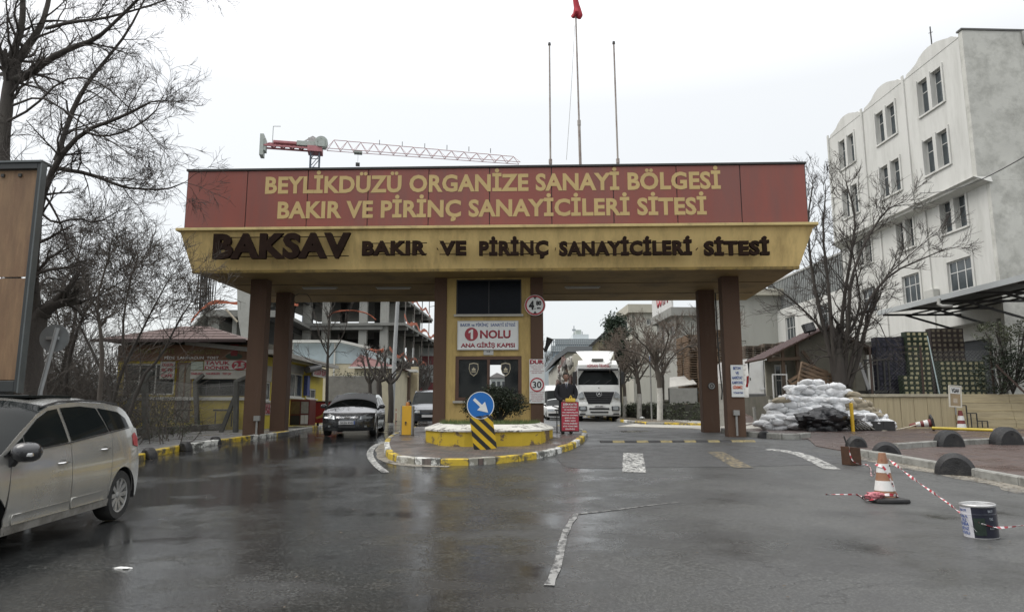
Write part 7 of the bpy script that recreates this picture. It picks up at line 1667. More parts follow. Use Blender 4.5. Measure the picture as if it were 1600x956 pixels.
# blue grey house
BH=thing('blue_house','pale blue low house with white gutter below the concrete frame building','building',(-22,47,0))
bl=M('house_pale_blue',(.36,.43,.45),.8,.10,1,dirt=.4,dc=(.25,.27,.26)); cr=M('house_cream',(.46,.42,.30),.8,.12,1.3,dirt=.4,dc=(.25,.22,.16))
z1_=at(500,534,47).z; z2_=at(480,568,47).z; xa=at(448,560,47).x+22; xb=at(572,560,47).x+22; xm=at(534,560,47).x+22; zc=at(572,543,47).z
MB().prism([(xa,z2_),(xb,z2_),(xb,zc-.1),(xm,z1_-.1),(xa,z1_-.1)],0,9).build('upper_wall',bl,BH); MB().box(xa+.02,xb-.02,.04,8.9,.8,z2_-.003).build('lower_wall',cr,BH)
m=MB(); m.bar((xa-.2,-.25,z1_),(xm,-.25,z1_),.3,.18).bar((xm,-.25,z1_),(xb+.3,-.25,zc-.05),.3,.18); m.build('gutter',KWH,BH)
for px in (458,524): x=at(px,540,47).x+22; MB().tube([(x,-.1,z1_-.1),(x,-.1,1.5)],.06,8).build('downpipe',KWH,BH)
# cream house with small hipped roof
CH=thing('cream_house','small cream house with maroon hipped roof behind the rough grey wall','building',(-14,44,0))
xa=at(545,580,44).x+14; xb=at(622,580,44).x+14; ze2=at(560,573,44).z; zp2=at(560,553,46).z
MB().box(xa+.3,xb-.3,.3,6,.8,ze2).build('wall',cr,CH); m=MB(); m.v=[(xa,0,ze2),(xb,0,ze2),(xb,6.5,ze2),(xa,6.5,ze2),(at(562,560,46).x+14,2.2,zp2),(xb-2.6,2.2,zp2-.3)]; m.quadi(0,1,5,4); m.f+=[(1,2,5),(2,3,4,5),(3,0,4),(3,2,1,0)]; m.m+=[0]*4; m.build('roof',M('maroon_tiles',(.13,.055,.05),.8,.2,3,.3,20),CH); MB().box(xa-.02,xb+.02,-.06,0,ze2-.1,ze2+.02).build('eaves',KWH,CH)
# rough grey boundary wall
GWm=M('rough_grey_concrete',(.17,.165,.15),.95,.25,3,1.0,12,.4,(.10,.095,.085),1.2)
o=MB().box(at(513,600,41).x,at(594,600,41).x,41,41.4,.7,at(550,587,41).z).build('boundary_wall',GWm,None,bevel=.03); tag(o,'rough grey rendered boundary wall behind the slim street tree','wall')
m=MB(); rg=random.Random(2)
for k in range(9): leaves(m,(at(520+k*8,586,41).x,41.1,at(520+k*8,586,41).z+.05),(.4,.3,.15),30,.06,rg,6,.1)
o=stuff(m.build('ivy',leafmat('ivy_dark',(.03,.035,.02)),None)); tag(o,'dark ivy hanging on top of the rough grey wall','ivy')
# peach coloured shop under the concrete frame
PH=thing('peach_building','peach coloured two storey shop building with white windows at the far kerb','building',(-12.2,50,0),R(0))
pe=M('peach_render',(.50,.34,.21),.8,.12,1.2,dirt=.4,dc=(.30,.22,.15)); x0=at(586,600,50).x+12.2; x1=at(640,600,50).x+12.2; zt3=at(610,582,50).z; zw0,zw1=at(610,637,50).z,at(610,611,50).z
wn=[(at(a,600,50).x+12.2,at(b,600,50).x+12.2,zw0,zw1) for a,b in ((596,604),(609,616))]
MB().wall(x0,x1-.9,.8,zt3,0,.3,wn).build('wall',pe,PH)
for W_ in wn: window(PH,W_[0]+.02,W_[1]-.02,W_[2]+.02,W_[3]-.02,.05,(0,.5,1),(0,1),KWH,glass('pale_curtained_glass',(.25,.25,.24),.3),.12,.1)
MB().box(x1-.9,x1,-.02,1.0,.8,zt3-.3).build('brown_pillar',M('brown_pillar',(.11,.075,.055),.7,.2,3),PH); MB().box(x0,x1+.6,-1.0,.2,zt3,zt3+.18).build('shop_canopy',KWH,PH)
MB().box(x1+.001,x1+.5,.5,1.2,.8,at(650,572,50).z).build('cream_wing',M('cream_stained',(.43,.37,.24),.8,.15,1,dirt=.6,dc=(.2,.15,.1)),PH)
MB().box(x0,x1-.9,.31,8,.8,zt3-.01).build('back_wall',pe,PH)
# street lamp and pruned trees
t=thing('street_lamp','tall grey street lamp pole rising in front of the concrete frame','street lamp',gnd(604,650)); p=t.location
b_=Vector((at(612,640,44).x,44,0)); b_.z=zg(b_.x,44)+.1; t.location=b_; MB().tube([(0,0,0),(.12,0,5),(.35,0,12)],[.16,.13,.09],10).build('pole',M('lamp_pole_grey',(.30,.31,.31),.5,.12,3),t,smooth=50); MB().tube([(.35,0,12),(.8,-.1,12.5),(1.5,-.2,12.6)],.05,6).build('arm',PIPE,t); MB().box(1.4,2.0,-.35,-.1,12.52,12.66).build('lamp_head',PIPE,t)
def poll(lab,px,pyb,pyt,Y,seed,forks,white=None,r=.2,group=None,L=.75,up=.4):
    b_=Vector((at(px,pyb,Y).x,Y,0)); b_.z=zg(b_.x,Y)+.1; k=at(px,pyt,Y); ls=[([b_,b_.lerp(k,.5)+Vector((.05,0,0)),k],r,r*.8,0)]
    for fx_,fy in forks: e=at(px+fx_,pyt-fy,Y); ls.append(([k,k.lerp(e,.5)+Vector((.12 if fx_>0 else -.12,0,-.05)),e],r*.62,r*.35,1.8))
    return bare_tree(lab,ls,lvl=2,seed=seed,L=L,kids=3,up=up,spread=.9,minr=.010,white=white,tips=3,group=group,wig=.2)
poll('pollarded dark tree behind the dark hatchback roof, leftmost of three',578,640,600,38,51,((-8,25),(9,28)),r=.13)
poll('pollarded dark tree with knobbly arms just behind the hatchback',592,650,596,37,52,((-18,35),(10,32),(22,12)),r=.16)
poll('forked pale trunked tree beside the street lamp pole',610,655,600,36,53,((-14,30),(18,24)),r=.15)
for i,(px,Y) in enumerate(((641,60),(652,66),(664,72))): poll(['bushy pruned tree nearest the street lamp, in front of the striped building','bushy pruned tree before the striped building, middle one','bushy pruned tree before the striped building, farthest one'][i],px,645,612,Y,60+i,((-6,20),(6,22),(1,28)),r=.28,L=1.6)
# striped building
SBm=thing('striped_building','distant white industrial building with dark red horizontal bands','building',(-12.5,96,0)); x0=at(652,600,96).x+12.5;x1=at(700,600,96).x+12.5
zz=[at(665,y,96).z for y in (650,612,597,570,556,535)]
for i,(a,b) in enumerate(zip(zz,zz[1:])): MB().box(x0,x1,0,14,a+.002,b).build('band',M('band_dark_red',(.19,.045,.05),.7,.1,2) if i in (1,3) else M('band_white',(.45,.47,.46),.7,.08,1),SBm)
MB().box(x0-.4,x1+.3,-.2,14.4,zz[-1]+.003,zz[-1]+.4).build('roof_edge',DP,SBm)
# ---- concrete frame under construction
CF_=Fr(at(602,505,72).x,72,-3); CC=M('raw_concrete',(.19,.19,.175),.9,.2,.9,.3,9,.5,(.13,.13,.12),.7); CCD=M('raw_concrete_shaded',(.055,.055,.052),.9,.3,.8); CO_=M('concrete_pale',(.30,.30,.275),.85,.15,1,dirt=.4,dc=(.2,.2,.18)); ORN=M('orange_netting',(.36,.10,.05),.75,.3,3)  # CCD: raw concrete darkened, interior shade put into the colour
cb=thing('unfinished_building','grey concrete frame building under construction with orange safety netting','building',(CF_.o[0],CF_.o[1],0),R(-3))
lv=[CF_.hy(602,y,0).z for y in (606,556,505,454)]; sh_=3.45; lv=[lv[2]-2*sh_,lv[2]-sh_,lv[2],lv[2]+sh_,lv[2]+2*sh_]
WX=CF_.hy(385,500,0).x
dep=26
for i,z in enumerate(lv):
    ov=.7 if i<2 else (2.2 if i==2 else 1.2+.8*(i-3))
    MB().box(WX,ov,-.5,dep-3*max(0,i-2),z-.28,z).build('floor_slab',CC,cb)
    for k in range(8): MB().box(ov-2.1,ov-.02,1+k*3.,1.35+k*3.,z-.62,z-.282).build('beam',CCD if k%2 else CC,cb)
    if i<4:
        MB().box(WX,-.2,-.35,.05,z-.7,z-.281).build('edge_beam',CC,cb)
cols=[CF_.hy(px,500,0).x for px in (420,479,509,567,600)]
zs_=[.8]+lv
for i in range(5):
    a,b=zs_[i],zs_[i+1]-.28
    for x in cols: MB().box(x-.42,x+.42,0,.5,a+.002,b-.002).build('column',CO_,cb)
    for y in (5,10,15,20):
        if y<dep-3*max(0,i-2): MB().box(-.8,-.1,y,y+.6,a+.002,b-.002).build('column',CO_,cb)
    for x in [c+2.2 for c in cols[:-1]]+cols[:-1]:
        for y in (6,): MB().box(x-.3,x+.3,y,y+.6,a+.002,b-.002).build('column',CCD,cb)
    MB().box(WX+1,-3,10.5,10.8,a,b-.3 if i<3 else a+(b-a)*.4).build('core_wall',CCD,cb)
    for y in (2.5,7.5,12.5,17.5):
        if y<dep-3*max(0,i-2): MB().tube([(.2 if i<2 else 1.6,y,a),(.2 if i<2 else 1.6,y,b)],.06,5).build('prop',M('prop_steel',(.2,.18,.16),.6),cb)
def net(pts,w_=.5):
    w_*=.34
    P_=bend([Vector(p) for p in pts],1); m=MB(); n=len(P_)
    for i,p in enumerate(P_): a=.5*math.sin(i*1.7)*w_; m.v+=[tuple(p+Vector((0,-.05,-w_*.6+a*.4))),tuple(p+Vector((0,-.15+.1*math.sin(i*2.3),w_*.1))),tuple(p+Vector((0,-.05,w_*.5)))]
    for i in range(n-1):
        for k in range(2): m.quadi(3*i+k,3*i+k+1,3*i+4+k,3*i+3+k)
    return m.build('safety_netting',ORN,cb)
q=lambda px,py,ly=-.6:CF_.hy(px,py,ly)
net([q(512,495),q(525,486),q(548,485),q(567,487),q(580,493),q(588,500)],.35); net([q(415,548),q(428,542),q(440,548)],.8); net([q(572,545),q(582,548),q(594,549),q(600,546)],1.1); net([q(450,548),q(462,545)],.9)
for i,z in ((2,lv[2]),(1,lv[1]),(3,lv[3])):
    ov=2.2 if i==2 else (.7 if i<2 else 1.2); pts=[(ov-.1,-.4+k*2.2,z+.45+.45*math.sin(k*2.1+i)) for k in range(11)]
    m=MB(); P_=bend([Vector(p) for p in pts],1)
    for k,p in enumerate(P_): m.v+=[tuple(p+Vector((.02*math.sin(k),0,-.22+.1*math.sin(k*3.1)))),tuple(p+Vector((0,0,.14+.12*math.sin(k*1.9))))]
    for k in range(len(P_)-1): m.quadi(2*k,2*k+1,2*k+3,2*k+2)
    m.build('safety_netting',ORN,cb)
for k in range(4):
    z=lv[3]-.5+k*.9; MB().tube([(1.5,18,z+1.5),(9,24,z+3.9+.6*k)],.035,4).build('stay_cable',DRK,cb)
# left wing projecting forward
LW=Fr(at(385,483,60).x,60,4); lwz=LW.hy(350,484,0).z; lwz2=LW.hy(345,446,0).z
lw=thing('unfinished_wing','concrete wing of the building site with projecting slabs above the kiosk roof','building',(LW.o[0],LW.o[1],0),R(4))
xl_=LW.hy(322,483,0).x
for z,x0 in ((lwz,xl_),(lwz2+.9,LW.hy(340,450,0).x)): MB().hexa([(x0,0,z-.3),(3,0,z-.3),(3,16,z-.3),(x0-0,16,z-.3),(x0,0,z),(3,0,z),(3,16,z),(x0,16,z)]).build('floor_slab',CC,lw); [MB().box(x0+.8+k*2.1,x0+1.15+k*2.1,.3,15,z-.75,z-.303).build('beam',CCD,lw) for k in range(3)]; MB().box(x0,3,-.02,.35,z-.6,z-.301).build('edge_beam',CC,lw)
MB().hexa([(xl_-1.7,-.05,lwz-2.3),(xl_-1.5,-.05,lwz-2.3),(xl_-1.5,14,lwz-2.3),(xl_-1.7,14,lwz-2.3),(xl_-.05,-.05,lwz),(xl_+.12,-.05,lwz),(xl_+.12,14,lwz),(xl_-.05,14,lwz)]).build('raking_edge',CO_,lw)
for px,w_ in ((334,.5),(367,.2)): x=LW.hy(px,500,1).x; MB().box(x-w_,x+w_,1,2,.8,lwz-.31).build('column',CO_,lw)
m=MB(); a=LW.hy(372,484,-.2);b=LW.hy(386,484,-.2); c_=LW.hy(376,530,-.2); m.prism([(c_.x+.35,lwz-4),(b.x+.6,lwz-4),(b.x+.6,lwz+4.5),(LW.hy(366,460,-.2).x,lwz+4.5),(a.x,lwz-.6)],-.2,1.2); m.build('shaped_wall',CO_,lw)
MB().box(xl_+2,2.5,4,4.3,.8,lwz+.9).build('core_wall',CCD,lw)
r_=MB(); rg=random.Random(6); x0=LW.hy(306,470,1).x; x1=LW.hy(328,470,1).x
for i in range(9):
    for j in range(3): x=x0+(x1-x0)*i/8+rg.uniform(-.03,.03); r_.tube([(x,1+j*.5,lwz),(x+rg.uniform(-.15,.15),1+j*.5,lwz+5.5+rg.uniform(-1,.6))],.035,4)
for k in range(13): r_.tube([(x0-.1,.95,lwz+.3+k*.36),(x1+.1,.95,lwz+.3+k*.36)],.028,4)
stuff(r_.build('rebar_cage',M('rebar_dark',(.04,.035,.033),.8),lw))
m=MB(); P_=bend([Vector((xl_-1.2,-.1,lwz-1.2)),Vector((xl_-.2,-.1,lwz+.4)),Vector((xl_+1.5,-.1,lwz+.75)),Vector((xl_+3,-.1,lwz+.5)),Vector((xl_+4.2,-.1,lwz+.9)),Vector((xl_+5.2,-.1,lwz+1.7)),Vector((xl_+6.3,-.1,lwz+.8)),Vector((xl_+8,-.1,lwz+.5))],2)
for k,p in enumerate(P_): m.v+=[tuple(p+Vector((0,0,-.14))),tuple(p+Vector((0,0,.16+.1*math.sin(k))))]
for k in range(len(P_)-1): m.quadi(2*k,2*k+1,2*k+3,2*k+2)
m.build('safety_netting',ORN,lw); a=LW.hy(353,483,-.3);b=LW.hy(371,503,-.3); MB().tube([a,b],.09,6).build('timber_prop',M('timber_pale',(.35,.31,.24),.8),lw)
# ---- tower crane
CYm=130; cm=at(493,228,CYm); CR=M('crane_red',(.38,.15,.16),.6,.2,2); CRW=M('crane_pale',(.36,.34,.33),.6,.15,2); CRG=M('crane_grey_green',(.34,.37,.34),.6,.2,2); CRJ=M('crane_jib_hazed_red',(.42,.27,.27),.6,.2,1)  # distance haze put into the colours: reds whitened and paled
zj=cm.z; tp=ray(812,251); tt=(zj-CAMH)/tp[2]; tip=Vector((tp[0]*tt,tp[1]*tt,zj)); base=Vector((cm.x,CYm,0)); jd=tip-Vector((cm.x,CYm,zj)); jl=jd.length; ang=math.atan2(jd.y,jd.x)
cr_=thing('tower_crane','red tower crane in haze paled colours with long lattice jib above the gate roof','crane',(cm.x,CYm,0),ang)
def lattice(name,x0,x1,z0,z1a,z1b,hw,mat,step,r=.12,axis='x'):
    m=MB(); n=max(2,int(abs(x1-x0)/step)); 
    for i in range(n+1):
        f=i/n; x=x0+(x1-x0)*f; ht_=z1a+(z1b-z1a)*f; nx_=x0+(x1-x0)*min(1,(i+1)/n); hn=z1a+(z1b-z1a)*min(1,(i+1)/n); xm=(x+nx_)/2; hm=(ht_+hn)/2
        if i<n:
            for sg in (-1,1):
                m.bar((x,sg*hw,z0),(nx_,sg*hw,z0),r); m.bar((x,sg*hw,z0),(xm,0,hm),r*.7); m.bar((xm,0,hm),(nx_,sg*hw,z0),r*.7)
            m.bar((x,-hw,z0),(x,hw,z0),r*.7)
            if i<n-1: m.bar((xm,0,hm),(xm+(nx_-x),0,hm),r)
    return m.build(name,mat,cr_)
lattice('jib',2.2,jl,zj-.6,zj+1.5,zj+.7,.7,CRJ,2.6,.11); lattice('counter_jib',-9.8,-1,zj-.9,zj-.2,zj-.2,.8,CR,1.6,.3)
MB().box(-10.4,-9.7,-1.1,1.1,zj-3,zj+1.3).box(-9.9,-9.3,-.9,.9,zj-2.0,zj+.4).build('counterweight',CRG,cr_); MB().bar((-8.2,0,zj-.3),(-8.2,0,zj+3.4),.12).bar((-8.2,0,zj+3.4),(-6.8,0,zj+3.5),.1).build('lamp_mast',CRG,cr_)
MB().box(-8,-3.5,-.7,.7,zj-.2,zj+.35).build('winch',CR,cr_,bevel=.1); MB().box(-3.5,2,-.9,.9,zj-.4,zj+.5).build('slewing_platform',CRG,cr_)
MB().bar((-2.6,0,zj+.4),(-.6,0,zj+1.9),.22).bar((-.6,0,zj+1.9),(1.6,0,zj+.5),.22).box(-1.4,.4,-.6,.6,zj+.4,zj+1.4).build('tower_top',CRW,cr_)
MB().lathe([(.7,-.5),(1.25,-.5),(1.25,.5),(.7,.5),(.7,-.5)],18,Matrix.Translation((1.2,-.9,zj+.35))@RX).box(.6,1.9,-1.6,-.7,zj-.6,zj+.9).build('cab',CRG,cr_,smooth=40)
m=MB(); z=.8
while z<zj-1:
    for a in (-1,1):
        for b in (-1,1): m.bar((a*.85,b*.85,z),(a*.85,b*.85,min(zj-1,z+2.4)),.2)
        m.bar((a*.85,-.85,z),(a*.85,.85,z+2.4),.12); m.bar((-.85,a*.85,z),(.85,a*.85,z+2.4),.12); m.bar((-.85,a*.85,z),(.85,a*.85,z),.12)
    z+=2.4
m.build('mast',M('crane_mast_blue_grey',(.09,.11,.14),.6,.2,2),cr_); MB().box(-1.4,1.4,-1.4,1.4,zj-1.6,zj-.5).build('turntable',CR,cr_)
hx_=jl*.2; MB().box(hx_-.8,hx_+.8,-.7,.7,zj-1.0,zj-.62).build('trolley',CRG,cr_); MB().bar((hx_,0,zj-1),(hx_,0,zj-3.0),.05).box(hx_-.4,hx_+.4,-.3,.3,zj-3.6,zj-3.0).build('hook_block',DRK,cr_)
for k in range(6): x=jl*(.3+.11*k); MB().bar((x,0,zj+1.2),(x,0,zj+2.2),.12).build('jib_light',DRK,cr_)
# ================================================================ BEYOND THE GATE, EAST SIDE AND FAR DISTANCE
cm_=M('building_cream',(.46,.45,.39),.85,.10,.8,dirt=.4,dc=(.27,.26,.22),streak=True); cmp_=M('parapet_cream',(.42,.40,.33),.85,.10,1,dirt=.3,dc=(.25,.23,.19)); gyw=M('building_grey',(.33,.33,.30),.85,.12,.8,dirt=.4,dc=(.2,.2,.18),streak=True); DWG=glass('distant_glass',(.03,.035,.04),.15)
def block(name,label,cpx,Y,ptop,ppar,left,right,wins_front,wins_side,mat,mpar,ov=.5,base=.8,dep=None,yaw=2):
    """corner building: one face to the camera, one to the road; origin at its near corner"""
    c=at(cpx,600,Y); fr=Fr(c.x,Y,yaw); zt_=fr.hy(cpx,ptop,0).z; zp_=fr.hy(cpx,ppar,0).z
    t=thing(name,label,'building',(c.x,Y,0),R(yaw)); wf=fr.hy(right,500,0).x
    d=ray(left,500); a_=(d[0],d[1]); # length of the road side
    fs=Fr(c.x,Y,yaw-90); L=-fs.hy(left,500,0).x
    hf=[(fr.hy(a,500,0).x,fr.hy(b,500,0).x,fr.hy((a+b)/2,q1,0).z,fr.hy((a+b)/2,q0,0).z) for a,b,q0,q1 in wins_front]
    MB().wall(.02,wf,base,zp_,0,.3,hf).build('front_wall',mat,t)
    for h in hf: window(t,h[0]+.02,h[1]-.02,h[2]+.02,h[3]-.02,.1,(0,.5,1),(0,1),KWH,DWG,.1,.1)
    s=thing_part('side_wing',t,(0,0,0)); s.rotation_euler=(0,0,R(-90))
    hs_=[(fs.hy(a,500,0).x,fs.hy(b,500,0).x,fs.hy((a+b)/2,q1,0).z,fs.hy((a+b)/2,q0,0).z) for a,b,q0,q1 in wins_side]
    MB().wall(-L,0,base,zp_,0,.3,hs_).build('side_wall',mat,s)
    for h in hs_: MB().box(h[0]+.01,h[1]-.01,.12,.2,h[2]+.01,h[3]-.01).build('pane',DWG,s)
    MB().box(-ov,wf+ov,-ov,L+ov,zp_+.003,zt_).build('parapet',mpar,t); MB().box(wf-.3,wf,.3,L,base,zp_).build('far_wall',mat,t)
    return t,fr,fs,zt_,zp_,L
t,fr,fs,z0,z1,L=block('corner_building','cream three storey building with deep parapet behind the evergreen tree',990,76,476,489,970,1026,[(1010,1019,498,508),(1022,1025,498,508)],[(983,987,501,520),(976,980,504,523)],cm_,cmp_)
t,fr,fs,z0,z1,L=block('sign_building','grey corner building with red lettered white rooftop board partly hidden by the gate',1059,60,481,494,1026,1120,[(1078,1086,500,560),(1092,1099,505,530)],[(1033,1038,510,540),(1046,1053,508,528)],gyw,M('parapet_grey',(.24,.24,.22),.8,.12,1,dirt=.4,dc=(.14,.14,.13)))
s=[o for o in sc.collection.objects if o.parent is t and o.name.startswith('side_wing')][0]
MB().box(-L-.3,.2,-.35,-.2,z0+.003,z0+2.6).build('sign_board',M('rooftop_board_white',(.56,.56,.54),.6,.08,1),s); text('lettering','USTA',s,-L*.45,-.352,z0+1.5,L*.62,1.5,SR,.02,.05)
t,fr,fs,z0,z1,L=block('far_corner_building','pale block seen just behind the cream building, above the evergreen',968,100,500,512,955,992,[],[(959,963,520,530)],cm_,M('parapet_pinkish',(.42,.36,.32),.8,.1,1))
# building right of the gate columns
t,fr,fs,z0,z1,L=block('grey_yard_building','plain beige grey building between the right gate columns and the annex',1120,58,452,462,1112,1225,[(1157,1164,478,512),(1157,1164,532,548)],[],gyw,cmp_)
# gabled warehouse and low roof behind the lorry
W0=Fr(at(925,560,88).x,88,0); wh_=thing('gabled_warehouse','cream gabled warehouse with dark eaves directly behind the lorry roof','building',(W0.o[0],88,0))
A_=W0.hy(915,550,0);B_=W0.hy(948,520,0);C_=W0.hy(975,550,0)
MB().prism([(A_.x,.8),(C_.x,.8),(C_.x,A_.z),(B_.x,B_.z),(A_.x,A_.z)],0,20).build('wall',M('warehouse_cream',(.44,.40,.27),.85,.1,.5,dirt=.4,dc=(.28,.25,.18)),wh_)
MB().bar((A_.x-.8,-.4,A_.z-.5),(B_.x,-.4,B_.z+.2),.9,.35).bar((B_.x,-.4,B_.z+.2),(C_.x+.8,-.4,C_.z-.5),.9,.35).build('eaves',DRK,wh_)
W1_=Fr(at(880,560,80).x,80,0); ws=thing('low_warehouse','low grey roofed warehouse behind the trailer, left of the gabled one','building',(W1_.o[0],80,0)); a=W1_.hy(874,556,0);b=W1_.hy(886,543,0);c_=W1_.hy(918,543,0)
MB().prism([(a.x,.8),(c_.x,.8),(c_.x,c_.z-.6),(b.x,b.z-.6),(a.x,a.z-.6)],0,24).build('wall',cm_,ws); MB().prism([(a.x-.5,a.z-.6),(b.x,b.z-.55),(c_.x+.5,c_.z-.55),(c_.x+.5,c_.z+.1),(b.x,b.z+.1),(a.x-.5,a.z)],-.6,24).build('roof',M('low_roof_grey',(.15,.16,.165),.7,.12,1),ws)
# glass office block
GO=Fr(at(861,560,185).x,185,0); go=thing('office_block','distant pale glass office block with grid facade, lift tower and masts','building',(GO.o[0],185,0))
gx=lambda px:GO.hy(px,560,0).x; gz=lambda py:GO.hy(890,py,0).z
PG=M('curtain_wall_pale',(.50,.54,.55),.25,.08,.3); PB=M('curtain_wall_blue_grey',(.16,.22,.26),.15,.15,.2,spec=.8); MU=M('mullion_grey',(.24,.27,.28),.5,.1,1)
for a,b,c0,d0,mt,y in ((861,960,640,549.5,PB,0),(861,935,549,541,PG,-.3),(868,935,540.5,538,PB,0),(868,935,537.5,530,PG,-.3),(896,921,529.6,521.5,PG,1),(902,910,521,514,M('plant_room',(.36,.40,.37),.7),2)):
    o=MB().box(gx(a),gx(b),y,y+14,gz(c0),gz(d0)).build('facade_band',mt,go)
MB().box(gx(852),gx(861)-.02,6,22,gz(640),gz(545)).build('side_wing',PG,go)
m=MB()
for px in range(862,936,3): m.box(gx(px)-.12,gx(px)+.12,-.42,-.305,gz(549),gz(530))
for py in (549,545,541,534,530): m.box(gx(861),gx(935),-.45,-.302,gz(py)-.1,gz(py)+.1)
for px in range(862,960,6): m.box(gx(px)-.12,gx(px)+.12,-.12,-.005,gz(640),gz(549.5))
for py in range(558,640,9): m.box(gx(861),gx(960),-.14,-.004,gz(py)-.14,gz(py)+.14)
stuff(m.build('mullion_grid',MU,go))
for px,pt in ((899,507),(892,527),(912,516)): MB().bar((gx(px),3,gz(530)),(gx(px),3,gz(pt)),.22).box(gx(px)-.5,gx(px)+.5,2.9,3.1,gz(pt)-1.4,gz(pt)-.9).build('mast',MU,go)
# more far blocks that close the street
fb2=thing('far_block','low hazy far block closing the street behind the queue','building',(-8,240,0)); MB().box(0,26,0,10,.9,9).build('wall',M('far_grey',(.34,.36,.36),.8,.15,.1),fb2); [MB().box(1+k*3,2.6+k*3,-.05,.2,4,6.5).build('window',DWG,fb2) for k in range(8)]
fb3=thing('far_block','long dim far block behind the thicket, beyond the building site','building',(-150,170,0)); MB().box(0,100,0,10,.9,10).build('wall',MATS['far_grey'],fb3); [MB().box(4+k*6,7+k*6,-.05,.2,4,7).build('window',DWG,fb3) for k in range(16)]
fb4=thing('far_block','far dull block beyond the factory at the east horizon','building',(60,150,0)); MB().box(0,90,0,10,.9,14).build('wall',MATS['far_grey'],fb4); [MB().box(4+k*6,7+k*6,-.05,.2,6,9).build('window',DWG,fb4) for k in range(14)]
ph=Fr(at(766,600,150).x,150,0); t=thing('far_house','pale distant house with low pitched roof, glimpsed through the booth','building',(ph.o[0],150,0)); xw=ph.hy(792,600,0).x; ze3=ph.hy(780,590,0).z
MB().box(0,xw,0,8,.9,ze3).build('wall',M('far_house_wall',(.36,.38,.36),.8,.1,1),t); MB().prism([(-.4,ze3),(xw+.4,ze3),(xw*.4,ze3+1.1)],-.4,8.4).build('roof',M('far_house_roof',(.22,.21,.20),.8,.1,1),t)
for k in range(3): MB().box(.4+k*1.1,1.1+k*1.1,-.05,.1,ze3-2.2,ze3-.8).build('window',DWG,t)
# evergreen
def conifer(lab,px,Y,pyt,pyb,wpx,seed):
    b=Vector((at(px,640,Y).x,Y,zg(8,Y))); zt_=at(px,pyt,Y).z; zb_=at(px,pyb,Y).z; hw=wpx/FPX*Y/2; t=thing('evergreen_tree',lab,'tree',b); rg=random.Random(seed); MB().tube([(0,0,0),(0,0,zt_-b.z)],[.3,.05],8).build('trunk',BARK,t,smooth=60); m=MB()
    for k in range(80):
        f=rg.random()**.8; z=zb_+(zt_-zb_)*f-b.z; r_=hw*(1-f*.65)*rg.uniform(.35,1); a=rg.uniform(0,6.28); leaves(m,(r_*math.cos(a),r_*math.sin(a),z+rg.uniform(-.2,.4)),(.75,.75,.55),110,.13,rg,10,.1)
    stuff(m.build('crown',leafmat('evergreen_leaf',(.022,.038,.022)),t)); return t
conifer('dark evergreen tree rising over the bare trees right of the lorry',966,56,503,590,42,5)
TWIG3=M('twig_pale_brown',(.12,.095,.075),.9,.25,3)
# lime washed street trees
for i,(X_,Y,pxt,seed,w_) in enumerate(((8.15,50,985,71,1.5),(8.0,43.5,1004,72,1.55),(7.95,37.2,1029,73,1.75),)):
    b_=Vector((X_,Y,zg(X_,Y)+.1)); px=800+FPX*X_/(Y*COSP); k=b_+Vector((-.1,0,3.0)); r=.145
    ls=[([b_,b_+Vector((.06,0,1.8)),k],r,r*.75,0)]
    for a,dx,hz_ in ((0,-1.1,1.3),(1,1.0,1.5),(2,-.4,1.8),(3,.5,1.4),(4,-1.5,.8),(5,1.5,.9)): e=k+Vector((dx,(-.8,.6,.9,-.9,.2,-.3)[a],hz_)); ls.append(([k-Vector((0,0,.4*(a%3))),k.lerp(e,.5)+Vector((.15,0,.1)),e],r*.42,.035,2.6))
    bare_tree(['bare street tree with lime washed trunk, farthest of three beside the lorry','bare street tree with lime washed trunk, middle of three by the hedge','bare street tree with lime washed trunk, nearest to the right gate columns'][i],ls,lvl=2,seed=seed,L=1.15,kids=4,up=.35,spread=.95,minr=.009,white=w_,tips=4,wig=.2,twig=TWIG3,bark=BARK2)
for i,(X_,Y) in enumerate(((8.9,57),(10.2,47),(11.0,38.5),(9.4,66))):
    b_=Vector((X_,Y,zg(X_,Y)+.1)); k=b_+Vector((.1,0,2.6)); ls=[([b_,b_+Vector((.06,0,1.3)),k],.17,.13,0)]+[([k,k+Vector((dx*.5,.1,h_*.6)),k+Vector((dx,0,h_))],.07,.03,2.4) for dx,h_ in ((-1.,1.5),(1.,1.7),(0,2.1))]
    bare_tree(['bare brushy tree behind the hedge near the lorry cab','bare brushy tree behind the middle of the hedge','bare brushy tree behind the hedge close to the gate columns','far bare brushy tree behind the evergreen'][i],ls,lvl=2,seed=80+i,L=1.2,kids=4,up=.4,minr=.009,tips=4,twig=TWIG3)
for i,(X_,Y) in enumerate(((-.6,78),(1.0,95),(-1.9,70))):
    b_=Vector((X_+2.5,Y,zg(0,Y))); k=b_+Vector((0,0,4)); ls=[([b_,b_+Vector((.1,0,2)),k],.2,.14,0)]+[([k,k+Vector((dx*.5,.1,h_*.6)),k+Vector((dx,0,h_))],.09,.03,2) for dx,h_ in ((-1.3,2.5),(1.2,3),(0,4))]
    bare_tree(['thin bare street tree far behind the white vans','farthest bare street tree in the queue lane','bare street tree showing between booth sign and white vans'][i],ls,lvl=1,seed=90+i,L=1.8,kids=5,up=.4,minr=.02,tips=4)
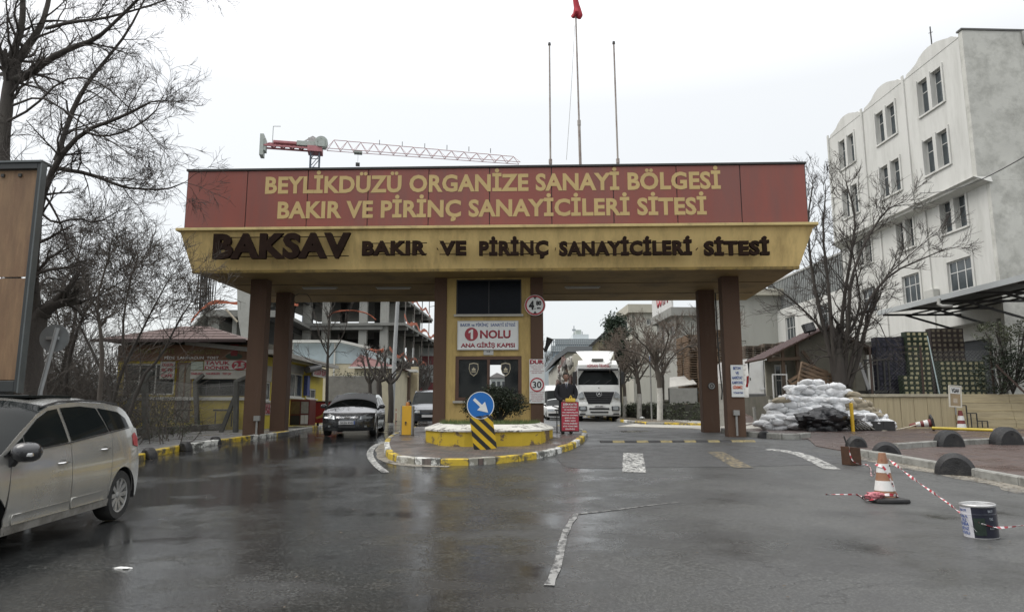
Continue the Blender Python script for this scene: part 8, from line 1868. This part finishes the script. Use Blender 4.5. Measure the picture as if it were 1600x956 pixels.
# hedge
m=MB(); rg=random.Random(31); hp=[Vector((9.5,33.5,0)),Vector((9.6,52,0))]
hA=at(1106,650,34.2);hB=at(975,640,52.5)
for k in range(250):
    f=rg.random(); x=hA.x+(hB.x-hA.x)*f; y=34.2+18.3*f; leaves(m,(x+rg.uniform(-.35,.35),y,zg(x,y)+rg.uniform(.15,1.0)),(.35,.35,.14),44,.06,rg,11,.1)
for f0_ in (0,):
    pass
hd=thing('hedge','clipped dark green hedge running behind the lime washed trees','hedge',(hA.x,34.2,0)); 
o=m.build('foliage',leafmat('hedge_leaf',(.04,.05,.024)),hd); o.location=(-hA.x,-34.2,0); stuff(o)
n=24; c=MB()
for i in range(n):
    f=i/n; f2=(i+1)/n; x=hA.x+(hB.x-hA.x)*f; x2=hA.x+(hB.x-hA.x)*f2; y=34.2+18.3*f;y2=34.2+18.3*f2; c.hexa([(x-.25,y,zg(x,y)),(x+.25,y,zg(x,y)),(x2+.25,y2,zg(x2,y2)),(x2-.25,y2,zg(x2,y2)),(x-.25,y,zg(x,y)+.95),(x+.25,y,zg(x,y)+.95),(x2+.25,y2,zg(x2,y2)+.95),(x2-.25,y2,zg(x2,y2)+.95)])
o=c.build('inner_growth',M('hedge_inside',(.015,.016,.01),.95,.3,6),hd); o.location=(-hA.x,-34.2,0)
# low wall piers, tarpaulin shelter, sign post, small bits
sh2=thing('shelter','white sheet roofed shelter sagging in front of the orange brown pallets','shelter',(at(1065,600,41).x,41,0))
a=at(1046,606,41);b=at(1088,586,41); x0=a.x-sh2.location.x;x1=b.x-sh2.location.x
MB().hexa([(x0,0,a.z),(x1,0,b.z-.55),(x1,1.6,b.z),(x0+.4,1.6,b.z-.1),(x0,0,a.z+.05),(x1,0,b.z-.5),(x1,1.6,b.z+.05),(x0+.4,1.6,b.z-.05)]).build('roof_sheet',M('sheet_white',(.36,.35,.32),.6,.15,2),sh2); MB().box(x0,x1,-.02,.02,a.z-.9,a.z-.002).build('front_sheet',M('sheet_grey',(.27,.27,.25),.7,.2,3),sh2)
for x in (x0,x1): MB().bar((x,.1,zg(10,39.5)),(x,.1,a.z),.1).build('post',DRK,sh2)
for i,px in enumerate((1040,1062,1085)):
    p=at(px,640,41.4); o=MB().box(-.18,.18,-.2,.2,0,1.55).box(-.24,.24,-.26,.26,1.55,1.66).build('pier',M('pier_stone',(.13,.12,.10),.9,.25,4),None,loc=(p.x,41.4,zg(p.x,41.4)-.4)); tag(o,['stone fence pier behind the hedge, nearest the lime washed trunk','middle stone fence pier behind the hedge','stone fence pier behind the hedge beside the gate column'][i],'pier')
b_=Vector((at(1018,640,38.5).x,38.5,0)); b_.z=zg(b_.x,38.5)+.1; t=thing('sign_post','slim grey pole with small blue sign edge between two lime washed trunks','sign',b_); MB().tube([(0,0,0),(0,0,3.6)],.045,8).build('pole',PIPE,t,smooth=50); MB().lathe([(0,0),(.26,0),(.26,.02),(0,.02)],20,Matrix.Rotation(R(78),4,'Z')@RX).build('disc',BL,t,loc=(-.03,-.02,3.3))
for i,(px,py,c_) in enumerate(((998,653,COR),(1003,655,SW),(1060,652,SR),(1068,653,SR))):
    p=gnd(px,py,.1); o=crumple('litter',c_,None,p+Vector((0,0,.08)),(.16,.1,.09),100+i,7,.4,2); tag(o,['brown scrap of rubbish under the lime washed trees','white scrap of rubbish under the lime washed trees','red rubbish at the foot of the hedge','second red piece of rubbish nearer the gate column'][i],'litter')
# gate post and white pier behind the right back column
p=at(1127,655,30.5); o=MB().box(-.22,.22,-.2,.2,0,1.9).build('pier',M('low_wall_white',(.42,.41,.37)),None,loc=(p.x,30.5,zg(p.x,30.5)),bevel=.015); tag(o,'white pier standing between the two right gate columns','pier')
p=at(1141,640,31.5); o=MB().box(-.25,.2,-.1,.1,0,2.0).build('panel',M('cream_panel',(.36,.32,.22),.7,.15,3),None,loc=(p.x,31.5,zg(p.x,31.5)),bevel=.01); tag(o,'narrow cream panel behind the right gate columns','panel')
# soft rubble heap of grey stones beside kerb under right column
# ================================================================ THE GUARD
SKN=M('skin',(.24,.135,.095),.5,.06,30); COT=M('coat_black_wool',(.014,.014,.017),.9,.25,40,.25,160); TRS=M('trousers_dark',(.018,.018,.022),.85,.2,20); SHO=M('shoe_black',(.012,.012,.012),.35,.1,20); HAI=M('hair_black',(.012,.010,.009),.6,.3,60); SHR=M('shirt_white',(.5,.5,.5),.7,.05,20); TIE=M('tie_dark_blue',(.03,.035,.06),.6,.1,20)
def skin(name,verts,edges,mat,parent,levels=2,root=0,loc=None):
    me=bpy.data.meshes.new(name); me.from_pydata([v[0] for v in verts],edges,[]); me.materials.append(mat); o=put(name,me,parent)
    sk=o.modifiers.new('skin','SKIN'); sk.use_smooth_shade=True
    for i,v in enumerate(verts):
        r=v[1]; me.skin_vertices[0].data[i].radius=(r if isinstance(r,tuple) else (r,r)); me.skin_vertices[0].data[i].use_root=(i==root)
    s=o.modifiers.new('sub','SUBSURF'); s.levels=levels; s.render_levels=levels; return o
gp=Vector((at(885,660,YM).x,YM,0)); gp.z=zg(gp.x,YM)+.135
man=thing('person','man in a long black coat, white shirt and tie standing with hands joined before him','person',gp,R(2)); man.scale=(1.08,1.08,1.02)
V=[((0,0,.96),(.15,.11)),((0,0,1.12),(.145,.105)),((0,0,1.30),(.17,.115)),((0,0,1.43),(.07,.06)),((0,-.005,1.52),(.062,.062)),((0,-.015,1.58),(.058,.06)),
   ((-.10,0,.90),(.095,.1)),((-.105,-.01,.50),.062),((-.11,.01,.10),.042),((-.115,-.10,.035),(.04,.03)),
   ((.10,0,.90),(.095,.1)),((.105,-.01,.50),.062),((.11,.01,.10),.042),((.115,-.10,.035),(.04,.03)),
   ((-.19,.0,1.39),.035),((-.27,.02,1.18),.04),((-.20,-.13,1.0),.036),((-.07,-.20,.965),.028),
   ((.19,.0,1.39),.035),((.27,.02,1.18),.04),((.20,-.13,1.0),.036),((.07,-.205,.955),.028)]
E_=[(0,1),(1,2),(2,3),(3,4),(4,5),(0,6),(6,7),(7,8),(8,9),(0,10),(10,11),(11,12),(12,13),(3,14),(14,15),(15,16),(16,17),(3,18),(18,19),(19,20),(20,21)]
body=skin('body',V,E_,SKN,man,1)
# head: shaped ellipsoid with face
hd_=MB(); nu,nv=28,22
def headpt(u,v):
    th=2*math.pi*u; ph=math.pi*v; x=math.sin(ph)*math.sin(th); y=-math.sin(ph)*math.cos(th); z=-math.cos(ph)
    w_=.078*(1-.20*max(0,-z)**1.3-.05*abs(z)); X_=x*w_; Y_=y*.098*(1-.12*max(0,-z)*(y>0)); Z_=z*.120
    if y<0:
        f=max(0,1-abs(x)*4)**1.2
        Y_-=.022*f*math.exp(-((z+.10)/.20)**2)+.006*f*math.exp(-((z+.48)/.10)**2)        # nose, lips
        Y_+=.010*math.exp(-((abs(x)-.36)/.18)**2)*math.exp(-((z-.12)/.12)**2)             # eye sockets
        Y_-=.006*math.exp(-((z-.28)/.09)**2)*max(0,1-abs(x)); Y_-=.010*max(0,1-abs(x)*2)*math.exp(-((z+.82)/.16)**2)  # brow, chin
    return (X_,Y_,Z_)
hd_.grid(headpt,nu,nv); head=hd_.build('head',SKN,man,smooth=80,loc=(0,-.02,1.685),weld=True)
for sg in (-1,1):
    MB().lathe([(0.001,-.008),(.010,0),(0.001,.008)],10,Matrix.Translation((sg*.029,-.083,.016))@RX).build('eye',M('eye_white',(.4,.38,.36),.3),head,smooth=60); MB().lathe([(0.0,0),(.0055,.0),(.0055,.001)],10,Matrix.Translation((sg*.029,-.0925,.016))@RX).build('iris',SHO,head)
    MB().tube([(sg*.014,-.093,.036),(sg*.030,-.094,.041),(sg*.046,-.085,.036)],.004,5).build('eyebrow',HAI,head); MB().lathe([(0.001,-.030),(.012,-.015),(.018,.01),(.001,.034)],10,Matrix.Translation((sg*.079,.0,.0))@Matrix.Diagonal((.4,1,1,1))).build('ear',SKN,head,smooth=60)
MB().tube([(-.024,-.092,-.056),(0,-.099,-.055),(.024,-.092,-.056)],.005,6).build('mouth',M('lip',(.17,.07,.06),.5),head,smooth=50)
hr_=MB(); hr_.grid(lambda u,v:(lambda p:(p[0]*1.09,p[1]*1.07+(.010 if p[1]<0 else -.0),p[2]*1.07+.006))(headpt(.20+.60*u,.34+.66*v)) ,24,12); hr_.grid(lambda u,v:(lambda p:(p[0]*1.08,p[1]*1.03,p[2]*1.08+.004))(headpt(u,.70+.30*v)),24,6); hr_.build('hair',HAI,head,smooth=60)
# coat as a lofted garment with sleeves
ct=MB(); prof=[(.52,.235,.15),(.70,.225,.15),(.90,.215,.15),(1.08,.195,.142),(1.22,.205,.145),(1.34,.222,.145),(1.42,.215,.13),(1.47,.15,.105),(1.50,.085,.085)]
n=28
for z,a_,b_ in prof:
    for k in range(n): q_=2*math.pi*k/n; e_=.85; s_=math.sin(q_);c__=math.cos(q_); ct.v.append((math.copysign(abs(c__)**e_,c__)*a_*(1+.02*math.sin(5*q_+z*9)),math.copysign(abs(s_)**e_,s_)*b_,z))
for i in range(len(prof)-1):
    for k in range(n): ct.quadi(i*n+k,i*n+(k+1)%n,(i+1)*n+(k+1)%n,(i+1)*n+k)
coat=ct.build('coat',COT,man,smooth=70)
for sg in (-1,1):
    MB().tube(bend([(sg*.17,0,1.435),(sg*.235,.01,1.37),(sg*.285,.02,1.18),(sg*.245,-.06,1.06),(sg*.13,-.19,.985)],2),[.085,.088,.085,.082,.079,.076,.074,.071,.068,.065,.062,.06,.058,.056,.054,.052,.05][:len(bend([(0,0,0)]*1+[(0,0,1),(0,0,2),(0,0,3),(0,0,4)],2))],14).build('sleeve',COT,coat,smooth=70)
    MB().prism([(sg*.012,1.28),(sg*.095,1.44),(sg*.07,1.49),(sg*.03,1.47)][::sg],-.150,-.128).build('lapel',M('coat_lapel',(.02,.02,.023),.8),coat)
    # hands: palm with five fingers, joined in front
    hv=[((sg*.12,-.20,.975),(.024,.03)),((sg*.055,-.215,.955),(.026,.034))]; he=[(0,1)]
    for k in range(4): hv+= [((sg*.02,-.222-.004*k,.978-.018*k),.0095),((-sg*(.012+.006*(k%2)),-.226,.965-.018*k),.0088),((-sg*.035,-.212,.955-.017*k),.0075)]; b0=2+3*k; he+=[(1,b0),(b0,b0+1),(b0+1,b0+2)]
    hv+=[((sg*.05,-.235,.995),.010),((sg*.02,-.243,1.005),.0085)]; he+=[(1,14),(14,15)]
    skin('hand',hv,he,SKN,man,1)
    MB().tube([(sg*.095,0,.92),(sg*.105,-.01,.5),(sg*.11,.01,.06)],[.105,.085,.075],14).build('trouser_leg',TRS,man,smooth=60)
    MB().lathe([(0.001,-.14),(.035,-.12),(.045,-.04),(.04,.06),(.042,.12),(0.001,.14)],14,Matrix.Translation((sg*.115,-.06,.045))@Matrix.Rotation(R(90),4,'X')@Matrix.Diagonal((1.05,1,1,1))).build('shoe',SHO,man,smooth=60)
MB().prism([(-.035,1.47),(0,1.28),(.035,1.47),(.03,1.53),(-.03,1.53)],-.135,-.09).build('shirt',SHR,man); MB().prism([(-.012,1.50),(.012,1.50),(.018,1.35),(0,1.29),(-.018,1.35)],-.142,-.134).build('tie',TIE,man)
for sg in (-1,1): MB().prism([(0,1.475),(sg*.05,1.505),(sg*.045,1.545),(sg*.012,1.53)][::sg],-.125,-.07).build('collar',SHR,man)

# ================================================================ ADDED UNSEEN BEHIND THE VIEWER (mirrored in glass and wet paint instead of open sky)
m=MB(); rg=random.Random(77)
for k in range(150):
    x=rg.uniform(-55,60); y=-34+rg.uniform(-4,4); m2=rg.uniform(1.5,9.5)
    leaves(m,(x,y,m2),(2.2,1.6,1.5),60,.35,rg,10,.1)
o=stuff(m.build('unseen_tree_belt',leafmat('belt_leaf',(.035,.04,.03)),None)); tag(o,'dark tree belt added unseen behind the viewer to darken reflections','trees')
ob=thing('unseen_pale_block','pale block added unseen behind the viewer to be mirrored in glass','building',(-9,-42,0)); MB().box(-7,7,-10,0,-.4,11).build('wall',M('unseen_block_wall',(.42,.42,.39),.85,.1,1),ob)
for i in range(5):
    for k in range(3): MB().box(-6+i*2.6,-4.6+i*2.6,0,.06,1.6+k*3.1,3.2+k*3.1).build('window',DWG,ob)
